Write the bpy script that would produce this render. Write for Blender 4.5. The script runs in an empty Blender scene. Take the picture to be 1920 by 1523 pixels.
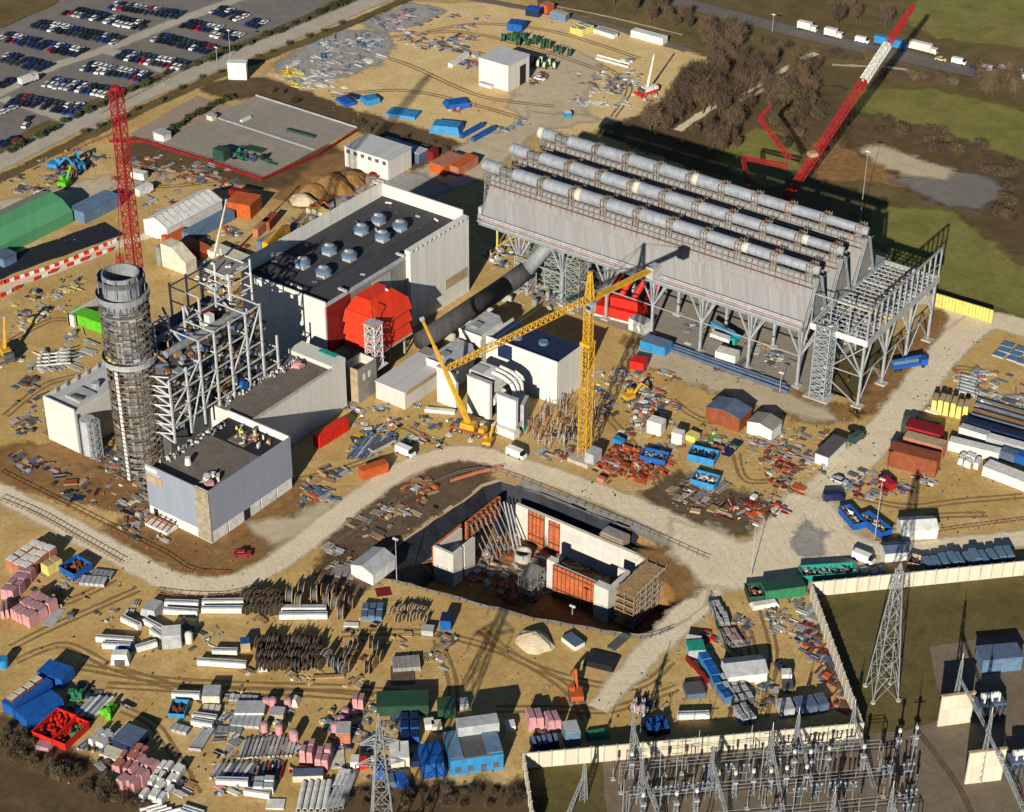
import bpy, math, random
from mathutils import Vector, geometry
R=random.Random(7)
sc=bpy.context.scene
COL=sc.collection
# ---------------------------------------------------------------- camera model (site axes: X along the condenser, Y away)
F=3560.7;TH=0.56676;RO=0.00799;H=300.0;PH=math.radians(35.4)
ct,st=math.cos(TH),math.sin(TH);cr,sr=math.cos(RO),math.sin(RO);cp,sp=math.cos(PH),math.sin(PH)
fw=(0,ct,-st);up0=(0,st,ct)
RV=(cr,sr*up0[1],sr*up0[2]);UV=(-sr,cr*up0[1],cr*up0[2])
def W(x,y,z=0.0):
    "point of the site at height z seen at photo pixel x,y"
    a=(x-960)/F;b=-(y-761.5)/F
    d=[RV[i]*a+UV[i]*b+fw[i] for i in range(3)]
    t=(z-H)/d[2];gx,gy=d[0]*t,d[1]*t
    return Vector((cp*gx-sp*gy+270,sp*gx+cp*gy-400,z))
def rotv(d): return Vector((cp*d[0]-sp*d[1],sp*d[0]+cp*d[1],d[2]))
# ---------------------------------------------------------------- materials
MATS={}
def lin(c):
    return tuple((v/12.92 if v<=.04045 else ((v+.055)/1.055)**2.4) for v in c)
class NT:
    def __init__(s,name):
        s.m=bpy.data.materials.new(name);s.m.use_nodes=True;s.t=s.m.node_tree;s.b=s.t.nodes['Principled BSDF']
    def n(s,ty,**k):
        x=s.t.nodes.new(ty)
        for a,v in k.items():
            if a.startswith('i_'): x.inputs[a[2:].replace('_',' ')].default_value=v
            else: setattr(x,a,v)
        return x
    def l(s,a,b): s.t.links.new(a,b)
    def pos(s): return s.n('ShaderNodeNewGeometry').outputs['Position']
    def obj(s): return s.n('ShaderNodeTexCoord').outputs['Object']
    def noise(s,vec,scale,detail=4,rough=.6,dist=0.0):
        x=s.n('ShaderNodeTexNoise');x.inputs['Scale'].default_value=scale;x.inputs['Detail'].default_value=detail
        x.inputs['Roughness'].default_value=rough;x.inputs['Distortion'].default_value=dist
        s.l(vec,x.inputs['Vector']);return x.outputs['Fac']
    def ramp(s,fac,stops):
        x=s.n('ShaderNodeValToRGB');e=x.color_ramp.elements
        while len(e)<len(stops): e.new(.5)
        for q,(p,c) in zip(e,stops):
            q.position=p;q.color=(c,c,c,1) if not isinstance(c,tuple) else (*c[:3],1)
        s.l(fac,x.inputs['Fac']);return x.outputs['Color']
    def mix(s,fac,a,b,mode='MIX'):
        x=s.n('ShaderNodeMix',data_type='RGBA',blend_type=mode)
        for k,v in ((0,fac),(6,a),(7,b)):
            if isinstance(v,(int,float)): x.inputs[k].default_value=v
            elif isinstance(v,tuple): x.inputs[k].default_value=(*v[:3],1)
            else: s.l(v,x.inputs[k])
        return x.outputs[2]
    def done(s,col,rough=.8,metal=0.0,bump=None,bs=.4,bd=.1):
        if isinstance(col,tuple): s.b.inputs['Base Color'].default_value=(*col[:3],1)
        else: s.l(col,s.b.inputs['Base Color'])
        s.b.inputs['Roughness'].default_value=rough;s.b.inputs['Metallic'].default_value=metal
        s.b.inputs['Specular IOR Level'].default_value=.25
        if bump is not None:
            x=s.n('ShaderNodeBump');x.inputs['Strength'].default_value=bs;x.inputs['Distance'].default_value=bd
            s.l(bump,x.inputs['Height']);s.l(x.outputs['Normal'],s.b.inputs['Normal'])
        MATS[s.m.name]=s.m;return s.m
def dk(c,f): return tuple(v*f for v in c)
def plain(name,c,rough=.7,metal=0.0,var=.34,scale=.5,dirt=None):
    "painted / weathered surface: linear base colour with stains and wear"
    if name in MATS: return MATS[name]
    t=NT(name);p=t.obj();n1=t.noise(p,scale,5,.65,.4);n2=t.noise(p,scale*7,3,.7)
    c1=t.mix(t.ramp(n1,[(.3,0.0),(.7,1.0)]),dk(c,1-var),dk(c,1+var*.35))
    c2=t.mix(t.ramp(n2,[(.48,0.0),(.72,.62)]),c1,dirt or dk(c,.55))
    return t.done(c2,rough,metal,n2,.25,.05)
def panel(name,c,bw=1.2,bh=6.0,rough=.6,metal=0.0,seam=.55,var=.12,dirt=None,flat=False):
    "sheeted wall or roof: vertical seams, per-sheet tone, streaks"
    if name in MATS: return MATS[name]
    t=NT(name);p=t.pos();x=t.n('ShaderNodeSeparateXYZ');t.l(p,x.inputs[0])
    a=t.n('ShaderNodeMath',operation='ADD');t.l(x.outputs[0],a.inputs[0]);t.l(x.outputs[1],a.inputs[1])
    cb=t.n('ShaderNodeCombineXYZ');t.l(x.outputs[0] if flat else a.outputs[0],cb.inputs[0]);t.l(x.outputs[1 if flat else 2],cb.inputs[1])
    b=t.n('ShaderNodeTexBrick');t.l(cb.outputs[0],b.inputs['Vector']);b.offset=.0
    b.inputs['Scale'].default_value=1.0;b.inputs['Brick Width'].default_value=bw;b.inputs['Row Height'].default_value=bh
    b.inputs['Mortar Size'].default_value=.06;b.inputs['Mortar Smooth'].default_value=.4
    b.inputs['Color1'].default_value=(*dk(c,1-var),1);b.inputs['Color2'].default_value=(*dk(c,1+var*.4),1);b.inputs['Mortar'].default_value=(*dk(c,seam),1)
    m=t.n('ShaderNodeMapping');m.inputs['Scale'].default_value=(1,1,1 if flat else .12);t.l(p,m.inputs[0])
    n=t.noise(m.outputs[0],.9,4,.65)
    c2=t.mix(t.ramp(n,[(.5,0.0),(.8,.45)]),b.outputs['Color'],dirt or dk(c,.6))
    return t.done(c2,rough,metal,b.outputs['Fac'],.5,-.05)
def earth(name,cols,scale=.03,rough=.95,tracks=.0,tcol=None,spots=None):
    "bare ground / grass / gravel: three octaves of patches, wheel tracks and specks"
    t=NT(name);p=t.pos()
    n1=t.noise(p,scale,6,.62,.8);n2=t.noise(p,scale*6,5,.7,.3);n3=t.noise(p,scale*45,3,.75)
    a=t.mix(t.ramp(n1,[(.36,0.0),(.62,1.0)]),cols[0],cols[1])
    b=t.mix(t.ramp(n2,[(.42,0.0),(.72,.85)]),a,cols[2])
    n4=t.noise(p,scale*2.3,5,.6,1.5);b=t.mix(t.ramp(n4,[(.55,0.0),(.75,.75)]),b,cols[3] if len(cols)>3 else cols[0])
    c=t.mix(t.ramp(n3,[(.35,.0),(.75,.6)]),b,t.mix(.5,b,(0,0,0),'MIX'))
    if tracks:
        for rz,sc2,di in ((.0,.16,9),(.9,.11,14),(2.2,.13,11)):
            m=t.n('ShaderNodeMapping');m.inputs['Rotation'].default_value=(0,0,rz);t.l(p,m.inputs[0])
            w=t.n('ShaderNodeTexWave',wave_type='BANDS',wave_profile='SIN');w.inputs['Scale'].default_value=sc2;w.inputs['Distortion'].default_value=di
            w.inputs['Detail'].default_value=2;w.inputs['Detail Scale'].default_value=.25;t.l(m.outputs[0],w.inputs['Vector'])
            k=t.ramp(w.outputs['Fac'],[(.86,0.0),(.97,1.0)])
            g=t.ramp(t.noise(p,.02+rz*.004,3,.5),[(.45,0.0),(.6,tracks)])
            f=t.mix(1.0,k,g,'MULTIPLY');c=t.mix(f,c,tcol)
    at=t.n('ShaderNodeAttribute');at.attribute_name='fade'
    ne=t.noise(p,.3,7,.82);k=t.n('ShaderNodeMath',operation='MULTIPLY_ADD');t.l(ne,k.inputs[0]);k.inputs[1].default_value=3.4;k.inputs[2].default_value=-.7
    q=t.n('ShaderNodeMath',operation='MULTIPLY');t.l(at.outputs['Fac'],q.inputs[0]);t.l(k.outputs[0],q.inputs[1])
    t.l(t.ramp(q.outputs[0],[(.12,1.0),(.8,0.0)]),t.b.inputs['Alpha'])
    return t.done(c,rough,0,n3,.6,.12)
PAL=dict(psteel=(.52,.54,.53),white=(.72,.71,.66),cream=(.66,.6,.46),lgrey=(.42,.43,.44),grey=(.25,.255,.265),dgrey=(.1,.1,.105),black=(.022,.023,.028),steel=(.26,.275,.285),galv=(.34,.365,.38),
 red=(.62,.022,.012),dred=(.2,.014,.014),crane_red=(.36,.016,.022),orange=(.52,.105,.025),rust=(.27,.075,.03),brown=(.13,.085,.05),yellow=(.66,.36,.03),pyellow=(.72,.62,.17),
 blue=(.012,.1,.38),lblue=(.035,.24,.5),navy=(.012,.025,.075),green=(.03,.2,.09),dgreen=(.025,.07,.045),lime=(.12,.5,.02),teal=(.02,.3,.22),pink=(.62,.3,.3),mauve=(.4,.24,.27),
 wood=(.38,.24,.11),tan=(.45,.33,.19),silver=(.58,.61,.66),conc=(.46,.43,.37),dconc=(.27,.255,.23),gblue=(.12,.2,.3),slate=(.1,.14,.22),salmon=(.45,.17,.1))
ROUGH=dict(silver=(.3,.5),galv=(.5,.0),steel=(.55,.0),red=(.5,0),white=(.55,0))
def C(n):
    r,m=ROUGH.get(n,(.65,0.0));return plain('paint_'+n,PAL[n],r,m)
sand=earth('sand',[(.55,.36,.118),(.63,.435,.175),(.44,.27,.083),(.74,.55,.28)],.018,tracks=.22,tcol=(.29,.19,.08))
grass=earth('rough_grass',[(.13,.1,.035),(.185,.13,.05),(.085,.07,.024),(.22,.15,.07)],.014)
greenf=earth('green_field',[(.2,.205,.042),(.27,.22,.066),(.125,.135,.03),(.31,.23,.088)],.013)
scrubg=earth('scrub_earth',[(.11,.072,.032),(.15,.095,.042),(.07,.05,.024),(.19,.125,.06)],.03)
sygrass=earth('substation_grass',[(.12,.1,.03),(.16,.12,.042),(.075,.07,.02),(.18,.125,.05)],.03)
rut=earth('wheel_rut_soil',[(.27,.165,.06),(.32,.2,.08),(.22,.135,.05),(.36,.24,.11)],.08)
haul=earth('haul_road_gravel',[(.78,.655,.455),(.83,.71,.51),(.7,.575,.385),(.86,.75,.555)],.03,tracks=.25,tcol=(.45,.36,.24))
asphalt=earth('car_park_asphalt',[(.2,.182,.165),(.235,.21,.185),(.165,.15,.135),(.25,.22,.185)],.03)
roadgrey=earth('road_surface',[(.47,.42,.34),(.52,.47,.38),(.4,.35,.28),(.56,.5,.41)],.02)
mway=earth('highway_asphalt',[(.16,.14,.125),(.185,.16,.14),(.14,.12,.11),(.2,.17,.15)],.02)
padm=earth('concrete_pad',[(.3,.27,.22),(.36,.31,.25),(.25,.235,.2),(.4,.32,.24)],.04)
padt=earth('tan_pad',[(.36,.27,.2),(.4,.3,.22),(.3,.23,.17),(.43,.33,.25)],.04)
gravel=earth('grey_gravel',[(.36,.34,.31),(.42,.4,.37),(.25,.23,.21),(.5,.47,.43)],.09)
clay=earth('turned_clay',[(.26,.13,.04),(.34,.19,.07),(.16,.085,.03),(.42,.26,.11)],.06)
darkdirt=earth('dark_dirt',[(.12,.08,.045),(.17,.115,.065),(.075,.052,.033),(.22,.15,.085)],.07)
farsand=earth('dry_far_sand',[(.72,.51,.225),(.8,.6,.3),(.62,.42,.17),(.85,.67,.4)],.02,tracks=.3,tcol=(.4,.28,.13))
palesand=earth('pale_sand',[(.55,.45,.3),(.62,.52,.36),(.47,.37,.22),(.66,.57,.42)],.05)
yardg=earth('switchyard_gravel',[(.19,.15,.105),(.23,.18,.125),(.15,.115,.08),(.25,.2,.14)],.05)
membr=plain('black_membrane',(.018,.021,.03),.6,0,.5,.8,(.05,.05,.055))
olivew=plain('olive_flat',(.105,.085,.03),.6,0,.2,.1)
# ---------------------------------------------------------------- mesh builder
class MB:
    def __init__(s): s.v=[];s.f=[];s.m=[];s.names=[]
    def mi(s,mat):
        if isinstance(mat,str): mat=C(mat)
        if mat not in s.names: s.names.append(mat)
        return s.names.index(mat)
    def add(s,vs,fs,mat):
        k=len(s.v);i=s.mi(mat);s.v+=[tuple(q) for q in vs];s.f+=[tuple(k+j for j in f) for f in fs];s.m+=[i]*len(fs);return s
    BF=[(0,3,2,1),(4,5,6,7),(0,1,5,4),(1,2,6,5),(2,3,7,6),(3,0,4,7)]
    def hexa(s,p,mat): return s.add(p,s.BF,mat)
    def box(s,x0,x1,y0,y1,z0,z1,mat): return s.hexa([(x0,y0,z0),(x1,y0,z0),(x1,y1,z0),(x0,y1,z0),(x0,y0,z1),(x1,y0,z1),(x1,y1,z1),(x0,y1,z1)],mat)
    def obox(s,c,d,L,Wd,z0,z1,mat,tap=0.0):
        d=Vector((d[0],d[1],0)).normalized();n=Vector((-d.y,d.x,0));P=[]
        for z,t in ((z0,0.0),(z1,tap)):
            for a,b in ((-1,-1),(1,-1),(1,1),(-1,1)):
                q=Vector((c[0],c[1],0))+d*a*(L/2-t)+n*b*(Wd/2-t);P.append((q.x,q.y,z))
        return s.hexa(P,mat)
    def beam(s,p,q,w,mat,w2=None):
        p=Vector(p);q=Vector(q);d=q-p
        if d.length<1e-4: return s
        d.normalize();a=d.cross(Vector((0,0,1)))
        if a.length<.05: a=Vector((1,0,0))
        a.normalize();b=d.cross(a);h=w/2;h2=(w2 or w)/2
        P=[p-a*h-b*h,p+a*h-b*h,p+a*h+b*h,p-a*h+b*h,q-a*h2-b*h2,q+a*h2-b*h2,q+a*h2+b*h2,q-a*h2+b*h2]
        return s.add(P,[(0,1,2,3),(7,6,5,4),(0,4,5,1),(1,5,6,2),(2,6,7,3),(3,7,4,0)],mat)
    def cyl(s,p,q,r,mat,n=12,r2=None,caps=True):
        p=Vector(p);q=Vector(q);d=(q-p).normalized();a=d.cross(Vector((0,0,1)))
        if a.length<.05: a=Vector((1,0,0))
        a.normalize();b=d.cross(a);r2=r if r2 is None else r2;P=[]
        for o,rr in ((p,r),(q,r2)):
            for i in range(n):
                t=2*math.pi*i/n;P.append(o+a*math.cos(t)*rr+b*math.sin(t)*rr)
        fs=[(i,n+i,n+(i+1)%n,(i+1)%n) for i in range(n)]
        if caps: fs+=[tuple(range(n)),tuple(range(2*n-1,n-1,-1))]
        return s.add(P,fs,mat)
    def prism(s,poly,z0,z1,mat,top=None):
        n=len(poly);ar=sum(poly[i][0]*poly[(i+1)%n][1]-poly[(i+1)%n][0]*poly[i][1] for i in range(n))
        if ar<0: poly=poly[::-1]
        P=[(p[0],p[1],z0) for p in poly]+[(p[0],p[1],z1) for p in poly]
        s.add(P,[(i,(i+1)%n,n+(i+1)%n,n+i) for i in range(n)]+[tuple(range(n-1,-1,-1))],mat)
        return s.add([(p[0],p[1],z1) for p in poly],[tuple(range(n))],top or mat)
    def sheet(s,poly,z,mat,holes=()):
        loops=[[Vector((p[0],p[1],0)) for p in poly]]+[[Vector((p[0],p[1],0)) for p in h] for h in holes]
        flat=[q for l in loops for q in l];tri=geometry.tessellate_polygon(loops);out=[]
        for t in tri:
            a,b,c=(flat[i] for i in t)
            out.append(t if (b-a).cross(c-a).z>0 else t[::-1])
        return s.add([(q.x,q.y,z) for q in flat],out,mat)
    def lattice(s,p,q,w0,w1,bays,tk,mat,cross=True):
        p=Vector(p);q=Vector(q);d=(q-p).normalized();a=d.cross(Vector((0,0,1)))
        if a.length<.2: a=Vector((1,0,0))
        a.normalize();b=d.cross(a);rings=[]
        for i in range(bays+1):
            t=i/bays;h=(w0+(w1-w0)*t)/2;o=p.lerp(q,t)
            rings.append([o+a*h*x+b*h*y for x,y in ((-1,-1),(1,-1),(1,1),(-1,1))])
        for k in range(4): s.beam(rings[0][k],rings[-1][k],tk,mat)
        for i in range(bays):
            for k in range(4):
                k2=(k+1)%4
                s.beam(rings[i][k],rings[i+1][k2],tk*.65,mat)
                if cross: s.beam(rings[i][k2],rings[i+1][k],tk*.65,mat)
                s.beam(rings[i+1][k],rings[i+1][k2],tk*.65,mat)
        return s
    def build(s,name,parent=None,smooth=False):
        me=bpy.data.meshes.new(name);o=bpy.data.objects.new(name,me);COL.objects.link(o)
        off=Vector((0,0,0))
        if parent is not None:
            o.parent=parent;r=parent
            while r is not None: off+=r.location;r=r.parent
        me.from_pydata([(v[0]-off.x,v[1]-off.y,v[2]-off.z) for v in s.v],[],s.f)
        for m in s.names: me.materials.append(m)
        me.polygons.foreach_set('material_index',s.m)
        if smooth: me.polygons.foreach_set('use_smooth',[True]*len(s.f))
        me.update();return o
def tag(o,label=None,cat=None,group=None,kind=None):
    if label:
        o['label']=label
        if len(label.split())>16: print('LONG',len(label.split()),label)
    if cat: o['category']=cat
    if group: o['group']=group
    if kind: o['kind']=kind
    return o
def thing(name,label,cat,loc,group=None,rz=0.0):
    o=bpy.data.objects.new(name,None);COL.objects.link(o);o.empty_display_size=.5
    o.location=(loc[0],loc[1],loc[2] if len(loc)>2 else 0);o.rotation_euler=(0,0,rz);return tag(o,label,cat,group)
def kids(o): return [c for c in ALLKIDS.get(o.name,[])] or list(o.children)
ALLKIDS={}
def dup(o,loc,rz,label,group=None,scale=None):
    "copy of a thing with its parts and sub-parts"
    r=o.copy();COL.objects.link(r);r.location=loc;r.rotation_euler=(0,0,rz);tag(r,label)
    if group: r['group']=group
    if scale: r.scale=scale
    for ch in kids(o):
        c=ch.copy();COL.objects.link(c);c.parent=r
        for g in kids(ch):
            d=g.copy();COL.objects.link(d);d.parent=c
    return r
def single(name,mb,label,cat,loc,group=None,rz=0.0):
    "a thing that is one mesh, built round the origin"
    o=mb.build(name);o.location=(loc[0],loc[1],loc[2] if len(loc)>2 else 0);o.rotation_euler=(0,0,rz);return tag(o,label,cat,group)
ORD='first second third fourth fifth sixth seventh eighth ninth tenth eleventh twelfth thirteenth fourteenth fifteenth sixteenth seventeenth eighteenth nineteenth twentieth'.split();ORD+=['twenty-'+o for o in ORD[:9]]+['thirtieth']+['thirty-'+o for o in ORD[:9]]
def nth(i,n=None):
    if n is not None and n>1:
        if i==0: return 'leftmost'
        if i==n-1: return 'rightmost'
    return ORD[i]
def spline(pts,sub=8):
    out=[];n=len(pts)
    for i in range(n-1):
        p0,p1,p2,p3=pts[max(i-1,0)],pts[i],pts[i+1],pts[min(i+2,n-1)]
        for k in range(sub):
            t=k/sub;out.append(.5*((2*p1)+(p2-p0)*t+(2*p0-5*p1+4*p2-p3)*t*t+(3*p1-p0-3*p2+p3)*t**3))
    out.append(pts[-1]);return out
def px(*pts): return [W(a,b) for a,b in pts]
def jag(poly,amp=.8,step=4.0):
    "irregular edge for a patch of ground"
    out=[];n=len(poly)
    for i in range(n):
        a,b=(Vector((e[0],e[1],0)) for e in (poly[i],poly[(i+1)%n]));k=max(1,int((b-a).length/step))
        if (b-a).length>400: k=1
        for j in range(k):
            q=a.lerp(b,j/k)
            if j or k>1: q=q+Vector((R.uniform(-amp,amp),R.uniform(-amp,amp),0))
            out.append(q)
    return out
def fadeset(o,vals):
    a=o.data.attributes.new('fade','FLOAT','POINT');a.data.foreach_set('value',vals);return o
def strip(name,pts,w,z,mat,kind='structure',edge=.25,wf=None,soft=2.4):
    c=spline(pts,8);m=MB();L=[];n=len(c)
    for i in range(n):
        d=(c[min(i+1,n-1)]-c[max(i-1,0)]);d.z=0;d.normalize();q=Vector((-d.y,d.x,0));ww=w if wf is None else w*wf(i/(n-1))
        ea,eb=R.uniform(-edge,edge),R.uniform(-edge,edge);sf=min(soft,w*.4)
        L.append((c[i]+q*(ww/2+ea+sf*.6),c[i]+q*(ww/2+ea-sf*.4),c[i]-q*(ww/2+eb-sf*.4),c[i]-q*(ww/2+eb+sf*.6)))
    vs=[(p.x,p.y,z) for a in L for p in a]
    m.add(vs,[(4*i+j,4*i+j+1,4*i+j+5,4*i+j+4) for i in range(n-1) for j in range(3)],mat);return tag(fadeset(m.build(name),[1,0,0,1]*n),kind=kind)
def patch(name,pts,z,mat,amp=.8,step=4.0,kind='structure',soft=None):
    m=MB();P=[Vector((p[0],p[1],0)) for p in (jag(pts,amp,step) if amp else pts)];n=len(P)
    soft=(5.0 if amp>=.7 else .5) if soft is None else soft
    if sum(P[i].x*P[(i+1)%n].y-P[(i+1)%n].x*P[i].y for i in range(n))<0: P=P[::-1]
    O=[]
    for i in range(n):
        d=P[(i+2)%n]-P[i-2];d=d.normalized() if d.length>1e-3 else Vector((1,0,0));O.append(P[i]+Vector((d.y,-d.x,0))*soft*R.uniform(.6,1.4))
    m.sheet(P,z,mat);b=len(m.v)
    m.add([(p.x,p.y,z) for p in P]+[(p.x,p.y,z) for p in O],[(i,n+i,n+(i+1)%n,(i+1)%n) for i in range(n)],mat)
    return tag(fadeset(m.build(name),[0]*b+[0]*n+[1]*n),kind=kind)
# ================================================================ ground, roads
PIT=px((690,1080),(740,1030),(905,913),(938,903),(985,915),(1100,957),(1180,990),(1240,1035),(1262,1072),(1300,1098),(1328,1105),(1318,1135),(1262,1175),(1200,1192),(1100,1175),(1000,1160),(900,1132),(800,1103),(735,1088))
PITJ=jag(PIT,.5,4)
BASIN=[(62.5,46.5),(80,46.5),(80,88),(62.5,88)]
big=3000
m=MB();m.sheet([(-big,-big),(big,-big),(big,big),(-big,big)],0,grass,[PITJ,BASIN]);tag(m.build('ground'),kind='structure')
SAND=px((-60,480),(-20,320),(5,314),(440,108),(690,8),(765,-40),(1000,-20),(1010,15),(1120,45),(1240,85),(1342,112),(1325,130),(1290,150),(1225,195),(1200,215),(1130,235),(1125,252),(1300,315),(1420,372),(1640,462),(1745,548),(1860,585),(1930,605),(2050,650),(2050,1040),(1920,1062),(1515,1108),(1608,1362),(988,1424),(985,1480),(900,1470),(800,1478),(735,1465),(650,1475),(610,1560),(330,1560),(230,1480),(90,1398),(0,1352),(-80,1290))
m=MB();m.sheet(jag(SAND,.9,5),.04,sand,[PITJ,BASIN]);tag(m.build('sand_yard_ground'),kind='structure')
# pit: slopes and floor
def pit():
    cen=sum(PIT,Vector((0,0,0)))/len(PIT);n=len(PITJ);m=MB();zs=[(0,1.0),(-1.5,.97),(-6,.885),(-11,.80)]
    rings=[]
    for z,s in zs:
        rings.append([Vector((cen.x+(p.x-cen.x)*s,cen.y+(p.y-cen.y)*s,z+(R.uniform(-.4,.4) if 0>z>-11 else (.0 if z<0 else .04)))) for p in PITJ])
    for a,b in zip(rings,rings[1:]):
        for i in range(n):
            j=(i+1)%n;q=(a[i]+a[j])/2
            dark=(q.x<16.5 and q.y<-52) or (q.y<-86 and q.x<40) or (q.y>-55 and q.x<64)  # membrane lining; on the far slope's right part it paints in shade
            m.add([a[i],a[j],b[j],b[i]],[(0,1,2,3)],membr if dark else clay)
    m.sheet(rings[-1],-11,clay);tag(m.build('excavation_ground'),kind='structure')
    # pale crumbled rim
    k=MB()
    for i in range(n):
        j=(i+1)%n
        def o(p,s): return (cen.x+(p.x-cen.x)*s,cen.y+(p.y-cen.y)*s,.09)
        w=R.uniform(1.004,1.034);k.add([o(PITJ[i],.997),o(PITJ[j],.997),o(PITJ[j],w),o(PITJ[i],w)],[(0,3,2,1)],palesand)
    tag(k.build('pit_rim_ground'),kind='structure')
pit()
# condenser basin floor
m=MB()
x0,y0=BASIN[0];x1,y1=BASIN[2]
m.add([(x0,y0,.04),(x1,y0,.04),(x1,y1,.04),(x0,y1,.04),(x0,y0,-1.6),(x1,y0,-1.6),(x1,y1,-1.6),(x0,y1,-1.6)],[(4,5,6,7),(0,4,7,3),(1,2,6,5),(0,1,5,4),(3,7,6,2)],olivew)
tag(m.build('basin_floor'),kind='structure')
patch('condenser_slab_ground',[(-52,41.5),(62.3,41.5),(62.3,95),(-52,95)],.075,padm,.3,6)
# haul roads
RA=px((-120,872),(-40,908),(20,935),(120,985),(220,1040),(310,1085),(385,1100),(450,1090),(530,1048),(640,962),(740,890),(830,855),(890,852),(960,870),(1080,910),(1200,957),(1320,1012),(1420,1045),(1500,1048))
strip('haul_road',RA,8.6,.10,haul,edge=.35,wf=lambda t:.86+.22*max(0,min(1,(t-.7)*6)))
RB=px((1410,1075),(1478,990),(1532,930),(1604,866),(1688,772),(1754,684),(1812,624),(1862,602),(1960,628),(2100,665))
strip('haul_road_east',RB,10.5,.12,haul,edge=.3)
RC=px((1430,1062),(1540,1058),(1650,1040),(1750,1026),(1930,1008),(2100,985))
strip('haul_road_south',RC,6.4,.14,haul,edge=.3)
strip('dirt_road',px((1345,1075),(1300,1140),(1230,1210),(1160,1285),(1120,1330)),8.0,.085,haul,edge=.5,wf=lambda t:1.1-.5*t)
patch('junction_ground',px((1270,985),(1400,1028),(1490,930),(1548,950),(1590,1008),(1650,1028),(1590,1062),(1510,1075),(1440,1098),(1330,1095),(1275,1040)),.16,haul,.7,3)
strip('yard_track_road',px((975,905),(1080,945),(1200,992),(1310,1045),(1400,1075)),3.4,.09,gravel,edge=.3)
strip('east_junction_road',px((1780,650),(1800,595),(1765,568),(1700,560)),7,.09,haul,edge=.5)
# west road, verge and car park
strip('access_road',px((-200,390),(-60,330),(5,303),(160,226),(330,152),(560,60),(690,6),(820,-50),(1100,-160)),10.5,.10,roadgrey,edge=.2)
strip('verge_ground',px((-100,385),(5,334),(150,262),(330,176),(460,122),(590,72),(700,26),(800,-18)),5.0,.07,grass,edge=.6)
patch('car_park_ground',px((-400,255),(5,268),(130,205),(330,125),(540,42),(640,-5),(900,-120),(-100,-120),(-60,60),(5,52),(110,5),(60,-60),(-400,60)),.05,asphalt,.5,8)
strip('car_park_aisle_road',px((-60,205),(5,172),(100,125),(200,92),(320,45),(440,0),(560,-50)),6.5,.08,roadgrey,edge=.3)
strip('car_park_lane_road',px((200,96),(260,112),(335,142),(370,150)),6,.095,roadgrey,edge=.3)
strip('car_park_link_road',px((5,185),(70,205),(140,228),(190,236)),6,.095,roadgrey,edge=.3)
strip('hedge_verge_ground',px((5,292),(120,238),(300,152),(420,106),(560,45),(650,5),(760,-40)),3.6,.075,scrubg,edge=.7)
patch('grass_strip_ground',px((385,166),(440,148),(500,150),(640,205),(760,240),(870,278),(955,248),(975,240),(900,300),(860,330),(790,330),(740,262),(668,238),(480,176),(430,180)),.06,scrubg,.9,4)
patch('grass_bank_ground',px((265,258),(480,330),(600,270),(700,330),(620,340),(520,350),(470,345),(240,300)),.055,scrubg,.8,4)
patch('tan_pad_ground',px((245,252),(370,180),(440,200),(290,268)),.08,padt,.2,5)
m=MB();PADP=[(-217,109.5),(-165.3,109.5),(-165.3,55),(-217,55)]
m.prism(PADP,-.3,.45,padm);tag(m.build('concrete_pad_ground'),kind='structure')
m=MB();m.box(-217,-165.3,84,85.2,.46,.75,'lgrey');m.box(-217,-165.5,109,109.6,.46,.9,'lgrey');tag(m.build('pad_kerb_ground'),kind='structure')
patch('far_sand_ground',px((505,140),(600,72),(690,20),(770,5),(1000,12),(1115,45),(1235,84),(1335,114),(1320,130),(1285,150),(1220,195),(1195,213),(1125,230),(1110,245),(1000,250),(960,235),(880,268),(760,235),(640,192)),.0485,farsand,1.0,4)
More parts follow.
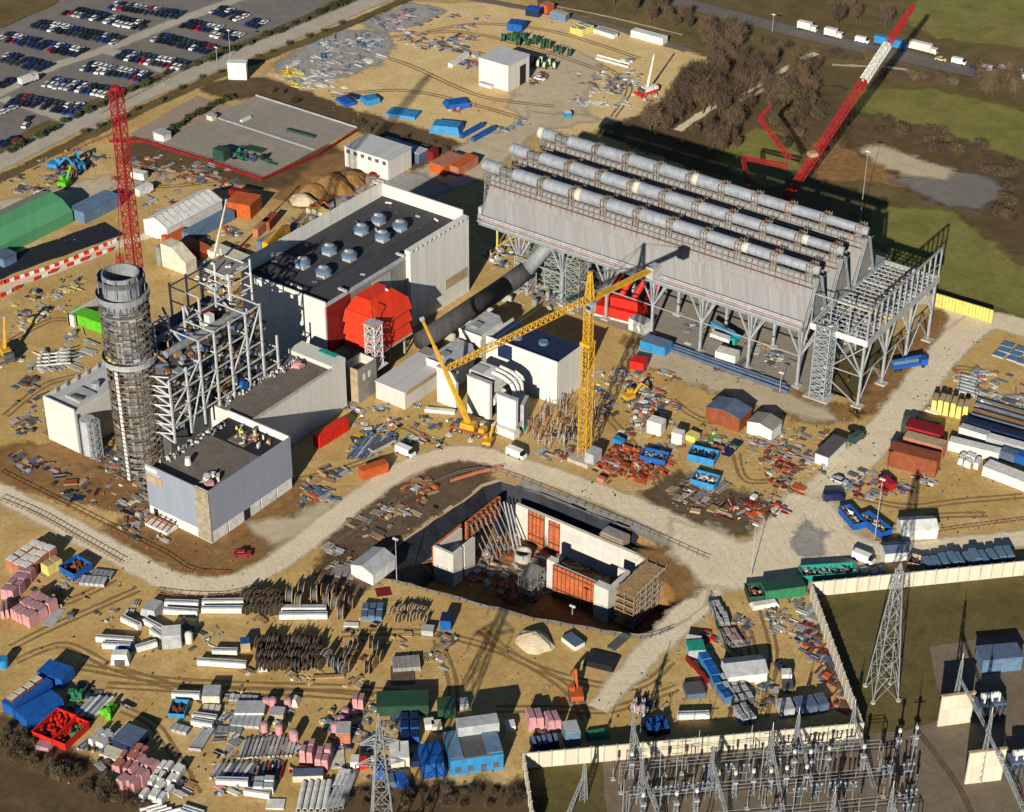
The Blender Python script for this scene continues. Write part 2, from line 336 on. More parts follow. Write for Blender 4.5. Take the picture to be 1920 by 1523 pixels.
# patches of stored gravel, clay, dark earth, pale tracks
for nm,pts,mt,z in [
 ('grey_stockyard_ground',[(520,130),(600,75),(640,60),(720,65),(730,85),(700,120),(640,140),(560,150)],gravel,.065),
 ('grey_stockyard_ground',[(690,40),(780,8),(830,20),(770,45),(720,60)],gravel,.07),
 ('clay_ground',[(1510,300),(1545,262),(1600,290),(1650,320),(1700,350),(1620,335),(1540,335)],clay,.065),
 ('pale_sand_ground',[(1618,285),(1640,278),(1720,300),(1780,325),(1760,335),(1700,325)],palesand,.07),
 ('grey_gravel_ground',[(1690,338),(1760,325),(1830,332),(1880,355),(1830,385),(1770,380)],asphalt,.068),
 ('scrub_ground',[(1340,112),(1480,150),(1640,180),(1600,210),(1500,290),(1420,330),(1300,310),(1130,245),(1210,215),(1300,150)],scrubg,.045),
 ('scrub_ground',[(1600,215),(1760,240),(1920,300),(1930,470),(1880,470),(1800,390),(1700,350),(1600,285)],scrubg,.0475),
 ('green_field_ground',[(1600,170),(1760,172),(1930,215),(1930,300),(1760,240),(1610,205)],greenf,.05),
 ('green_field_ground',[(1740,-30),(1950,-30),(1950,90),(1760,70),(1700,40)],greenf,.05),
 ('green_bank_ground',[(1350,290),(1420,245),(1480,260),(1500,330),(1430,350),(1380,320)],greenf,.055),
 ('green_bank_ground',[(1640,390),(1780,400),(1930,520),(1930,590),(1860,570),(1745,530),(1640,450)],greenf,.055),
 ('clay_ground',[(560,345),(600,300),(640,290),(690,320),(640,360),(580,390),(520,370)],clay,.085),
 ('pale_sand_ground',[(780,330),(900,260),(960,250),(1000,215),(1110,225),(1010,240),(900,330),(820,360)],palesand,.062),
 ('pale_sand_ground',[(960,200),(1010,120),(1060,90),(1120,120),(1080,190),(1100,225),(1000,235)],palesand,.05),
 ('pale_sand_ground',[(0,380),(80,370),(200,330),(200,370),(120,400),(0,430)],palesand,.06),
 ('clay_ground',[(0,850),(120,830),(200,870),(280,930),(250,960),(100,920),(0,900)],clay,.06),
 ('clay_ground',[(1180,640),(1330,690),(1480,735),(1600,775),(1540,790),(1400,745),(1240,690)],clay,.06),
 ('pale_sand_ground',[(1200,650),(1300,680),(1500,755),(1560,790),(1450,765),(1300,712),(1190,670)],palesand,.066),
 ('clay_ground',[(1610,772),(1660,735),(1735,665),(1785,600),(1765,585),(1735,610),(1640,720)],clay,.06),
 ('gravel_heap_ground',[(1492,1012),(1518,988),(1538,1004),(1532,1030),(1500,1036)],gravel,.175),
 ('dark_dirt_ground',[(640,980),(720,930),(850,868),(910,872),(900,905),(800,960),(700,1035),(640,1030)],darkdirt,.07),
 ('dark_dirt_ground',[(1220,930),(1270,895),(1350,925),(1440,950),(1430,985),(1380,998),(1300,985),(1240,955)],darkdirt,.07),
 ('clay_ground',[(1215,1040),(1262,1030),(1290,1060),(1310,1095),(1270,1120),(1250,1075)],clay,.1),
 ('clay_ground',[(280,960),(400,1025),(560,905),(600,930),(480,1040),(410,1075),(330,1060),(200,1000)],clay,.045),
 ('pale_sand_ground',[(480,985),(560,975),(620,940),(570,1000),(500,1010)],palesand,.06),
 ('dark_dirt_ground',[(600,1060),(660,1030),(700,1080),(640,1120)],darkdirt,.06),
 ('grey_lorry_yard_ground',[(620,330),(700,325),(790,330),(830,355),(760,380),(680,400),(600,400)],gravel,.07)]:
    patch(nm,px(*pts),z,mt,1.2,3)
# highway and farm tracks
strip('highway_road',px((1050,-70),(1200,-15),(1330,18),(1500,62),(1650,97),(1800,130),(1930,150),(2100,190)),11,.07,mway,edge=.1)
strip('service_road',px((840,-10),(1000,18),(1130,45),(1240,80),(1290,95)),4.5,.075,mway,edge=.3)
strip('service_kerb_ground',px((1040,12),(1150,34),(1280,66)),1.2,.08,palesand,edge=.3)
strip('farm_track_road',px((1270,245),(1330,205),(1420,160),(1490,120),(1530,100)),3.2,.07,haul,edge=.5)
strip('farm_track_road',px((1390,190),(1450,158),(1510,122)),2.2,.075,palesand,edge=.5)
strip('track_road',px((1560,122),(1680,128),(1720,140)),2.2,.07,palesand,edge=.5)
# switchyard
SY=px((985,1425),(1610,1362),(1515,1108),(1920,1062),(2050,1050),(2050,1700),(960,1700))
patch('switchyard_grass_ground',SY,.055,sygrass,.05,20)
patch('switchyard_gravel_ground',px((1130,1425),(1300,1405),(1600,1378),(1700,1370),(1790,1340),(1760,1290),(1745,1215),(1920,1185),(2050,1180),(2050,1700),(1150,1700)),.075,yardg,.4,6)
strip('switchyard_track_road',px((1720,1370),(1800,1480),(1850,1600)),1.2,.085,darkdirt,edge=.1)
patch('scrub_ground',px((0,1352),(90,1400),(240,1482),(340,1560),(-200,1600),(-200,1290)),.06,scrubg,1.0,4)
patch('scrub_ground',px((640,1492),(735,1478),(800,1490),(900,1482),(985,1486),(1000,1600),(600,1600)),.06,scrubg,1.0,3)

# wheel ruts worn into the sand
for pts in ([(20,1215),(90,1180),(180,1140),(260,1105)],[(30,1240),(120,1210),(210,1250),(330,1290)],[(95,1140),(160,1115),(215,1085)],[(150,1250),(300,1275),(470,1285),(640,1290),(760,1300)],[(200,1285),(380,1295),(560,1300),(700,1310)],[(230,1330),(290,1360),(330,1420),(370,1490)],
 [(640,1190),(760,1185),(850,1195),(960,1230),(1060,1290),(1100,1350)],[(820,1200),(850,1290),(830,1380)],[(900,1180),(1000,1250),(1180,1290),(1260,1240)],[(930,1330),(1040,1330),(1150,1330),(1270,1290)],[(1430,1140),(1450,1220),(1440,1300),(1430,1345)],[(1400,1180),(1425,1260),(1470,1335)],
 [(1600,930),(1700,950),(1800,940),(1920,930)],[(1640,1000),(1740,970),(1850,965)],[(1760,700),(1800,690),(1860,700)],[(290,1040),(380,1060),(470,1010),(560,945)],[(420,1030),(500,1020),(580,960)],[(100,860),(180,900),(250,950)],[(640,85),(760,120),(900,180),(1040,200)],[(730,70),(860,60),(1000,90),(1120,130)],[(620,180),(760,170),(900,200),(1000,230)],[(800,60),(900,45),(1040,60),(1200,110)],[(1120,120),(1180,160),(1150,220)],
 [(20,640),(100,600),(170,610)],[(10,780),(90,720),(180,700)],[(220,330),(300,350),(400,340)],[(30,395),(120,380),(210,350)],[(1120,760),(1200,850),(1240,920)],[(1260,750),(1330,790),(1460,780)],[(1380,850),(1400,900),(1470,900)],[(760,800),(840,840),(900,850)],[(560,900),(640,880),(720,850)]):
    c=px(*pts)
    for o in (-.95,.95):
        q=[]
        for i,v in enumerate(c):
            d=c[min(i+1,len(c)-1)]-c[max(i-1,0)];d.normalize();q.append(v+Vector((-d.y,d.x,0))*o)
        strip('wheel_rut_track',q,.75,.0525+R.uniform(0,.0015),rut,edge=.12,soft=.5)
# ================================================================ air cooled condenser
galvp=panel('galvanised_bundle',(.25,.245,.24),1.15,30,.6,0,.86,.13,(.27,.2,.15))
corr=panel('white_cladding',(.68,.66,.6),1.5,30,.55,0,.72,.09,(.48,.43,.36))
greyclad=panel('grey_cladding',(.25,.275,.335),1.0,30,.5,0,.9,.05,(.3,.32,.37))
offwhite=panel('offwhite_cladding',(.6,.585,.53),.9,30,.6,0,.85,.06,(.48,.45,.4))
concp=panel('precast_concrete',(.62,.55,.42),2.6,5,.85,0,.75,.12,(.42,.37,.28))
concw=panel('cast_concrete',(.56,.53,.47),2.4,2.4,.85,0,.88,.1,(.4,.36,.3))
form=panel('formwork_face',(.5,.13,.045),1.1,1.35,.75,0,.5,.22,(.3,.09,.04))
roofd=plain('dark_roof_felt',(.05,.05,.058),.85,0,.3,.25,(.1,.1,.105));ductm=panel('lagged_duct',(.055,.053,.056),2.2,60,.8,0,.6,.2,(.14,.13,.12));roofh=panel('hall_roof_felt',(.055,.055,.063),2.2,34,.85,0,1.6,.25,(.09,.09,.095),True);redp=panel('red_sheet',(.66,.042,.014),1.25,40,.5,0,.62,.1,(.4,.02,.015))
roofb=plain('brown_roof_felt',(.15,.125,.105),.9,0,.3,.25,(.25,.22,.19))
roofl=panel('pale_roof_sheet',(.5,.5,.5),1.3,60,.6,0,.78,.1,(.4,.4,.4),True)
def acc():
    t=thing('air_cooled_condenser','long grey air cooled condenser on tall legs with three rows of silver steam pipe','condenser',(0,68,0))
    x0,x1=-56,60.5
    m=MB();m.box(x0-1,x1,40.6,95,21.3,22.0,'steel')
    for x in range(-56,61,6): m.box(x-.25,x+.25,40.8,94.8,20.3,21.3,'steel')
    for y in (40.9,51.5,59.5,67,75.5,83,94.7): m.box(x0-1,x1,y-.25,y+.25,20.2,21.29,'steel')
    m.build('fan_deck',t)
    m=MB()
    for k,z in enumerate((22.6,23.3,24.0)): m.beam((x0-1,40.4,z),(x1,40.4,z),.22,('salmon','lgrey','lgrey')[k])
    for x in range(-57,61,2): m.beam((x,40.4,22),(x,40.4,24.1),.14,'lgrey')
    m.box(x0-1,x1,39.7,40.55,21.8,22.1,'lgrey');m.build('walkway',t)
    for k,yc in enumerate((47.6,62.6,78.6)):
        m=MB();P=[(-6.3,23.2),(6.3,23.2),(.9,35.4),(-.9,35.4)];V=[(x,yc+a,z) for x in (x0,x1) for a,z in P]
        m.add(V,[(0,1,2,3)[::-1],(4,5,6,7),(0,4,5,1)[::-1] if 0 else (0,1,5,4),(1,2,6,5),(2,3,7,6),(3,0,4,7)],galvp)
        for x in range(-56,62,9): # seams between cells stand proud
            m.beam((x,yc-6.4,23.2),(x,yc-.95,35.5),.1,'dconc');m.beam((x,yc+6.4,23.2),(x,yc+.95,35.5),.1,'dconc')
        m.box(x0,x1,yc-6.9,yc-6.2,22.0,23.6,'lgrey');m.box(x0,x1,yc+6.2,yc+6.9,22.0,23.6,'lgrey');m.build('tube_bundle',t)
        m=MB()
        for s in (-1,1):
            for z,o,c in ((33.2,3.0,'rust'),(34.6,2.5,'dconc'),(36.6,2.3,'dconc')):
                m.beam((x0,yc+s*o,z),(x1,yc+s*o,z),.16,c)
            for x in range(-56,61,2):
                m.beam((x,yc+s*2.7,31.6),(x,yc+s*2.2,37.0),.11,'dconc' if x%8 else 'rust')
                m.beam((x,yc+s*2.6,33.2),(x+2,yc+s*2.4,36.0),.09,'dconc')
            m.box(x0,x1,yc+s*2.3-.5,yc+s*2.3+.5,32.9,33.05,'dconc')
        m.build('scaffold_walkway',t)
        d=MB();d.cyl((-58,yc,38.0),(61,yc,38.0),1.35,'galv',14);d=d.build('steam_duct',t,True)
        n=10;L=(119.0)/n
        for i in range(n):
            a=-59.4+i*L;b=a+L*(.82 if i else .6);r=2.0 if i<6 else 2.0-.14*(i-5)
            s=MB();s.cyl((a,yc,38.1),(b,yc,38.1),r,'silver',18)
            if (i*7+k*3)%5==1: s.cyl((a-.1,yc,38.1),(a+1.8,yc,38.1),r+.04,'cream',18)
            [s.cyl((a+(b-a)*f-.09,yc,38.1),(a+(b-a)*f+.09,yc,38.1),r+.05,'steel',18) for f in (.03,.25,.5,.75,.97)];s=s.build('duct_section',d)
            g=MB();gx0,gx1=b+.1,a+L-.1
            for x in (gx0,(gx0+gx1)/2,gx1):
                for s2 in (-1,1): g.beam((x,yc+s2*2.1,34.5),(x,yc+s2*2.1,39.9),.16,'rust' if x==gx0 else 'dconc')
                g.beam((x,yc-2.1,39.6),(x,yc+2.1,39.6),.15,'wood')
            for s2 in (-1,1):
                g.beam((gx0,yc+s2*2.1,39.3),(gx1,yc+s2*2.1,39.3),.13,'wood');g.beam((gx0,yc+s2*2.1,37.2),(gx1,yc+s2*2.1,39.3),.1,'dconc')
            g.box(gx0,gx1,yc-1.9,yc+1.9,36.5,36.65,'wood' if i%3 else 'conc');g.build('joint_scaffold',d)
        e=MB()
        for s2 in (-1,1):
            for k2 in range(2): e.beam((x1+.5+k2*.5,yc+s2*6.4,22.2),(x1+.5+k2*.5,yc+s2*.9,36),.36,'steel')
        for z in (25,28,31): e.beam((x1+.5,yc-6.4*(36-z)/13.8,z),(x1+.5,yc+6.4*(36-z)/13.8,z),.22,'steel')
        e.build('end_frame',t)
        e=MB();e.box(x0-1.6,x0-.4,yc-6.2,yc+6.2,22.0,26,'lgrey');e.lattice((x0-1.5,yc,22),(x0-1.5,yc,37),3,2,5,.22,'steel');e.build('end_frame',t)
    for x in (-43,-26,-9,8,25.5,42.4,59.3):
        for y in (43.7,59.6,75.6,91.8):
            m=MB();m.beam((x,y,0),(x,y,21),.75,'galv');m.box(x-1.3,x+1.3,y-1.3,y+1.3,0,.5,'conc')
            for dx,dy in ((5.6,0),(-5.6,0),(0,5.6),(0,-2.4),(-3.6,4),(3.6,4)):
                m.beam((x,y,10.5),(x+dx,y+dy,20.6),.42,'galv')
            m.build('leg',t)
    m=MB()
    for x in (-43,-26,-9,8,25.5,42.4):
        m.beam((x,43.7,10.5),(x+17,43.7,10.5),.3,'galv');m.beam((x,91.8,10.5),(x+17,91.8,10.5),.3,'galv')
    m.build('bracing',t)
acc()
def platform():
    t=thing('wind_wall_platform','open grey steel grid platform with tall railing frame at the right end of the condenser','platform',(71,68,0))
    x0,x1,y0,y1,z=61.6,79.6,44.3,92.5,22
    m=MB()
    for x in [x0+.3+i*1.74 for i in range(11)]: m.beam((x,y0,z-.2),(x,y1,z-.2),.26,'lgrey')
    for i in range(21): m.beam((x0,y0+.3+i*2.38,z-.25),(x1,y0+.3+i*2.38,z-.25),.3 if i not in (8,14) else .6,'lgrey')
    for y,mt in ((61,'pyellow'),): m.box(x0,x1,y-.4,y+.4,z,z+.25,mt)
    m.build('grid_deck',t)
    m=MB();m.box(x0,x1+.4,y0-.5,y0,z-1.3,z+.6,'white');m.box(x1,x1+.5,y0,y1,z-1.6,z+.6,'lgrey');m.box(x0-.5,x0,y0,y1,z-1.2,z+.4,'galv');m.box(x0,x1,y1,y1+.5,z-1.2,z+.4,'galv')
    m.build('edge_girder',t)
    m=MB()
    for i in range(13):
        y=y0+i*(y1-y0)/12;m.beam((x1,y,z),(x1,y,z+10.3),.42,'galv')
    m.beam((x1,y0,z+10.3),(x1,y1,z+10.3),.5,'galv');m.beam((x1,y0,z+5.2),(x1,y1,z+5.2),.25,'galv')
    m.build('railing_frame',t)
    m=MB()
    for i in range(4):
        x=x0+i*(x1-x0)/3;m.beam((x,y0,z),(x,y0,z+10.3),.3,'galv')
        if i<3: m.beam((x,y0,z),(x+6,y0,z+10.3),.2,'galv')
    m.beam((x0,y0,z+10.3),(x1,y0,z+10.3),.36,'galv');m.build('railing_frame',t)
    for y in (44.3,60,75.8,91.9):
        for x in (79.2,62.5):
            if x<70 and y<50: continue
            m=MB();m.beam((x,y,-1.5 if x<70 else 0),(x,y,21),.7,'galv')
            if x>70:
                m.box(x-1.6,x+1.6,y-1.4,y+1.4,-.2,.6,'conc')
                for dy in (-5,5):
                    if y0-1<y+dy<y1+1: m.beam((x,y,10.5),(x,y+dy,20.5),.4,'galv')
                m.beam((x,y,10.5),(x-5.5,y,20.5),.4,'galv')
            m.build('leg',t)
    m=MB()
    for y in (44.3,60,75.8):
        m.beam((79.2,y,10.2),(79.2,y+15.8,10.2),.28,'galv');m.beam((79.2,y,1),(79.2,y+7.9,10.2),.28,'galv');m.beam((79.2,y+15.8,1),(79.2,y+7.9,10.2),.28,'galv')
    m.beam((63,44.3,10.2),(79.2,44.3,10.2),.28,'galv')
    for a,b in (((79.2,44.3,10.2),(69,44.3,20)),((69,44.3,10.2),(79.2,44.3,20)),((69,44.3,6),(79.2,44.3,0))): m.beam(a,b,.3,'galv')
    m.build('bracing',t)
platform()
m=MB();m.lattice((67.6,42.4,0),(67.6,42.4,25),4.6,4.6,12,.3,'galv')
for i in range(12):
    z=1+i*2;m.box(65.6,69.6,41+(i%2)*1.5,42.4+(i%2)*1.5,z,z+.12,'steel');m.beam((65.7,42.4,z),(69.5,42.4,z+2),.7,'lgrey')
t=thing('stair_tower','square grey steel stair tower standing at the front right corner of the condenser','stair tower',(67.6,42.4,0));m.build('stair_flights',t)
m=MB();m.box(63.5,71.5,39.6,45.2,0,.5,'conc');m.build('base',t)
# ================================================================ turbine hall
def hall():
    t=thing('turbine_hall','tall white turbine hall with dark flat roof and eight round blue vents','building',(-73,-2,0))
    x0,x1,y0,y1,h=-90,-57,-35.5,32.5,24.6
    m=MB();m.box(x0,x1,y0,y1,0,h-.5,corr);m.build('wall',t)
    m=MB();m.box(x0+.5,x1-.1,y0+.5,y1-.5,h-.49,h-.2,roofh);rf=m.build('roof',t)
    m=MB()
    m.box(x0,x0+.5,y0,y1,h-.5,h+4.6,corr);m.box(x0+.5,x1,y1-.5,y1,h-.5,h+4.2,corr);m.box(x0+.5,x1+.3,y0,y0+.5,h-.5,h+1.3,corr)
    m.box(x1-.3,x1+.35,y0+.5,2,h-.5,h+.5,'lgrey');m.build('parapet',t)
    m=MB();m.box(x1+.05,x1+2.2,2.5,y1,0,h+2.6,corr)
    for i in range(13): m.beam((x1+1.9,3.5+i*2.3,h+1.0),(x1+2.5,3.5+i*2.3,h+2.7),.35,'lgrey')
    m.box(x1+2.2,x1+2.3,20,y1-1,6,9.5,'tan');m.build('side_wall',t)
    m=MB();m.box(x1+.05,x1+.4,y0+.6,-24,8,h-.6,'dred');m.box(x1+.05,x1+.4,-24,2.4,8,h-.6,'dconc');m.box(x1+.4,x1+.6,-14,-5,16,h-1.5,'lgrey');m.build('side_cladding',t)
    for y in (-26,1.6): m=MB();m.beam((x1-2.5,y,h+1.0),(x1+.8,y,h+1.0),.7,'lgrey');m.build('gutter_arm',t)
    for k,(cx,cy) in enumerate(((-78,15.8),(-69.8,16.4),(-78,7.2),(-69.7,7.5),(-77.3,-9.2),(-69.8,-8.6),(-78.2,-20.6),(-69.4,-21.2))):
        v=MB();v.box(cx-1.6,cx+1.6,cy-1.6,cy+1.6,h-.2,h+1.0,'lgrey');v.cyl((cx,cy,h+1.0),(cx,cy,h+2.4),2.0,'gblue',16)
        v.cyl((cx,cy,h+1.2),(cx,cy,h+2.1),2.5,'gblue',16,2.5)
        v=v.build('roof_vent',t)
        c=MB();c.cyl((cx,cy,h+2.1),(cx,cy,h+2.9),2.5,'lblue' if 0 else 'slate',16,1.5);c.cyl((cx,cy,h+2.9),(cx,cy,h+3.2),1.5,'galv',16,.3);c.cyl((cx-.5,cy-.6,h+2.95),(cx-.5,cy-.6,h+3.3),.6,'white',8);c.build('vent_cowl',v,False)
    m=MB()
    for i in range(26):
        a,b=R.uniform(x0+2,x1-3),R.uniform(y0+2,y1-3);m.obox((a,b),(1,R.uniform(-1,1)),R.uniform(.5,2.2),R.uniform(.3,.9),h-.2,h+R.uniform(.0,.5),R.choice(['white','lgrey','dgrey','slate','dgrey','dgrey']))
    tag(m.build('roof_clutter',rf),kind='stuff')
hall()
# red air intake
def intake():
    t=thing('air_intake_house','bright red air intake house with three tiers of hoods beside the turbine hall','air intake',(-50,-19,0))
    x0,x1,y0,y1=-55.8,-45.6,-27.6,-10.5
    m=MB();m.box(x0,x1,y0,y1,8.5,20.3,redp);m.build('casing',t)
    m=MB();P=[(x0,y0,20.3),(x1,y0,20.3),(x1,y1,20.3),(x0,y1,20.3),(x0+.3,y0+4.5,23.2),(x1-4.2,y0+4.5,23.2),(x1-4.2,y1-2.5,23.2),(x0+.3,y1-2.5,23.2)]
    m.hexa(P,redp);m.build('roof',t)
    for k in range(3):
        z=17.0-k*4.1
        m=MB();a=1.5
        m.add([(x0,y0-a,z),(x1-.6,y0-a,z),(x1-.6,y0,z+3.7),(x0,y0,z+3.7),(x0,y0,z),(x1-.6,y0,z)],[(0,1,2,3),(4,5,1,0),(0,3,4),(1,5,2)],redp);m.build('intake_hood',t)
        m=MB();m.add([(x1+a,y0+1,z),(x1+a,y1,z),(x1,y1,z+3.7),(x1,y0+1,z+3.7),(x1,y0+1,z),(x1,y1,z)],[(0,1,2,3),(4,5,1,0),(0,3,4),(1,5,2)],redp);m.build('intake_hood',t)
    m=MB()
    for x in (x0+1,x1-1):
        for y in (y0+1,(y0+y1)/2,y1-1): m.beam((x,y,0),(x,y,8.5),.5,'galv')
    m.box(x0-.5,x1+1.5,y0-1.2,y1,7.9,8.4,'conc');m.build('support_frame',t)
    m=MB();m.cyl((-50,-15,21.5),(-50,-15,24),.5,'white',8);m.cyl((-50,-15,24),(-49.3,-15,24.6),.5,'black',8);m.build('exhaust_pipe',t)
intake()
m=MB();m.lattice((-43.2,-30,7),(-43.2,-30,21),3.6,3.6,4,.25,'white')
for z in (9,13,17,21): m.box(-45.4,-41,-32.2,-27.8,z,z+.2,'lgrey')
t=thing('intake_stair_tower','slim white steel stair tower on a single column in front of the red intake','stair tower',(-43.2,-30,0));m.build('stair_flights',t)
m=MB();m.beam((-43.2,-30,0),(-43.2,-30,7),1.1,'lgrey');m.box(-46,-40.4,-33,-27,6.7,7,'white');m.build('column',t)
m=MB();m.beam((-43.2,-29,20.9),(-43.2,-29,25),.2,'orange');m.beam((-43.2,-29,25),(-45.5,-29,25.6),.2,'orange');m.build('davit',t)
# small grey block between hall and shed
t=thing('switch_house','small roofless grey concrete block with two lit windows beside the stair tower','building',(-43,-37,0))
m=MB();m.box(-46,-45.6,-41.5,-33,0,11.5,concw);m.box(-40.4,-40,-41.5,-33,0,11.5,'dconc');m.box(-45.6,-40.4,-41.5,-41.1,0,11.5,'tan');m.box(-45.6,-40.4,-33.4,-33,0,11.5,concw);m.box(-45.6,-40.4,-41.1,-33.4,0,8.5,'brown');m.build('wall',t)
for k in (0,1):
    m=MB();m.box(-40,-39.92,-39.3+k*2.4,-38.2+k*2.4,7.0,9.2,'white');m.build('window',t)
# low annex with brown roof + terrace
def annex():
    t=thing('boiler_annex','long low building with brown roof and cream wall in front of the boiler frame','building',(-50,-75,0))
    m=MB();m.box(-57.5,-41.6,-84.6,-45,0,15.6,offwhite);m.build('wall',t)
    m=MB();m.box(-57.2,-41.9,-84.6,-51.5,15.61,15.85,roofb);rf=m.build('roof',t)
    m=MB();m.box(-41.9,-41.55,-84.6,-51,15.6,16.4,'conc');m.build('parapet',t)
    m=MB();m.box(-58,-41.5,-51,-44.9,15.61,17,offwhite);m.box(-50,-44,-47,-45.2,17.01,17.5,'teal');m.build('terrace',t)
    m=MB()
    for i in range(95):
        y=-84+i*.34;x=-54.4+R.uniform(-1.2,1.6)+ (0 if i<60 else 1.5);m.obox((x,y),(R.uniform(-1,1),R.uniform(-1,1)),R.uniform(.35,.8),.35,15.86,15.86+R.uniform(.3,1.0),R.choice(['white','lgrey','dgrey','white','steel']))
    tag(m.build('roof_clutter',rf),kind='stuff')
annex()
for nm,lb,x,y,z,c in (('insulation_bale','pink insulation bale on the brown annex roof near its far end',-50.5,-55.5,15.9,'pink'),('insulation_bale','pink insulation bale lying in the roof well of the grey clad building',-37.5,-89.5,13.8,'pink')):
    m=MB()
    for i in range(7): m.obox((R.uniform(-1.2,1.2),R.uniform(-1.2,1.2)),(R.uniform(-1,1),R.uniform(-1,1)),1.8,1.2,0,.7+R.uniform(0,.9),c)
    single(nm,m,lb,'insulation',(x,y,z))
# grey clad building
def greyb():
    t=thing('control_building','grey clad building with open dark roof and white base panels by the road bend','building',(-38,-101,0))
    x0,x1,y0,y1,h=-50,-27.6,-117.2,-85.2,16.6
    m=MB();m.box(x0,x1,y0,y1,0,h-2.2,'conc');m.build('wall',t)
    m=MB();m.box(x0,x1-4.6,y0-.3,y0,3.2,h,greyclad);m.box(x1,x1+.3,y0-.0,y1,3.6,h,greyclad);m.box(x0,x1-.01,y1-.4,y1,h-2.2,h+.2,'white');m.build('cladding',t)
    m=MB();m.box(x1-4.6,x1+.35,y0-.35,y0-.02,.3,h-.2,plain('bare_insulation',(.3,.25,.16),.9,0,.5,.6,(.6,.58,.5)));m.box(x1-4.6,x1+.1,y0-.01,y0+.3,h-2.2,h,'conc');m.build('unclad_corner',t)
    m=MB();m.box(x0+.9,x0+6,y0-.42,y0-.31,h-5.4,h-3,'tan');m.box(x0+.6,x0+5.4,y0-.42,y0-.31,h-2.8,h-1.7,'lgrey');m.box(x0+.4,x0+4.6,y0-.6,y0-.31,h-1.5,h-.4,'white');m.build('wall_opening',t)
    m=MB();m.box(x0,x1+.2,y0-.25,y0-.02,0,3.1,'white');m.build('base_panel',t)
    for i in range(5):
        m=MB();a=y0+i*6.4;m.box(x1+.0,x1+.25,a+.05,a+5.9,0,3.5,'white');m.build('base_panel',t)
    m=MB();m.box(x1+.26,x1+.32,y0+12.2,y0+14.6,0,3.4,'black');m.build('door',t)
    m=MB();m.box(x0+1.6,x0+3.2,y0-.32,y0-.26,0,2.8,'black');m.build('door',t)
    m=MB();m.box(x0+.3,x1-.2,y0+.3,y1-10,h-2.19,h-1.9,roofb);m.box(x0+.3,x1-.2,y1-10,y1-.4,h-2.19,h-1.99,'black');m.box(-42,-36,y1-9,y1-3,h-1.98,h-1.7,roofb);rf=m.build('roof',t)
    m=MB()
    for i in range(60):
        m.obox((x0+R.uniform(.5,3),y0+3+R.uniform(0,26)),(R.uniform(-1,1),1),R.uniform(.4,1),.4,h-1.9,h-1.9+R.uniform(.2,1.2),R.choice(['lgrey','white','dgrey','steel']))
    for i in range(22): m.obox((R.uniform(-46,-31),y1-R.uniform(1,9)),(R.uniform(-1,1),1),R.uniform(.4,1.4),.5,h-1.9,h-1.5+R.uniform(.0,1),R.choice(['lgrey','white','wood','pyellow','dgrey']))
    tag(m.build('roof_clutter',rf),kind='stuff')
    m=MB();m.cyl((-42.5,-109,h-1.9),(-42.5,-109,h+.2),.95,'white',12,.7);m.build('roof_cap',rf)
    m=MB()
    for i in range(10): m.obox((-32+R.uniform(-2.4,1.5),-112+R.uniform(-2.5,2.5)),(R.uniform(-1,1),1),R.uniform(1,2.4),R.uniform(.8,1.5),h-1.9,h-1.3+R.uniform(.0,1),R.choice(['white','lgrey','white','pink','cream']))
    m.build('wrapped_pallets',rf)
greyb()
t=thing('loading_ramp','low white ramp with rust coloured rails against the front of the grey clad building','ramp',(-44,-122,0))
m=MB();m.box(-47.5,-39.5,-122,-117.9,0,.9,'white');m.build('ramp_base',t)
m=MB()
for x in (-47.2,-45.3,-43.4,-41.5,-39.8): m.beam((x,-122,.9),(x,-117.9,2.4),.22,'rust')
for z in (1.6,2.4): m.beam((-47.3,-119.8,z),(-39.7,-119.8,z),.25,'rust')
m.build('rails',t)
# white store on the left
def store():
    t=thing('pump_house','white windowless box building behind the chimney at the left','building',(-93,-98,0))
    m=MB();m.box(-99.4,-87,-108.2,-84,0,13.6,offwhite);m.build('wall',t)
    m=MB();m.box(-99,-87.4,-107.8,-84.4,13.61,13.8,roofl);rf=m.build('roof',t)
    m=MB();m.box(-99.4,-87,-108.2,-107.8,13.61,14.6,offwhite);m.box(-99.4,-99,-107.8,-84,13.61,14.6,offwhite);m.build('parapet',t)
    for i in range(5):
        m=MB();m.box(-98.9,-98.5,-104+i*4,-103.4+i*4,13.81,16,'steel');m.build('vent_pipe',rf)
    m=MB();m.box(-95,-89,-104,-98,13.81,14.4,'lgrey');m.cyl((-92,-95,13.81),(-92,-95,15.2),1.2,'galv',10);m.obox((-91,-103),(1,.2),4,1,14.4,15,'dgrey');m.build('roof_units',rf)
    m=MB();m.cyl((-84.5,-106,0),(-84.5,-106,11.5),2.2,'lgrey',16);m.beam((-86.5,-108,0),(-86.5,-108,13),.35,'galv');m.lattice((-81,-107,0),(-81,-107,13),2.4,2.4,6,.2,'galv');m.build('pipe_rack',t)
store()
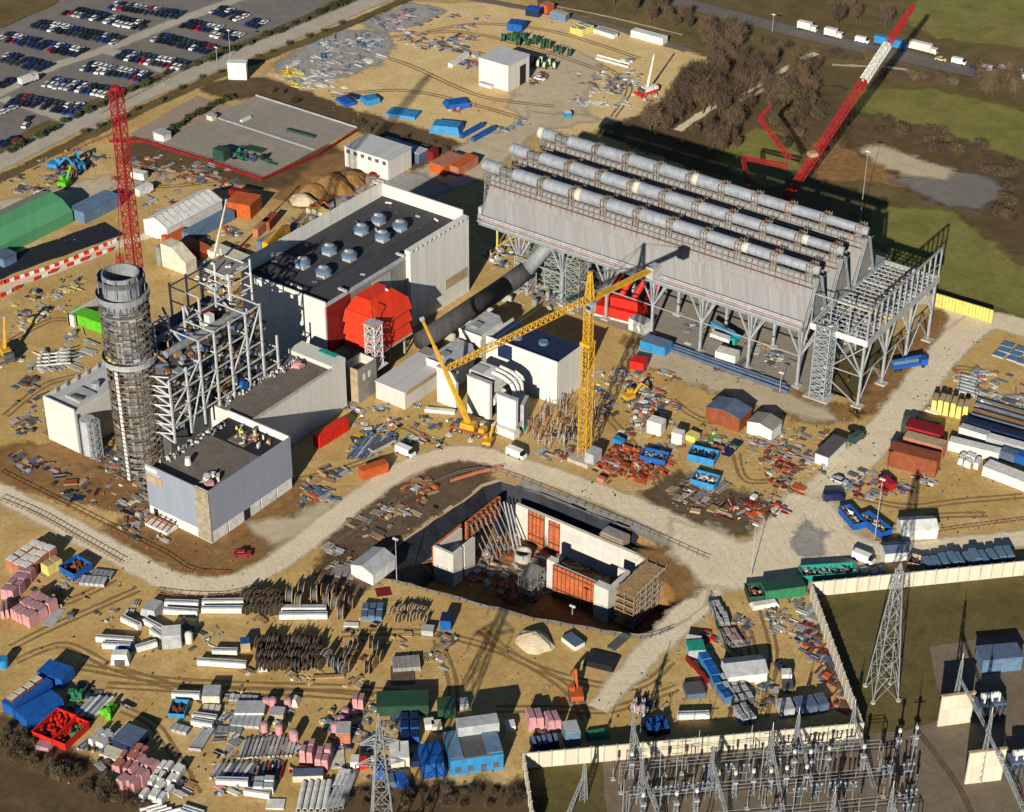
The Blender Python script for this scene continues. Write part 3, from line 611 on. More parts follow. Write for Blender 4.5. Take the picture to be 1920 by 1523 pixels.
# chimney with scaffold
def chimney():
    cx,cy=-66.6,-103.5
    t=thing('chimney','tall round chimney wrapped in brown scaffolding with an open grey steel top','chimney',(cx,cy,0))
    m=MB();m.cyl((cx,cy,0),(cx,cy,52),4.5,'dconc',24);m.build('shaft',t,False)
    m=MB();n=24
    def ring(r,ri,za,zb,mt):
        for i in range(n):
            a=2*math.pi*i/n;b=2*math.pi*(i+1)/n
            p=[(cx+math.cos(t2)*rr,cy+math.sin(t2)*rr,z) for z in (za,zb) for rr,t2 in ((ri,a),(r,a),(r,b),(ri,b))]
            m.hexa(p,mt)
    ring(5.0,4.6,50,62.5,'gblue' if 0 else 'steel');m.cyl((cx,cy,51.0),(cx,cy,51.2),4.65,'black',24);m.build('flue',t)
    m=MB();ring(6.2,5.05,60.2,60.6,'slate');ring(6.3,6.2,60.6,61.8,'dgrey')
    for i in range(12):
        a=2*math.pi*i/12;m.beam((cx+6.2*math.cos(a),cy+6.2*math.sin(a),57.5),(cx+6.2*math.cos(a),cy+6.2*math.sin(a),62.8),.2,'steel')
    m.build('top_walkway',t)
    m=MB();ring(7,5,55.4,55.8,'steel');ring(7.1,7.0,55.8,57.2,'steel');m.build('upper_walkway',t);m=MB();ring(6.8,5,51.5,51.8,'dconc');m.build('lower_walkway',t)
    m=MB();ring(7.4,4.6,36.4,36.9,'lgrey');ring(7.5,7.35,36.9,38.0,'galv')
    for a in (-2.2,-1.9,-1.6): m.box(cx+5.6*math.cos(a)-.5,cx+5.6*math.cos(a)+.5,cy+5.6*math.sin(a)-.5,cy+5.6*math.sin(a)+.5,36.9,38.6,'pyellow')
    m.build('mid_walkway',t)
    def scaf(r,za,zb,nm,cols):
        m=MB();k=20
        for i in range(k):
            a=2*math.pi*i/k;b=2*math.pi*(i+1)/k
            for rr in (r,r-1.3): m.beam((cx+rr*math.cos(a),cy+rr*math.sin(a),za),(cx+rr*math.cos(a),cy+rr*math.sin(a),zb),.12,'brown')
            z=za+1
            while z<zb:
                m.beam((cx+r*math.cos(a),cy+r*math.sin(a),z+.9),(cx+r*math.cos(b),cy+r*math.sin(b),z+.9),.09,'dconc')
                if R.random()<.8:
                    p=[(cx+math.cos(t2)*rr,cy+math.sin(t2)*rr,zz) for zz in (z,z+.12) for rr,t2 in ((r-1.3,a),(r,a),(r,b),(r-1.3,b))];m.hexa(p,R.choice(cols))
                if R.random()<.4:
                    p=[(cx+math.cos(t2)*rr,cy+math.sin(t2)*rr,zz) for zz in (z,z+R.choice([.3,.5,.9])) for rr,t2 in ((r-.06,a),(r,a),(r,b),(r-.06,b))];m.hexa(p,R.choice(cols))
                if R.random()<.3: m.beam((cx+r*math.cos(a),cy+r*math.sin(a),z),(cx+r*math.cos(b),cy+r*math.sin(b),z+2),.09,'dconc')
                z+=2
        m.build(nm,t)
    scaf(6.5,0,36.4,'scaffold',['brown','dconc','steel','brown','dconc','tan']);scaf(6.5,37.5,54.5,'scaffold',['dconc','steel','lgrey','brown','slate','steel'])
    m=MB()
    for i in range(26): m.box(cx+1.0,cx+2.0,cy-6.95,cy-6.7,1+i*1.35,1+i*1.35+.95,'white')
    m.build('white_ladder_guard',t)
chimney()
# boiler steel frame
def frame():
    t=thing('boiler_steelwork','open pale steel frame of the boiler rising beside the chimney','steel frame',(-64,-80,0))
    ys=[-102,-95.5,-90,-84,-78,-71.5,-65.5,-59.5];xs=[-54.2,-65,-76]
    top={(0,i):40 for i in range(7)};top[(0,0)]=33;top[(0,1)]=34;top[(0,2)]=39.5;top[(0,7)]=27
    for i in range(8): top[(1,i)]=44 if 0<i<7 else 32;top[(2,i)]=45 if i>3 else 30
    for xi,x in enumerate(xs):
        for yi,y in enumerate(ys):
            m=MB();m.beam((x,y,0 if xi else 13),(x,y,top[(xi,yi)]),.5,'psteel');m.build('column',t)
    m=MB()
    for z in (18,23,28,33,39.5,44):
        for xi,x in enumerate(xs):
            for i in range(7):
                if min(top[(xi,i)],top[(xi,i+1)])>=z-.6 and R.random()<(.95 if xi==0 else .6): m.beam((x,ys[i],z),(x,ys[i+1],z),.34,'psteel')
        for i in range(8):
            for a in (0,1):
                if min(top[(a,i)],top[(a+1,i)])>=z-.6 and (i in (0,1,7) or R.random()<.6): m.beam((xs[a],ys[i],z),(xs[a+1],ys[i],z),.32,'psteel')
    m.build('floor_beam',t)
    m=MB()
    for i,(za,zb) in ((0,(18,23)),(0,(23,28)),(1,(13,28)),(1,(28,34)),(2,(18,28)),(4,(23,33)),(5,(28,39))):
        m.beam((xs[0],ys[i],za),(xs[0],ys[i+1],zb),.32,'psteel')
    m.build('diagonal_brace',t);m=MB()
    for z in (13,16,19,22,25,28,31):
        m.beam((xs[0],ys[0],z),(xs[0]-5.4,ys[0]-.2,z+1.5),.3,'white');m.beam((xs[0]-5.4,ys[0]-.2,z+1.5),(xs[1],ys[0],z),.3,'white');m.beam((xs[0]-5.4,ys[0]-.2,z+1.5),(xs[0],ys[0],z+3),.3,'white')
    m.beam((xs[1],ys[0],10),(xs[1],ys[0],34),.5,'white');m.build('side_brace',t)
    m=MB()
    m.box(-76,-65,-66,-57,44.6,44.9,'dconc')
    for x,y in ((-76,-66),(-70,-66),(-65,-66),(-76,-57),(-65,-57)): m.beam((x,y,20),(x,y,R.uniform(45,48)),.4,'white')
    for z in (38,42,45): 
        for a,b in (((-76,-66),(-65,-66)),((-76,-57),(-65,-57)),((-76,-66),(-76,-57)),((-65,-66),(-65,-57))): m.beam((*a,z),(*b,z),.3,'white')
    for i in range(26):
        x,y,z=R.uniform(-76,-65),R.uniform(-66,-57),R.choice([36,40,44.9]);m.obox((x,y),(R.choice([0,1]),1),R.uniform(.6,2.6),R.uniform(.3,.8),z,z+R.uniform(.2,1.4),R.choice(['white','lgrey','white','dgrey','rust','slate']))
    m.build('top_platform',t)
    for nm,b in (('boiler_casing',[(-75.5,-57.5,-100.5,-64,0,35,'dgrey')]),('steam_drum',[])):
        m=MB()
        for q in b: m.box(*q)
        if nm=='steam_drum':
            for x in (-60,-67): m.cyl((x,-97,36.6),(x,-67,36.6),1.1,'steel',12)
            for i in range(14): m.cyl((-57.5-R.uniform(0,16),-98+i*2.3,35),(-57.5-R.uniform(0,16),-98+i*2.5+R.uniform(-3,3),R.uniform(37,43)),.35,R.choice(['steel','lgrey','dgrey','wood']),8)
        else:
            for i in range(240): # valves, boards and pipework standing off the casing
                y=R.uniform(-101,-62);z=R.uniform(14,35);m.box(-57.4,-57.3+R.uniform(.2,2.4),y,y+R.uniform(.4,3),z,z+R.uniform(.2,1.2),R.choice(['dgrey','steel','brown','lgrey','dconc','wood','slate','black']))
            for i in range(70):
                y=R.uniform(-101,-64);x=R.uniform(-73,-57);m.obox((x,y),(R.uniform(-1,1),1),R.uniform(.8,4),R.uniform(.4,1.2),35,35+R.uniform(.3,2.4),R.choice(['brown','tan','lgrey','wood','dconc','black','slate']))
        m.build(nm,t)
    m=MB();m.cyl((-53.8,-74,17.5),(-55.6,-74,17.5),1.35,'blue',14);m.build('blue_fan',t)
    for b_,c_ in (((-66,-63,-77,-74,35,39),'dred'),((-62.5,-60.5,-79,-77,35,40),'white'),((-64,-62,-88,-85,35,37),'blue')): m=MB();m.box(*b_,c_);m.build('equipment_box',t)
    for i in range(5):
        m=MB();x=-86+i*1.9
        m.cyl((-80.5,-96+i*4,8),(-66,-96+i*4,22+i*1.5),2.6,'tan',10);m.build('duct_stub',t) if i in(0,2) else None
frame()
# steam duct and grey acoustic boxes
t=thing('exhaust_duct','fat dark grey steam duct running from the hall towards the condenser','duct',(-42,16,0))
m=MB();m.cyl((-42.3,-9,5),(-42.3,36,5),3.0,ductm,20);m.build('duct_barrel',t,True)
m=MB();m.cyl((-42.3,36,5),(-38.5,41.5,9),3.0,ductm,20);m.cyl((-38.5,41.5,9),(-32,49,20.5),2.4,'steel',16);m.build('duct_bend',t,True)
m=MB()
for y in (-6,4,14,24,34): m.box(-45.6,-39,y-.4,y+.4,0,2.6,'conc')
m.build('saddle',t)
for k,(x0,x1,y0,y1,h,lb) in enumerate(((-31.5,-22.5,-20,-5,8.2,'nearer grey acoustic box with white stepped edge beside the dark duct'),(-32,-24,-3,11,10.2,'farther grey acoustic box with cut corner beside the dark duct'))):
    t=thing('acoustic_enclosure',lb,'enclosure',((x0+x1)/2,(y0+y1)/2,0),'grey boxes beside the exhaust duct')
    m=MB();m.prism([(x0,y0),(x1,y0),(x1,y1-3),(x1-3,y1),(x0,y1)],0,h,offwhite,'lgrey');m.build('wall',t)
    m=MB();m.box(x0,x1,y0-.3,y0-.02,h-.6,h+.5,'white');m.box(x1+.02,x1+.4,y0,y1-3,h-1.1,h+.3,'white');m.build('roof_edge',t)
    m=MB();m.box(x0+2,x0+4.5,y0+3,y0+6,h,h+.9,'steel');m.build('roof_hatch',t)
# long low shed
t=thing('cable_shed','long low pale shed with grey roof in front of the red intake','shed',(-32,-25,0))
m=MB();m.box(-38,-27,-36,-15,0,5.8,concw);m.build('wall',t)
m=MB();m.box(-38.2,-26.8,-36.2,-14.8,5.81,6.1,roofl);m.box(-38,-27,-16,-12,6.11,6.4,'dconc');m.build('roof',t)
m=MB();m.box(-26.75,-26.4,-36,-15,5.2,6.2,'tan');m.beam((-26.5,-36,5.6),(-26.5,-15,5.6),.3,'wood');m.build('eaves_board',t)
# central white building
def central():
    t=thing('transformer_hall','white sheeted box building with dark roof beside the yellow tower crane','building',(-5,-1,0))
    x0,x1,y0,y1,h=-18.5,7.2,-7.6,6,13.6
    m=MB();m.box(x0,x1,y0,y1,0,h,corr);m.build('wall',t)
    m=MB();m.box(x0+.4,x1-.4,y0+.4,y1-.4,h,h+.2,'navy');m.build('roof',t)
    m=MB();m.box(x0,x1,y0,y0+.4,h,h+1.1,corr);m.box(x0,x0+.4,y0+.4,y1,h,h+1.1,'white');m.box(x1-.4,x1,y0+.4,y1,h,h+.6,corr);m.build('parapet',t)
    for a,b in ((-3,0),(-11,-2)):
        m=MB();m.cyl((a,b,h+.2),(a,b,h+1.1),1.5,'gblue',12);m.build('roof_vent',t)
    m=MB();m.box(-14,-9,-7.9,-7.62,9.5,14.2,'navy');m.build('louvre',t)
    # sloped concrete skirt
    m=MB()
central()
for k,(a,b,lb) in enumerate((((820,690),(853,700),'pale firewall panel left of the yellow mobile crane boom'),((882,704),(912,722),'tall pale wall with grey cap between the ducts'),((935,740),(964,752),'tall white wall on a white plinth nearest the road'))):
    h=(12,12.5,12)[k];p=W(*a,h);q=W(*b,h);d=(q-p);d.z=0
    t=thing('firewall',lb,'wall',(p.x,p.y,0),'white firewalls of the transformer bays')
    m=MB();c=(p+q)/2;m.obox((c.x,c.y+.6),(1,0),d.length+1,1.2,0,h,corr);m.build('slab',t)
    m=MB();m.obox((c.x,c.y+.6),(1,0),d.length+1.3,1.5,h+.01,h+.35,'lgrey');m.build('coping',t)
    if k==2:
        m=MB();m.obox((c.x,c.y-.4),(1,0),d.length+2.5,2.6,0,2.4,'white');m.build('plinth',t)
    if k==1:
        m=MB();m.obox((c.x-3.2,c.y+3.6),(0,1),7,.8,0,h-1.5,corr);m.build('side_wall',t)
t=thing('air_duct_cluster','white box of ducts with three curved pipes over the transformer bay','ducts',(-10,-20,0))
m=MB();p=W(915,695,12);m.obox((p.x,p.y),(1,0),9,6,7.5,12.2,'white');m.obox((p.x-2,p.y-1.2),(1,0),4,4,10,12.6,'lgrey');m.build('plenum',t)
for i in range(3):
    m=MB();y=p.y-1.8+i*1.9;r=.62
    pts=[(p.x+3,y,13.4),(p.x+7,y,13.0),(p.x+9.5,y,12.0),(p.x+10.6,y,10.2),(p.x+10.8,y,7)]
    for a,b in zip(pts,pts[1:]): m.cyl(a,b,r,'white',10)
    m.build('curved_pipe',t)
m=MB();m.obox((p.x+13.5,p.y-3),(.35,-.94),5.5,4.0,0,8.6,'lgrey');m.obox((p.x+13.5,p.y-3),(.35,-.94),6.2,4.8,0,.8,'teal');m.build('grey_cabinet',t)
m=MB();m.box(p.x+2,p.x+9,p.y-2.4,p.y+3,0,6,'black');m.cyl((p.x+4,p.y-4,5),(p.x+4,p.y+2,5),1.6,'white',10);m.build('transformer_tank',t)
m=MB();m.beam((-14,-26,.4),(-22,-30,.4),1.4,'white');single('white_beam',m,'long white beam lying in front of the pale firewall','beam',(0,-3))
# ================================================================ excavation works
def basin():
    t=thing('concrete_basin','half built white concrete basin with orange formwork standing in the open pit','basin',(45,-68,-11))
    zb,zt=-11,-.3
    def wall(x0,x1,y0,y1,zt=zt,mt=concw):
        m=MB();m.box(x0,x1,y0,y1,zb,zt,mt);m.build('wall',t)
    def fw_(x0,x1,y0,y1,z0,z1):
        m=MB();m.box(x0,x1,y0,y1,z0,z1,form)
        n=int(max(x1-x0,y1-y0)/1.3)
        for i in range(n+1):
            if x1-x0>y1-y0: a=x0+i*(x1-x0)/n;m.box(a-.09,a+.09,y0-.22,y0,z0,z1+.2,'rust')
            else: a=y0+i*(y1-y0)/n;m.box(x1,x1+.22,a-.09,a+.09,z0,z1+.2,'rust')
        for z in (z0+1.2,z0+3.2,z1-1): 
            if x1-x0>y1-y0: m.box(x0,x1,y0-.36,y0-.22,z-.12,z+.12,'brown')
            else: m.box(x1+.22,x1+.36,y0,y1,z-.12,z+.12,'brown')
        m.build('formwork_panel',t)
    wall(26.5,69.5,-55.2,-54.2);fw_(31,36.2,-55.5,-55.21,zb,-.4);fw_(37.8,41.2,-55.5,-55.21,zb,-.8)
    wall(50,63.5,-70.8,-69.9,zt=-1.0);fw_(50,63.3,-71.2,-70.81,zb,-.8);wall(63.4,67.8,-72.2,-69.9);wall(66.9,67.8,-69.9,-62)
    wall(64.5,66.9,-62.8,-62);wall(68.6,69.5,-62,-55.2);wall(47.5,49.9,-70.6,-68.6)
    wall(20,26.6,-83.6,-82.8);wall(20,20.8,-82.8,-72,zt=-1.0);wall(25.8,26.6,-82.8,-79.5);wall(25.8,26.6,-78.6,-74);wall(20.8,25.8,-82.8,-75,zt=-4)
    m=MB();m.box(19.6,19.99,-83.6,-71,zb,-.5,form);m.build('formwork_panel',t)
    m=MB();m.box(21,21.5,-71,-56,-6,.6,form)
    for i in range(8): m.box(21.5,22.1,-71+i*2.1,-70.7+i*2.1,-6,.8,'rust')
    for z in (-4,-2,0): m.box(21.5,21.9,-71,-56,z-.15,z+.15,'brown')
    m.build('formwork_panel',t)
    for i in range(8):
        m=MB();y=-70+i*1.9;m.beam((22,y,-.2),(29,y-.8,-10.8),.22,'steel');m.build('raking_prop',t)
    for i in range(3):
        m=MB();m.beam((23+i*1.2,-56,-.5),(31+i*1.5,-62,-10.8),.3,'lgrey');m.build('raking_prop',t)
    m=MB();n=16
    for i in range(n):
        a,b=2*math.pi*i/n,2*math.pi*(i+1)/n
        m.hexa([(34.5+r*math.cos(q),-63+r*math.sin(q),z) for z in (-11,-8.2) for r,q in ((1.9,a),(2.4,a),(2.4,b),(1.9,b))],'conc')
    m.build('shaft_ring',t)
    m=MB()
    for z in range(-11,0,2):
        m.box(69.6,75.5,-72,-57,z+1.6,z+1.75,'wood' if z%4 else 'brown')
        for y in range(-72,-56,2): m.beam((75.4,y,z+1.7),(75.4,y+2,z+2.7),.1,'lgrey')
    for y in range(-72,-56,3):
        for x in (69.8,72.5,75.4): m.beam((x,y,-11),(x,y,1.2),.16,'steel')
    for x in (69.8,72.5,75.4):
        for z in (-9,-7,-5,-3,-1,.8): m.beam((x,-72,z),(x,-57,z),.1,'tan')
    for z in (-9,-7,-5,-3,-1): m.beam((69.7,-72.1,z),(75.5,-72.1,z),.22,'wood')
    m.build('scaffold',t)
    m=MB()
    for i in range(120):
        a=R.uniform(0,1);x=45+R.gauss(0,1.7);y=-74+R.gauss(0,2.2);z=-11+R.uniform(0,6)
        m.beam((x,y,z),(x+R.uniform(-1.5,1.5),y+R.uniform(-1.5,1.5),z+R.choice([0,0,1.6])),.13,R.choice(['lgrey','conc','steel','wood','dconc']))
    for x in (43,45,47):
        for y in (-77,-74,-71): m.beam((x,y,-11),(x,y,-3),.14,'steel')
    for z in (-9,-7,-5,-3.4): m.box(42.8,47.2,-77,-71,z,z+.1,'dconc')
    m.build('scaffold',t)
    m=MB();m.box(53,60,-53.4,-50,-2.5,.9,'dconc')
    for k in range(4): m.box(52.8,60.2,-53.9,-50,-2.2+k*.8,-2.05+k*.8,'wood')
    m.build('scaffold',t)
basin()
def debris(label,pts,n,cols,smin=.4,smax=2.2,z=.05,hmax=.9,flat=.5,lng=.5,name='debris'):
    poly=px(*pts) if isinstance(pts[0][0],(int,float)) and not isinstance(pts[0],Vector) else pts
    xs=[p[0] for p in poly];ys=[p[1] for p in poly];m=MB();k=0;n=int(n*1.7)
    def inside(x,y):
        c=False;j=len(poly)-1
        for i in range(len(poly)):
            if (poly[i][1]>y)!=(poly[j][1]>y) and x<(poly[j][0]-poly[i][0])*(y-poly[i][1])/(poly[j][1]-poly[i][1])+poly[i][0]: c=not c
            j=i
        return c
    base=R.uniform(0,3.1);cen=[]
    while len(cen)<max(3,n//16):
        x,y=R.uniform(min(xs),max(xs)),R.uniform(min(ys),max(ys))
        if inside(x,y): cen.append((x,y,R.uniform(.9,2.6)))
    for _ in range(n*30):
        if k>=n: break
        x,y=R.uniform(min(xs),max(xs)),R.uniform(min(ys),max(ys))
        if R.random()<.85: x,y,sg=R.choice(cen);x+=R.gauss(0,sg);y+=R.gauss(0,sg)
        if not inside(x,y): continue
        s=R.uniform(smin,smax);q=R.choice([0,0,1.57,1.57,.12,base,R.uniform(0,3.1)]);d=(math.cos(q),math.sin(q))
        h=R.uniform(.08,hmax)*(1 if R.random()>flat else .25);c=R.choice(cols)
        if R.random()<lng: # sorted lengths lying side by side on bearers
            kk=R.choice([1,3,4,5,6]);sp=R.uniform(.22,.5);w=sp*.6
            for j in range(kk):
                if k>=n: break
                k+=1;a=x-d[1]*sp*j+R.uniform(-.15,.15)*d[0];b=y+d[0]*sp*j;m.beam((a,b,z+h*.5+.08),(a+d[0]*s*2*R.uniform(.85,1.05),b+d[1]*s*2,z+h*.5+.08),w,c if R.random()<.8 else R.choice(cols))
        else: k+=1;m.obox((x,y),d,s,s*R.uniform(.3,.9),z,z+h,c,.04)
    o=m.build(name);return tag(o,label,'site debris',None,'stuff')
o=debris('timbers, mesh and formwork scraps strewn over the pit floor',[Vector(p) for p in ((23,-81,0),(48,-78,0),(48,-60,0),(62,-62,0),(62,-57,0),(24,-57,0))],300,['wood','brown','dconc','tan','rust','lgrey','steel','conc','form' if 0 else 'rust'],.5,2.6,-11,1.2)
o=debris('rust coloured formwork panels heaped on the pit floor near its front slope',[Vector(p) for p in ((36,-80,0),(45,-82,0),(44,-75,0),(36,-75,0))],70,['rust','salmon','brown','orange'],.8,2.4,-11,1.4)
# ================================================================ cranes
def tower_crane():
    b=W(1095,862);zj=51.5
    t=thing('tower_crane','tall yellow lattice tower crane with long jib standing in the middle of the site','crane',b)
    p=Vector((b.x,b.y,0))
    m=MB();m.box(p.x-3.4,p.x+3.4,p.y-3.4,p.y+3.4,0,1.2,'conc');m.build('base_slab',t)
    m=MB();m.box(p.x+1.6,p.x+4.6,p.y-2.2,p.y+2,1.2,4.4,'lgrey');m.build('ballast_block',t)
    m=MB();m.lattice(p+Vector((0,0,1.2)),p+Vector((0,0,38)),2.7,2.7,12,.2,'yellow');m.build('mast',t)
    m=MB();m.lattice(p+Vector((0,0,38)),p+Vector((0,0,zj)),1.9,1.9,7,.2,'yellow');m.box(p.x-1.6,p.x+1.6,p.y-1.6,p.y+1.6,37.6,38.6,'yellow');m.build('mast',t)
    q=W(840,693,zj);r=W(1226,494,zj);d=(q-p);d.z=0;L1=d.length;d.normalize();top=p+Vector((0,0,zj))
    m=MB();a=top+d*1.5;e=top+d*L1;n=Vector((-d.y,d.x,0));u=Vector((0,0,1.7));k=26
    for s in (-1,1): m.beam(a+n*s*.8,e+n*s*.6,.22,'yellow')
    m.beam(a+u,e+u*.8,.25,'yellow')
    for i in range(k):
        f0,f1=i/k,(i+1)/k;A=a.lerp(e,f0);B=a.lerp(e,f1);M=a.lerp(e,(f0+f1)/2)+u*.95
        for s in (-1,1): m.beam(A+n*s*.75,M,.17,'yellow');m.beam(M,B+n*s*.7,.17,'yellow')
        m.beam(A+n*.75,A-n*.75,.17,'yellow')
    m.build('jib',t)
    L2=(r-top);L2.z=0;L2=L2.length
    m=MB();e2=top-d*L2
    for s in (-1,1): m.beam(top+n*s*.9,e2+n*s*.9,.42,'yellow')
    for i in range(12): f=i/11;A=top.lerp(e2,f);m.beam(A+n*.9,A-n*.9,.22,'yellow')
    m.obox(((top.x+e2.x)/2,(top.y+e2.y)/2),d,L2*.9,1.2,zj-.1,zj+.1,'yellow');m.build('counter_jib',t)
    for i in range(3):
        m=MB();c=e2+d*(1+i*1.25);m.obox((c.x,c.y),d,1.05,2.6,zj-2.6,zj+.8,'lgrey');m.build('counterweight',t)
    m=MB();m.lattice(top+Vector((0,0,.5)),top+Vector((0,0,8.5)),1.8,.6,4,.3,'yellow');m.build('tower_head',t)
    m=MB();hd=top+Vector((0,0,8.4));m.beam(hd,top+d*L1*.35+u,.12,'dgrey');m.beam(hd,top+d*L1*.75+u,.12,'dgrey');m.beam(hd,e2,.14,'dgrey');m.build('tie_bar',t)
    m=MB();c=top+n*1.9+d*1.2;m.obox((c.x,c.y),d,2.0,1.6,zj-2.2,zj+.2,'lgrey');m.obox((c.x+d.x*1.02,c.y+d.y*1.02),d,.1,1.4,zj-1.4,zj-.2,'navy');m.build('operator_cab',t)
tower_crane()
def wheels(t,c,d,off,r,n,mat='black',nm='wheel'):
    d=Vector((d[0],d[1],0)).normalized();nn=Vector((-d.y,d.x,0));c=Vector(c)
    for a in off:
        for s in (-1,1):
            m=MB();q=c+d*a+nn*s*n;m.cyl(q+Vector((0,0,r))-nn*.2,q+Vector((0,0,r))+nn*.2,r,mat,12);m.cyl(q+Vector((0,0,r))+nn*s*.2,q+Vector((0,0,r))+nn*s*.24,r*.5,'lgrey',8);m.build(nm,t)
def mobile(name,label,base,tip,zt,col,secs,d,chas,w=1.1,L=11):
    c=Vector((base.x,base.y,0));d=Vector((d[0],d[1],0)).normalized();n=Vector((-d.y,d.x,0))
    t=thing(name,label,'crane',c)
    m=MB();m.obox((c.x,c.y),d,L,2.8,.9,1.9,chas);m.build('carrier',t)
    m=MB();q=c+d*(L/2-1);m.obox((q.x,q.y),d,1.9,2.7,1.9,3.2,col,.15);m.build('driver_cab',t)
    m=MB();m.obox((c.x,c.y),d,4.6,3,1.95,3.6,col,.2);m.obox((c.x-d.x*3,c.y-d.y*3),d,1.8,2.9,1.95,3.3,'dgrey');m.build('superstructure',t)
    wheels(t,c,d,(-L*.36,-L*.2,L*.16,L*.34),.72,1.2)
    for s in (-1,1):
        for a in (-L*.42,L*.2):
            m=MB();q=c+d*a+n*s*3.4;m.beam(c+d*a+Vector((0,0,1.2)),q+Vector((0,0,1.0)),.45,chas);m.cyl(q,q+Vector((0,0,.25)),.95,'white',12);m.cyl(q+Vector((0,0,.2)),q+Vector((0,0,1.2)),.2,'lgrey',8);m.build('outrigger',t)
    p=c+Vector((0,0,3.2));e=Vector((tip.x,tip.y,zt))
    for i in range(secs):
        m=MB();m.beam(p.lerp(e,max(0,i/secs-.03)),p.lerp(e,(i+1)/secs),w*(1-.17*i),col if i!=9 else 'white');m.build('boom_section',t)
    m=MB();m.beam(p.lerp(e,.99),e+(e-p).normalized()*.8,w*.8,'lgrey');m.beam(e,e-Vector((0,0,2.4)),.12,'black');m.build('boom_head',t)
    return t
mobile('mobile_crane','yellow telescopic mobile crane with raised boom and white outrigger pads by the road bend',W(879,812),W(792,600,28),28,'yellow',4,(1,.2),'rust',1.25)
mobile('mobile_crane','white telescopic crane raised in the far sand yard near the woods',W(1213,178),W(1226,104,16.8),16.8,'white',3,(.3,1),'red',.9,10)
mobile('mobile_crane','yellow crane half cut off by the left picture edge with its boom down',W(12,672),W(8,600,9),9,'yellow',3,(-1,.4),'dgrey',1.0,9)
mobile('mobile_crane','thin beige crane boom rising behind the top of the boiler frame',W(398,520),W(424,378,24),24,'cream',4,(0,1),'white',.75,9)
def redL():
    b=Vector((-85,-82,0));e=W(217,168,103);t=thing('lattice_crane','tall red lattice crane boom rising straight up behind the chimney','crane',b)
    m=MB();m.lattice(b+Vector((0,0,3)),e,3.5,2.6,30,.22,'crane_red');m.build('boom',t)
    m=MB();q=b.lerp(e,.52)+Vector((-3.4,-2,0));m.lattice(b+Vector((-3.5,-2.5,3)),q,2.0,1.4,14,.16,'crane_red');m.build('back_mast',t)
    m=MB();m.beam(q,e,.13,'dred');m.beam(e,b+Vector((2.5,0,5)),.12,'dred');m.build('hoist_rope',t)
    m=MB();m.obox((b.x,b.y),(1,.3),8,4,1.2,4.2,'crane_red');m.build('machinery_house',t)
    for s in (-1,1):
        m=MB();m.obox((b.x,b.y+s*2.6),(1,0),9,1.3,0,1.3,'dgrey');m.build('crawler_track',t)
    m=MB();m.cyl(e,e+Vector((0,0,.9)),1.2,'crane_red',10);m.build('boom_head',t)
redL()
def redR():
    b=W(1466,402);p=Vector((b.x,b.y,4));e=W(1713,10,58);t=thing('lattice_crane','red and white lattice crane boom leaning away behind the condenser','crane',b)
    j1=p.lerp(e,.615);j2=p.lerp(e,.80)
    m=MB();m.lattice(p,j1,2.3,2.3,18,.25,'crane_red');m.build('boom_section',t)
    m=MB();m.lattice(j1,j2,2.3,2.2,9,.27,'white');m.build('boom_section',t)
    m=MB();m.lattice(j2,e,2.0,1.2,9,.22,'crane_red');m.build('boom_section',t)
    m=MB();s1=W(1393,296,21);s2=W(1478,312,17);m.lattice(s2,s1,1.4,1.0,8,.17,'crane_red');m.build('mast_strut',t)
    m=MB();m.lattice(s1,W(1404,352,17),1.2,.8,6,.16,'crane_red');m.build('mast_strut',t)
    m=MB();m.lattice(W(1482,300,18),W(1424,222,30),1.5,1.0,8,.16,'crane_red');m.lattice(W(1424,222,30),W(1446,196,34),1,.6,4,.14,'crane_red');m.build('mast_strut',t)
    m=MB();m.obox((b.x,b.y),(.4,1),9,4.2,1.3,5,'crane_red');m.build('machinery_house',t)
    for s in (-1,1):
        m=MB();m.obox((b.x+s*2.8,b.y),(.4,1),9.5,1.3,0,1.4,'dgrey');m.build('crawler_track',t)
    m=MB();c=p.lerp(e,.22);m.obox((c.x,c.y),(.5,.8),3,2.6,c.z+1.4,c.z+2.8,'tan');m.build('winch_platform',t)
redR()
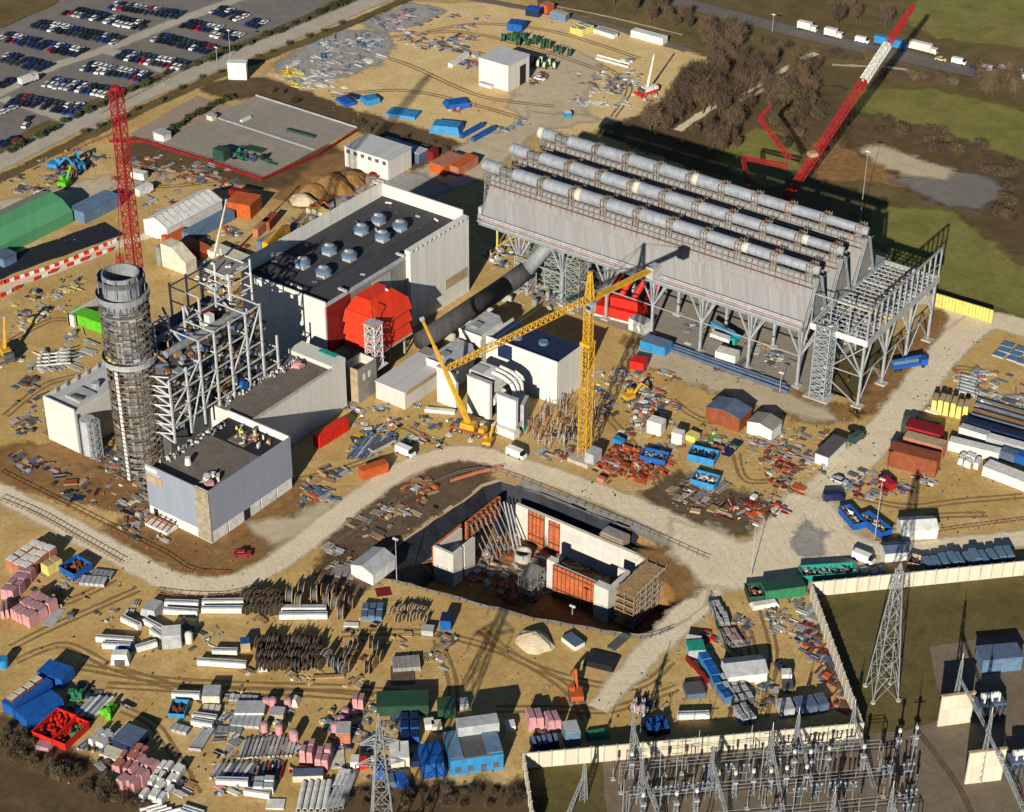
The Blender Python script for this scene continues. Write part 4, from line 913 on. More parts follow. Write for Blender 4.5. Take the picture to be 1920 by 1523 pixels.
# ================================================================ other buildings
def boxhouse(name,label,x0,x1,y0,y1,h,wall,roof,gable=0,axis='x',door=None,wins=0,cat='building',group=None,over=.25,doorc='black'):
    t=thing(name,label,cat,((x0+x1)/2,(y0+y1)/2,0),group)
    m=MB();m.box(x0,x1,y0,y1,0,h,wall)
    if gable:
        if axis=='x':
            ym=(y0+y1)/2
            for x,s in ((x0,1),(x1,-1)): m.add([(x,y0,h),(x,y1,h),(x,ym,h+gable)],[(0,2,1) if s>0 else (0,1,2)],wall)
        else:
            xm=(x0+x1)/2
            for y,s in ((y0,1),(y1,-1)): m.add([(x0,y,h),(x1,y,h),(xm,y,h+gable)],[(0,1,2) if s>0 else (0,2,1)],wall)
    m.build('wall',t)
    m=MB();o=over;k=.14
    if not gable: m.box(x0-o,x1+o,y0-o,y1+o,h+.01,h+.3,roof)
    elif axis=='x':
        ym=(y0+y1)/2;dz=gable*o*2/(y1-y0)
        for s,ye in ((1,y0-o),(-1,y1+o)):
            P=[(x0-o,ye,h-dz),(x1+o,ye,h-dz),(x1+o,ym,h+gable),(x0-o,ym,h+gable)]
            m.hexa([(a,b,c+.02) for a,b,c in P]+[(a,b,c+k+.02) for a,b,c in P],roof)
    else:
        xm=(x0+x1)/2;dz=gable*o*2/(x1-x0)
        for xe in (x0-o,x1+o):
            P=[(xe,y0-o,h-dz),(xe,y1+o,h-dz),(xm,y1+o,h+gable),(xm,y0-o,h+gable)]
            m.hexa([(a,b,c+.02) for a,b,c in P]+[(a,b,c+k+.02) for a,b,c in P],roof)
    m.build('roof',t)
    if door:
        m=MB();side,a,b,hh=door
        if side=='x': m.box(x1+.01,x1+.08,a,b,0,hh,doorc)
        else: m.box(a,b,y0-.08,y0-.01,0,hh,doorc)
        m.build('door',t)
    for i in range(wins):
        m=MB();w=(x1-x0)/wins;a=x0+w*(i+.25);m.box(a,a+w*.5,y0-.06,y0-.01,h*.72,h*.9,'dgrey');m.build('window',t)
    return t
boxhouse('workshop','white windowless workshop with pale roof alone in the far sand yard',-154.5,-140,172.5,187,10.8,corr,roofl,door=('x',180.5,184.5,8),wins=0)
t=thing('porch','low white porch box against the front of the far white workshop','porch',(-149,171,0));m=MB();m.box(-153,-147,170.6,172.4,0,1.2,'white');m.build('walls',t);m=MB();m.box(-153.2,-146.8,170.4,172.45,1.21,1.45,'lgrey');m.build('roof',t)
boxhouse('store_building','white flat store with a row of small windows beside the brown earth bank',-147.8,-127.6,81.2,94.8,7.8,corr,roofl,wins=6)
boxhouse('steel_shed','low grey shed with dark front just behind the white store with windows',-146,-127,98.5,103.5,4.0,'slate','lgrey')
t=boxhouse('storage_tent','long white storage tent with ribbed gable roof beside a blue box','white' and -168.2,-157.2,-1.0,26.0,5.6,'white','white',2.6,'y')if 0 else boxhouse('storage_tent','long white storage tent with ribbed gable roof beside the blue container',-168.2,-157.2,-1.0,26.0,5.4,'white','white',2.4,'y',cat='tent')
m=MB()
for i in range(11): y=-.8+i*2.65;m.beam((-168.3,y,5.5),(-162.7,y,8.05),.2,'lgrey');m.beam((-162.7,y,8.05),(-157.1,y,5.5),.2,'lgrey')
m.build('roof_ribs',t)
def hangar():
    t=thing('storage_hangar','green hangar with rounded roof at the left picture edge','hangar',(-204,-40,0))
    x0,x1,y0,y1=-214,-194.5,-75,-9;m=MB();P=[(x0,0),(x0,4.2),(x0+4.5,7.6),(x0+9.7,8.6),(x1-4.5,7.6),(x1,4.2),(x1,0)]
    V=[(x,y,z) for y in (y0,y1) for x,z in P];n=len(P);gc=panel('green_sheet',(.09,.3,.14),2.2,30,.55,0,.9,.06);gt=panel('green_roof_top',(.2,.23,.17),2.2,30,.6,0,.9,.06)
    for i in range(n-1): m.add([V[i],V[i+1],V[n+i+1],V[n+i]],[(0,1,2,3)],gt if i in (1,2) else gc)
    m.add(V[:n],[tuple(range(n))],'green');m.add(V[n:],[tuple(range(n-1,-1,-1))],'dgreen');m.build('shell',t)
    m=MB();m.box(x0+6,x1-6,y1+.01,y1+.1,0,6,'dgrey');m.build('door',t)
hangar()
boxhouse('site_shed','blue grey flat shed next to the end of the green hangar',-197,-190,-8,9,4.2,'gblue','gblue')
boxhouse('site_shed','small blue grey shed in front of the green hangar at the picture edge',-193.4,-188,-46,-40.5,3.2,'gblue','slate')
def wedgehouse():
    b=W(350,517);t=thing('pitched_gable_wall','white house end with one sloping edge behind the chimney','building',b)
    x,y=b.x,b.y
    m=MB();m.add([(x-11,y,0),(x,y,0),(x,y,4.5),(x-6,y,8.5),(x-11,y,8.5),(x-11,y+5,0),(x,y+5,0),(x,y+5,4.5),(x-6,y+5,8.5),(x-11,y+5,8.5)],[(0,1,2,3,4),(9,8,7,6,5),(0,5,6,1),(1,6,7,2),(2,7,8,3),(3,8,9,4),(4,9,5,0)],'cream');m.build('wall',t)
    m=MB();m.box(x-13,x-11.1,y-.5,y+6,0,7,'dconc');m.build('side_block',t)
wedgehouse()
t=thing('concrete_shelter','low grey concrete slab wall behind the lime green container','wall',W(160,575));p=W(135,600);m=MB();m.obox((p.x+2,p.y+9),(0,1),24,.8,0,4.2,concw);m.build('slab',t);m=MB();m.obox((p.x+3,p.y-2.6),(1,0),3,.8,0,4.2,concw);m.build('return_slab',t)
boxhouse('site_cabin','white cabin with grey roof slab on the left rim of the pit',*(lambda p:(p.x-9.5,p.x-2.2,p.y-.5,p.y+8.5))(W(715,1103)),3.6,'white','lgrey',1.3,'y',cat='cabin')
def W2(x,y): p=W(x,y);return p.x,p.y
def hutpx(name,label,p,L,Wd,h,wall,roof,g=0,axis='x',ang=0,cat='hut',**k):
    b=W(*p);t=boxhouse(name,label,-L/2,L/2,-Wd/2,Wd/2,h,wall,roof,g,axis,cat=cat,**k)
    t.location=(b.x,b.y,0);t.rotation_euler=(0,0,ang);return t
hutpx('site_hut','open fronted hut with grey roof and rust brown interior near the condenser',(1365,790),11,7,4.6,'rust','slate',1.2,'y',0)
hutpx('site_hut','white hut with sloping brown and white roof beside the open fronted rust hut',(1432,812),8,6,4,'white','dconc',1.0,'y',0)
hutpx('white_cabin','white cabin with dark grey roof standing on the edge of the east haul road',(1556,856),4,11,3.4,'white','dgrey',0,'x',0,cat='cabin')
hutpx('tool_shed','pale grey shed with two tone pitched roof beside the green fence in the south yard',(1394,1268),9.6,6.5,3.2,'white','lgrey',1.3,'x',.80,cat='shed')
hutpx('storage_shed','white rounded shed with pale blue roof beside the two blue skips',(1718,1000),9.5,6,3.2,'white','white',1.2,'x',.72,cat='shed')
hutpx('guard_hut','small white and blue hut by the south haul road above the perimeter wall',(1675,1045),6.2,4.5,3.2,'white','slate',.7,'x',.76,cat='hut')
hutpx('control_hut','flat switchyard hut with pale blue wall at the right picture edge',(1870,1248),10,5,4.2,'gblue','slate',0,'x',.76,cat='hut')
hutpx('pump_shed','small white kiosk with roof in shadow between the car park and the tan pad',(305,262),5.2,4,3.0,'white','lgrey',0,'x',0,cat='kiosk')
hutpx('white_gantry_box','white ribbed box standing on the edge of the access road',(447,147),7.5,3.6,7.0,'white','white',0,'x',.58,cat='box')
hutpx('road_kiosk','tiny cream kiosk at the corner of the concrete pad by the hedge',(397,226),3,2.4,2.2,'cream','lgrey',0,'x',0,cat='kiosk')
# ================================================================ walls, fences, barriers
def wallrun(label,a,b,h,w,mat,bay=3.0,name='perimeter_wall',pier='conc'):
    a=Vector((a[0],a[1],0));b=Vector((b[0],b[1],0));d=(b-a);L=d.length;d.normalize();t=thing(name,label,'wall',a)
    m=MB();c=(a+b)/2;m.obox((c.x,c.y),d,L,w,0,h,mat);m.build('panel_run',t)
    m=MB()
    for i in range(int(L/bay)+1):
        p=a+d*i*bay;m.obox((p.x,p.y),d,.3,w+.3,0,h+.12,pier)
    m.build('piers',t)
pw=[W(985,1441),W(1614,1384),W(1518,1119),W(1925,1078)]
dd=(pw[3]-pw[2]).normalized()
wallrun('cream precast perimeter wall in front of the substation gantries',pw[0],pw[1],4.6,.35,concp)
wallrun('perimeter wall running up the right side of the south yard in shadow',pw[1],pw[2],4.6,.35,concp)
wallrun('cream perimeter wall between the parked skips and the grass with the big pylon',pw[2]+dd*.3,pw[3]+dd*40,4.6,.35,concp)
wallrun('short wall leaving the picture at the bottom left corner of the substation',pw[0]-Vector((.2,.3,0)),W(1002,1575),4.6,.35,concp)
def fence(label,pts,h,col,post,step=3.0,name='mesh_fence',mesh=None,sub=4):
    c=spline(px(*pts),sub);t=thing(name,label,'fence',c[0]);m=MB();k=MB();acc_=0;last=None
    for a,b in zip(c,c[1:]):
        d=b-a
        for z in (h,h*.5): k.beam((a.x,a.y,z),(b.x,b.y,z),.09,col)
        n=max(1,round(d.length/step))
        for i in range(n):
            p=a.lerp(b,i/n);m.beam((p.x,p.y,0),(p.x,p.y,h+.1),.13,post)
    if mesh:
        for a,b in zip(c,c[1:]): k.add([(a.x,a.y,.05),(b.x,b.y,.05),(b.x,b.y,h*.8),(a.x,a.y,h*.8)],[(0,1,2,3)],mesh)
    m.build('posts',t);k.build('rails',t)
fence('low rust coloured fence along the upper edge of the left haul road',[(0,890),(60,920),(150,965),(240,1010),(310,1045),(360,1075),(430,1080)],1.1,'rust','brown',2.2)
fence('row of thin posts along the lower edge of the left haul road',[(0,940),(70,970),(150,1015),(230,1060)],1.4,'rust','dconc',1.6)
fence('post fence between the haul road bend and the white beams',[(290,1115),(350,1122),(420,1122),(480,1105)],1.3,'salmon','dconc',1.8)
fence('fence along the right lower edge of the haul road beside the pit',[(600,1040),(700,975),(800,915),(880,885),(950,893),(1080,945),(1200,995),(1330,1052)],1.1,'dconc','brown',2.6)
fence('orange mesh fence at the top corner of the pit',[(845,905),(900,888),(942,880)],1.2,'orange','salmon',1.5,mesh=C('salmon'))
fence('red mesh fence along the front edge of the concrete pad',[(205,268),(270,268),(380,302),(492,340),(600,292),(668,248)],1.6,'crane_red','dred',3,mesh=C('dred'),sub=1)
fence('dark green solid fence dividing the south yard in two',[(1328,1130),(1345,1180),(1372,1250),(1398,1330),(1408,1362)],2.0,'dgreen','dgreen',2.4,mesh=C('dgreen'))
fence('row of posts along the far side of the south haul road',[(1640,1018),(1720,1006),(1820,992),(1925,978)],1.0,'rust','dconc',1.7)
fence('rust coloured fence along the road beside the west yard',[(110,300),(160,275),(210,255)],1.4,'crane_red','dred',2.5)
fence('fence along the far side of the car park road',[(190,215),(330,142),(430,95),(540,45),(640,5)],1.6,'dconc','dgrey',4)
fence('wire fence along the lower rim of the pit',[(735,1092),(800,1110),(900,1138),(1000,1166),(1100,1182),(1200,1200),(1262,1182)],1.1,'slate','dgrey',2.6)
# red and white road barriers
bar={}
for nm,c in (('red','red'),('white','white')):
    m=MB();P=[(-1.05,-.32,0),(1.05,-.32,0),(1.05,.32,0),(-1.05,.32,0),(-1.05,-.12,1.15),(1.05,-.12,1.15),(1.05,.12,1.15),(-1.05,.12,1.15)];m.hexa(P,c);bar[nm]=m
rows=[([(6,533),(110,498),(214,455)],26,'kerb of the pale road beside the black liner'),([(6,556),(80,520),(150,492),(205,472)],15,'lower edge of the pale road beside the black liner')]
for pts,n,where in rows:
    c=spline(px(*pts),12);proto={}
    for i in range(n):
        f=i/(n-1)*(len(c)-1);a=c[int(f)];b=c[min(int(f)+1,len(c)-1)];p=a.lerp(b,f-int(f));d=c[min(int(f)+1,len(c)-1)]-c[max(int(f)-1,0)]
        if n==15 and i%4==3: continue
        k='white' if i%2 else 'red'
        if k not in proto: proto[k]=bar[k].build('road_barrier');o=proto[k]
        else: o=proto[k].copy();COL.objects.link(o)
        o.location=(p.x,p.y,.11);o.rotation_euler=(0,0,math.atan2(d.y,d.x));tag(o,f'{k} plastic barrier, {nth(i,n)} on the {where}','road barrier','red and white road barriers')
strip('black_liner_ground',px((-60,535),(5,502),(110,465),(215,428)),9.5,.09,membr,edge=.3)
strip('pale_service_road',px((-80,572),(5,540),(110,505),(215,462),(300,435)),4.8,.075,haul,edge=.2)
# ================================================================ substation
def raking_mast(label,b,ztop,foot,i):
    t=thing('gantry_mast',label,'mast',b,'substation lattice masts');p=Vector((b.x,b.y,0));e=p+Vector((0,0,ztop))
    m=MB();m.lattice(p,e,1.3,.4,10,.13,'steel',False);m.build('lattice_column',t)
    m=MB();m.beam(e,e+Vector((0,0,2.2)),.14,'white');m.build('spike',t)
    m=MB();f=Vector((foot.x,foot.y,0));m.lattice(f,p+Vector((0,0,ztop*.72)),.7,.4,10,.1,'steel',False);m.build('raking_strut',t)
def topz(b,tp):
    lo,hi=0,120
    return HTpx(b,tp)
def HTpx(b,tp):
    "height over site pixel b that reaches pixel row tp"
    g=W(*b);lo,hi=0.0,200.0
    for _ in range(40):
        mid=(lo+hi)/2
        # project
        q=Vector((g.x-270,g.y+400,mid-300));a,bb,c=q.dot(r3_),q.dot(u3_),q.dot(f3_)
        if 761.5-F*bb/c>tp: lo=mid
        else: hi=mid
    return lo
r3_,u3_,f3_=rotv(RV),rotv(UV),rotv(fw)
MS=[((1785,1352),1239,(1908,1476),'tallest lattice mast above the upper firewall'),((1836,1466),1340,(1925,1530),'lattice mast in front of the lower firewall'),
 ((1094,1500),1433,(1060,1540),'leftmost lattice mast of the substation'),((1184,1436),1337,(1235,1530),'lattice mast overlapping the perimeter wall under the pink pallets'),
 ((1200,1505),1424,(1250,1570),'lattice mast second from the left of the substation'),((1490,1410),1340,(1530,1500),'lattice mast close under the wall with white breaker beside it'),
 ((1440,1455),1369,(1470,1530),'lattice mast in the middle of the substation rows'),((1595,1383),1325,(1640,1480),'lattice mast at the right end of the perimeter wall'),
 ((1662,1560),1478,(1720,1640),'lattice mast cut by the bottom edge under the track'),((1556,1560),1488,(1600,1650),'lattice mast cut by the bottom edge beside the white breakers'),((1330,1490),1400,(1370,1560),'lattice mast left of the middle rows of the substation')]
for i,(b,tp,f,lb) in enumerate(MS): raking_mast('grey '+lb,W(*b),HTpx(b,tp),W(*f),i)
def pylon(label,c,half,z,hz,arms=(),name='transmission_pylon'):
    t=thing(name,label,'pylon',c);c=Vector((c.x,c.y,0));rz=.76
    def R2(x,y,zz): return Vector((c.x+x*math.cos(rz)-y*math.sin(rz),c.y+x*math.sin(rz)+y*math.cos(rz),zz))
    lv=[0,7,13,18.5,23.5,28,32,36,z];hw=[half*(1-.78*min(1,l/(z*.95)))for l in lv]
    m=MB();rings=[[R2(a*h,b*h,l) for a,b in ((-1,-1),(1,-1),(1,1),(-1,1))] for l,h in zip(lv,hw)]
    for i in range(len(lv)-1):
        for k in range(4):
            k2=(k+1)%4;m.beam(rings[i][k],rings[i+1][k],.24,'steel')
            for a,b in ((rings[i][k],rings[i+1][k2]),(rings[i][k2],rings[i+1][k])): m.beam(a,b,.12,'steel')
            m.beam(rings[i+1][k],rings[i+1][k2],.11,'steel')
            mid=(rings[i][k]+rings[i][k2])/2;mm=(rings[i+1][k]+rings[i+1][k2])/2
            if i==0: m.beam(rings[1][k].lerp(rings[1][k2],.5),rings[0][k].lerp(rings[1][k],.4),.14,'galv')
    m.build('lattice_body',t)
    for k in range(4):
        m=MB();q=rings[0][k];m.cyl((q.x,q.y,0),(q.x,q.y,.5),.6,'conc',10);m.build('footing',t)
    for za,l in arms:
        m=MB()
        for s in (-1,1):
            for o in (-.5,.5):
                m.beam(R2(s*.8,o,za),R2(s*l,0,za+.3),.2,'steel');m.beam(R2(s*.8,o,za+2),R2(s*l,0,za+.3),.18,'galv')
            m.cyl(R2(s*l,0,za+.2),R2(s*l,0,za-2.5),.14,'dgreen',6)
        m.build('cross_arm',t)
    m=MB();m.lattice(R2(0,0,z),R2(0,0,hz),hw[-1]*1.4,.15,3,.16,'steel');m.build('peak',t)
P=[W(*q) for q in ((1634,1320),(1682,1318),(1670,1283),(1627,1282))]
pylon('big grey lattice pylon standing on the grass behind the perimeter wall',sum(P,Vector((0,0,0)))/4,3.1,37,39)
pylon('grey lattice pylon cut off by the bottom picture edge among the blue skips',W(722,1650),3.4,40,HTpx((722,1650),1338),((33,5),(38.5,4)))
# posts, insulators and busbars
pm=[];m=MB();m.beam((0,0,0),(0,0,3.4),.22,'steel');m.box(-.5,.5,-.5,.5,0,.3,'conc');m.cyl((0,0,3.4),(0,0,5.6),.2,'dconc',8)
for i in range(5): m.cyl((0,0,3.6+i*.4),(0,0,3.72+i*.4),.36,'brown',8)
pm.append(m)
m=MB();m.lattice((0,0,0),(0,0,4.2),.9,.7,3,.12,'galv',False);m.box(-.6,.6,-.6,.6,4.2,4.6,'lgrey');m.cyl((0,0,4.6),(0,0,6.8),.24,'dgrey',8);m.cyl((0,0,6.8),(0,0,7.6),.4,'white',8);pm.append(m)
m=MB()
for s in (-.8,.8): m.beam((s,0,0),(s,0,3.2),.16,'steel')
m.beam((-1.2,0,3.2),(1.2,0,3.2),.3,'steel')
for s in (-.9,0,.9): m.cyl((s,0,3.3),(s*1.3,0,5.2),.17,'slate',8);m.cyl((s*1.3,0,5.2),(s*1.3,0,5.5),.28,'lgrey',8)
pm.append(m)
m=MB();m.beam((0,0,0),(0,0,9),.18,'steel');m.beam((0,0,9),(0,0,12.5),.1,'lgrey');m.beam((-1.3,0,8.6),(1.3,0,8.6),.15,'steel');pm.append(m)
protos=[];names=('insulator_post','circuit_breaker','disconnector','support_post');k=0
e1=(pw[1]-pw[0]).normalized();e2=Vector((-e1.y,e1.x,0));e2=-e2 if e2.y>0 else e2
o=W(1150,1462)
cat_=('insulator','breaker','switch','post')
for r in range(10):
    for c in range(19):
        q=o+e1*(c*3.9+R.uniform(-.5,.5)+(r%3)*1.2)+e2*(r*4.4+R.uniform(-.5,.5))
        if R.random()<.12: continue
        cc=q-Vector((270,-400,300));z=cc.dot(f3_);X=960+F*cc.dot(r3_)/z;Y=761.5-F*cc.dot(u3_)/z
        if Y>1545 or X>1720 or X<1080: continue
        kind=(0,0,2,1,0,2,0,0,2,1)[(r+c//5)%10] if R.random()<.66 else R.choice((0,1,2,3,3,3))
        lb=f'{("brown insulator post","grey breaker with white cap","three pole disconnector","tall thin grey post")[kind]} {ORD[c]} from the left in the {ORD[r]} substation row'
        if kind not in [p_[0] for p_ in protos]: ob=pm[kind].build(names[kind]);protos.append((kind,ob))
        else: ob=[p_[1] for p_ in protos if p_[0]==kind][0].copy();COL.objects.link(ob)
        ob.location=(q.x,q.y,.08);ob.rotation_euler=(0,0,.76);tag(ob,lb,cat_[kind],'substation apparatus')
for r in range(0,9,2):
    m=MB()
    a=o+e1*1+e2*(r*4.4+1.5);b=a+e1*60
    for j in range(3):
        s=e2*j*1.1;m.cyl((a+s)+Vector((0,0,6.2)),(b+s)+Vector((0,0,6.2)),.06,'steel',6)
    for f in (0,.25,.5,.75,1):
        p=a.lerp(b,f);m.beam(p,p+Vector((0,0,6.2)),.16,'steel');q=p+e2*2.2;m.beam(q,q+Vector((0,0,6.2)),.16,'steel');m.beam(p+Vector((0,0,6.05)),q+Vector((0,0,6.05)),.16,'steel')
    ob=m.build('busbar_run');tag(ob,f'{ORD[r//2]} set of overhead grey busbars from the perimeter wall','busbar','substation busbars')
# transformer bays
for k,(bl,br,tp,lb) in enumerate((((1757,1362),(1818,1354),1297,'upper'),((1808,1470),(1876,1462),1402,'lower'))):
    p,q=W(*bl),W(*br);h=HTpx(bl,tp)*.86;d=(q-p).normalized();n=Vector((-d.y,d.x,0));t=thing('blast_wall',f'{lb} cream firewall of the substation transformers at the right','wall',p,'substation firewalls')
    c=(p+q)/2;m=MB();m.obox((c.x,c.y),d,(q-p).length,.5,0,h,concp);m.build('slab',t)
    m=MB();m.obox((c.x,c.y),d,(q-p).length+.4,.7,h+.01,h+.3,'tan');m.build('coping',t)
    c=q+d*5.5+n*2.0;t=thing('power_transformer',f'{lb} dark transformer with white conservator tank beside the {lb} cream firewall','transformer',c,'substation transformers')
    m=MB();m.obox((c.x,c.y),d,6.5,3.4,.4,4.2,'slate');m.build('tank',t)
    for i in range(5):
        m=MB();g=c+d*(-2.6+i*1.3)-n*2.4;m.obox((g.x,g.y),d,.5,1.3,.8,3.8,'dgrey');m.build('radiator',t)
    m=MB();a=c-d*2.2+n*.4;m.cyl((a.x,a.y,5.3),(a.x+d.x*4.2,a.y+d.y*4.2,5.3),.75,'white',12);m.build('conservator',t)
    for i in range(3):
        m=MB();g=c+d*(-1.8+i*1.8)-n*.6;m.cyl((g.x,g.y,4.2),(g.x,g.y,6.6),.3,'white',8,.15);m.build('bushing',t)
# ================================================================ yard goods
def edge(p1,p2,depth):
    a,b=W(*p1),W(*p2);d=b-a;L=d.length;d.normalize();n=Vector((-d.y,d.x,0));return (a+b)/2+n*depth/2,d,n,L
def container(label,p1,p2,depth,h,col,cat='container',name='shipping_container',end=1,side=None,top=None,group=None):
    h*=1.18
    c,d,n,L=edge(p1,p2,depth);t=thing(name,label,cat,c,group);rz=math.atan2(d.y,d.x)
    t.rotation_euler=(0,0,rz);t.location=c
    def part(m,nm):
        o=m.build(nm);o.parent=t;return o
    m=MB();m.box(-L/2,L/2,-depth/2,depth/2,.12,h,col)
    along=L>=depth;k=int(max(L,depth)/.55);cc=side or col
    for i in range(k):
        if along:
            x=-L/2+.2+i*(L-.4)/max(1,k-1)
            for s in (-1,1): m.box(x-.11,x+.11,s*depth/2-.07,s*depth/2+.07,.3,h-.15,cc)
        else:
            y=-depth/2+.2+i*(depth-.4)/max(1,k-1)
            for s in (-1,1): m.box(s*L/2-.07,s*L/2+.07,y-.11,y+.11,.3,h-.15,cc)
    part(m,'body')
    m=MB();m.box(-L/2-.03,L/2+.03,-depth/2-.03,depth/2+.03,h+.01,h+.12,top or col);part(m,'roof')
    for s in (-1,1):
        m=MB()
        if along: m.box(end*L/2+(.02 if end>0 else -.1),end*L/2+(.1 if end>0 else -.02),(s-1)*depth/4+.12 if s<0 else .04,(-.04 if s<0 else depth/2-.12),.3,h-.15,cc)
        else: m.box((-L/2+.12 if s<0 else .04),(-.04 if s<0 else L/2-.12),-depth/2-.1,-depth/2-.02,.3,h-.15,cc)
        part(m,'door')
    return t
def skip(label,p1,p2,depth,h,col,load=None,cat='skip',name='open_skip',group=None):
    c,d,n,L=edge(p1,p2,depth);t=thing(name,label,cat,c,group,math.atan2(d.y,d.x));k=.14;tp=.25
    def part(m,nm): o=m.build(nm);o.parent=t
    m=MB();a,b=L/2,depth/2
    m.box(-a,a,-b,-b+k,.1,h,col);m.box(-a,a,b-k,b,.1,h,col);m.box(-a,-a+k,-b+k,b-k,.1,h,col);m.box(a-k,a,-b+k,b-k,.1,h,col);m.box(-a+k,a-k,-b+k,b-k,.1,.3,'dgrey');part(m,'shell')
    m=MB();m.box(-a-.1,a+.1,-b-.1,-b,h-.3,h+.05,col);m.box(-a-.1,a+.1,b,b+.1,h-.3,h+.05,col);m.box(-a-.1,-a,-b,b,h-.3,h+.05,col);m.box(a,a+.1,-b,b,h-.3,h+.05,col);part(m,'rim')
    if load:
        m=MB()
        for i in range(int(L*depth*.8)+4):
            x,y=R.uniform(-a+.5,a-.5),R.uniform(-b+.5,b-.5);m.obox((x,y),(R.uniform(-1,1),1),R.uniform(.4,1.5),R.uniform(.2,.7),.31,h*R.uniform(.5,.95),R.choice(load))
        part(m,'load')
def box(name,cat,label,p1,p2,depth,h,col,group=None,top=None,z=0,tap=0.0,bands=None):
    c,d,n,L=edge(p1,p2,depth);m=MB();m.obox((0,0),(1,0),L,depth,.06,h,col,tap)
    if top: m.obox((0,0),(1,0),L-2*tap-.1,depth-2*tap-.1,h+.01,h+.1,top)
    if bands:
        k=max(2,int(L/1.2))
        for i in range(k+1): x=-L/2+i*L/k;m.box(x-.08,x+.08,-depth/2-.05,depth/2+.05,.05,h+.06,bands)
    return single(name,m,label,cat,(c.x,c.y,z),group,math.atan2(d.y,d.x))
def bales(name,cat,where,p1,p2,depth,nx,ny,h,col,top=None,group=None,layers=1,gap=.12,word='bale',jit=.12):
    h*=1.3 if name in('insulation_bale','bulk_bag','dark_cabinet') else 1.1
    c,d,n,L=edge(p1,p2,depth);a=W(*p1);w=L/nx;e=depth/ny;rz=math.atan2(d.y,d.x);pro=None
    rowname=lambda j: 'only' if ny==1 else ('front' if j==0 else ('back' if j==ny-1 else ORD[j]))
    for j in range(ny):
        for i in range(nx):
            if pro is None:
                m=MB();m.obox((0,0),(1,0),w-gap,e-gap,.14,h,col,.1);m.obox((0,0),(1,0),w-gap,e-gap,0,.13,'wood')
                if top: m.obox((0,0),(1,0),w-gap-.3,e-gap-.3,h+.005,h+.09,top,.05)
                for z in (.35,.7): m.obox((0,0),(1,0),w-gap-.05,e-gap-.05,h*z,h*z+.08,col)
                pro=o=m.build(name)
            else: o=pro.copy();COL.objects.link(o)
            q=a+d*(w*(i+.5)+R.uniform(-jit,jit))+n*(e*(j+.5)+R.uniform(-jit,jit));o.location=(q.x,q.y,.06);o.rotation_euler=(0,0,rz+R.uniform(-.06,.06))
            s=R.uniform(.82,1.08);o.scale=(1,1,s)
            rw='' if ny==1 else f' in the {rowname(j)} row'
            pl='' if nx==1 else f'{nth(i,nx)} '
            if nx==1 and ny==1: tag(o,f'{where}',cat,group)
            else: tag(o,f'{pl}{word}{rw} of {where}',cat,group)
def pipes(name,cat,where,s0,e0,s1,n,r,col,group=None,z=0,sq=False,word='pipe',cols=None):
    a,b,c=W(*s0),W(*e0),W(*s1);L=(b-a).length;d=(b-a).normalized();pr={}
    for i in range(n):
        k=(cols[i%len(cols)] if cols else col);q=a.lerp(c,i/max(1,n-1))
        if k not in pr:
            m=MB()
            if sq: m.box(0,L,-r,r,0,2*r,k);m.box(.2,.5,-r-.03,r+.03,0,2*r+.03,'dgrey');m.box(L-.5,L-.2,-r-.03,r+.03,0,2*r+.03,'dgrey')
            else: m.cyl((0,0,r),(L,0,r),r,k,10,caps=True);m.cyl((-.01,0,r),(.0,0,r),r*.8,'black',10)
            pr[k]=o=m.build(name,None,False)
        else: o=pr[k].copy();COL.objects.link(o)
        o.location=(q.x,q.y,.07+z);o.rotation_euler=(0,0,math.atan2(d.y,d.x)+R.uniform(-.015,.015));o.scale=(R.uniform(.9,1.04),1,1)
        tag(o,f'{nth(i,n)} {word} of {where}' if n>1 else where,cat,group)
GB='white box beams laid out on the yard'
WBM=[((309,1140),(372,1142),'rear of the two beams by the barriers left of the pair of long beams'),((307,1154),(370,1158),'front one of the two beams nearest the grey tarped box'),
 ((379,1139),(457,1138),'rear beam beside the cable drums north cluster'),((378,1152),(458,1152),'front beam just left of the cable drums cluster'),
 ((527,1151),(612,1151),'rear beam lying in front of the big drums'),((524,1164),(614,1163),'front beam lying before the big drums, longest of all'),
 ((226,1168),(259,1184),'short slanted beam at the left end of the group'),((268,1172),(311,1195),'slanted beam right of the short slanted one'),((280,1190),(300,1204),'short stub beside the slanted beam'),
 ((180,1206),(250,1211),'long beam left of the white shell'),((192,1219),(245,1221),'cream beam tucked behind the white shell'),((258,1226),(296,1215),'beam angled up to the grey box'),
 ((370,1250),(461,1256),'long beam alone below the blue topped crate'),((398,1231),(445,1232),'short beam behind the long lone beam'),((405,1475),(465,1477),'beam under the left rack of grey bars'),
 ((457,1494),(505,1501),'thin beam below the white crate stack'),((360,1352),(405,1358),'beam left of the slab stack'),((358,1363),(398,1370),'lower beam left of the slab stack'),((322,1312),(374,1314),'beam at the back of the blue tray'),((1270,1352),(1330,1350),'thin beam along the wall by the blue tarps'),((872,802),(912,806),'beam beside the yellow mobile crane')]
for a,b,lb in WBM:
    c,d,n,L=edge(a,b,1.5);t=thing('box_beam','white '+lb,'beam',c,GB,math.atan2(d.y,d.x))
    m=MB();m.box(-L/2,L/2,-.72,.72,.25,1.75,'white');o=m.build('girder');o.parent=t
    m=MB();m.box(-L/2+.1,L/2-.1,-.14,.14,1.76,1.83,'slate');o=m.build('slot');o.parent=t
    for s in (-.7,.7):
        m=MB();m.box(s*L/2-.2,s*L/2+.2,-.9,.9,0,.24,'wood');o=m.build('bearer');o.parent=t
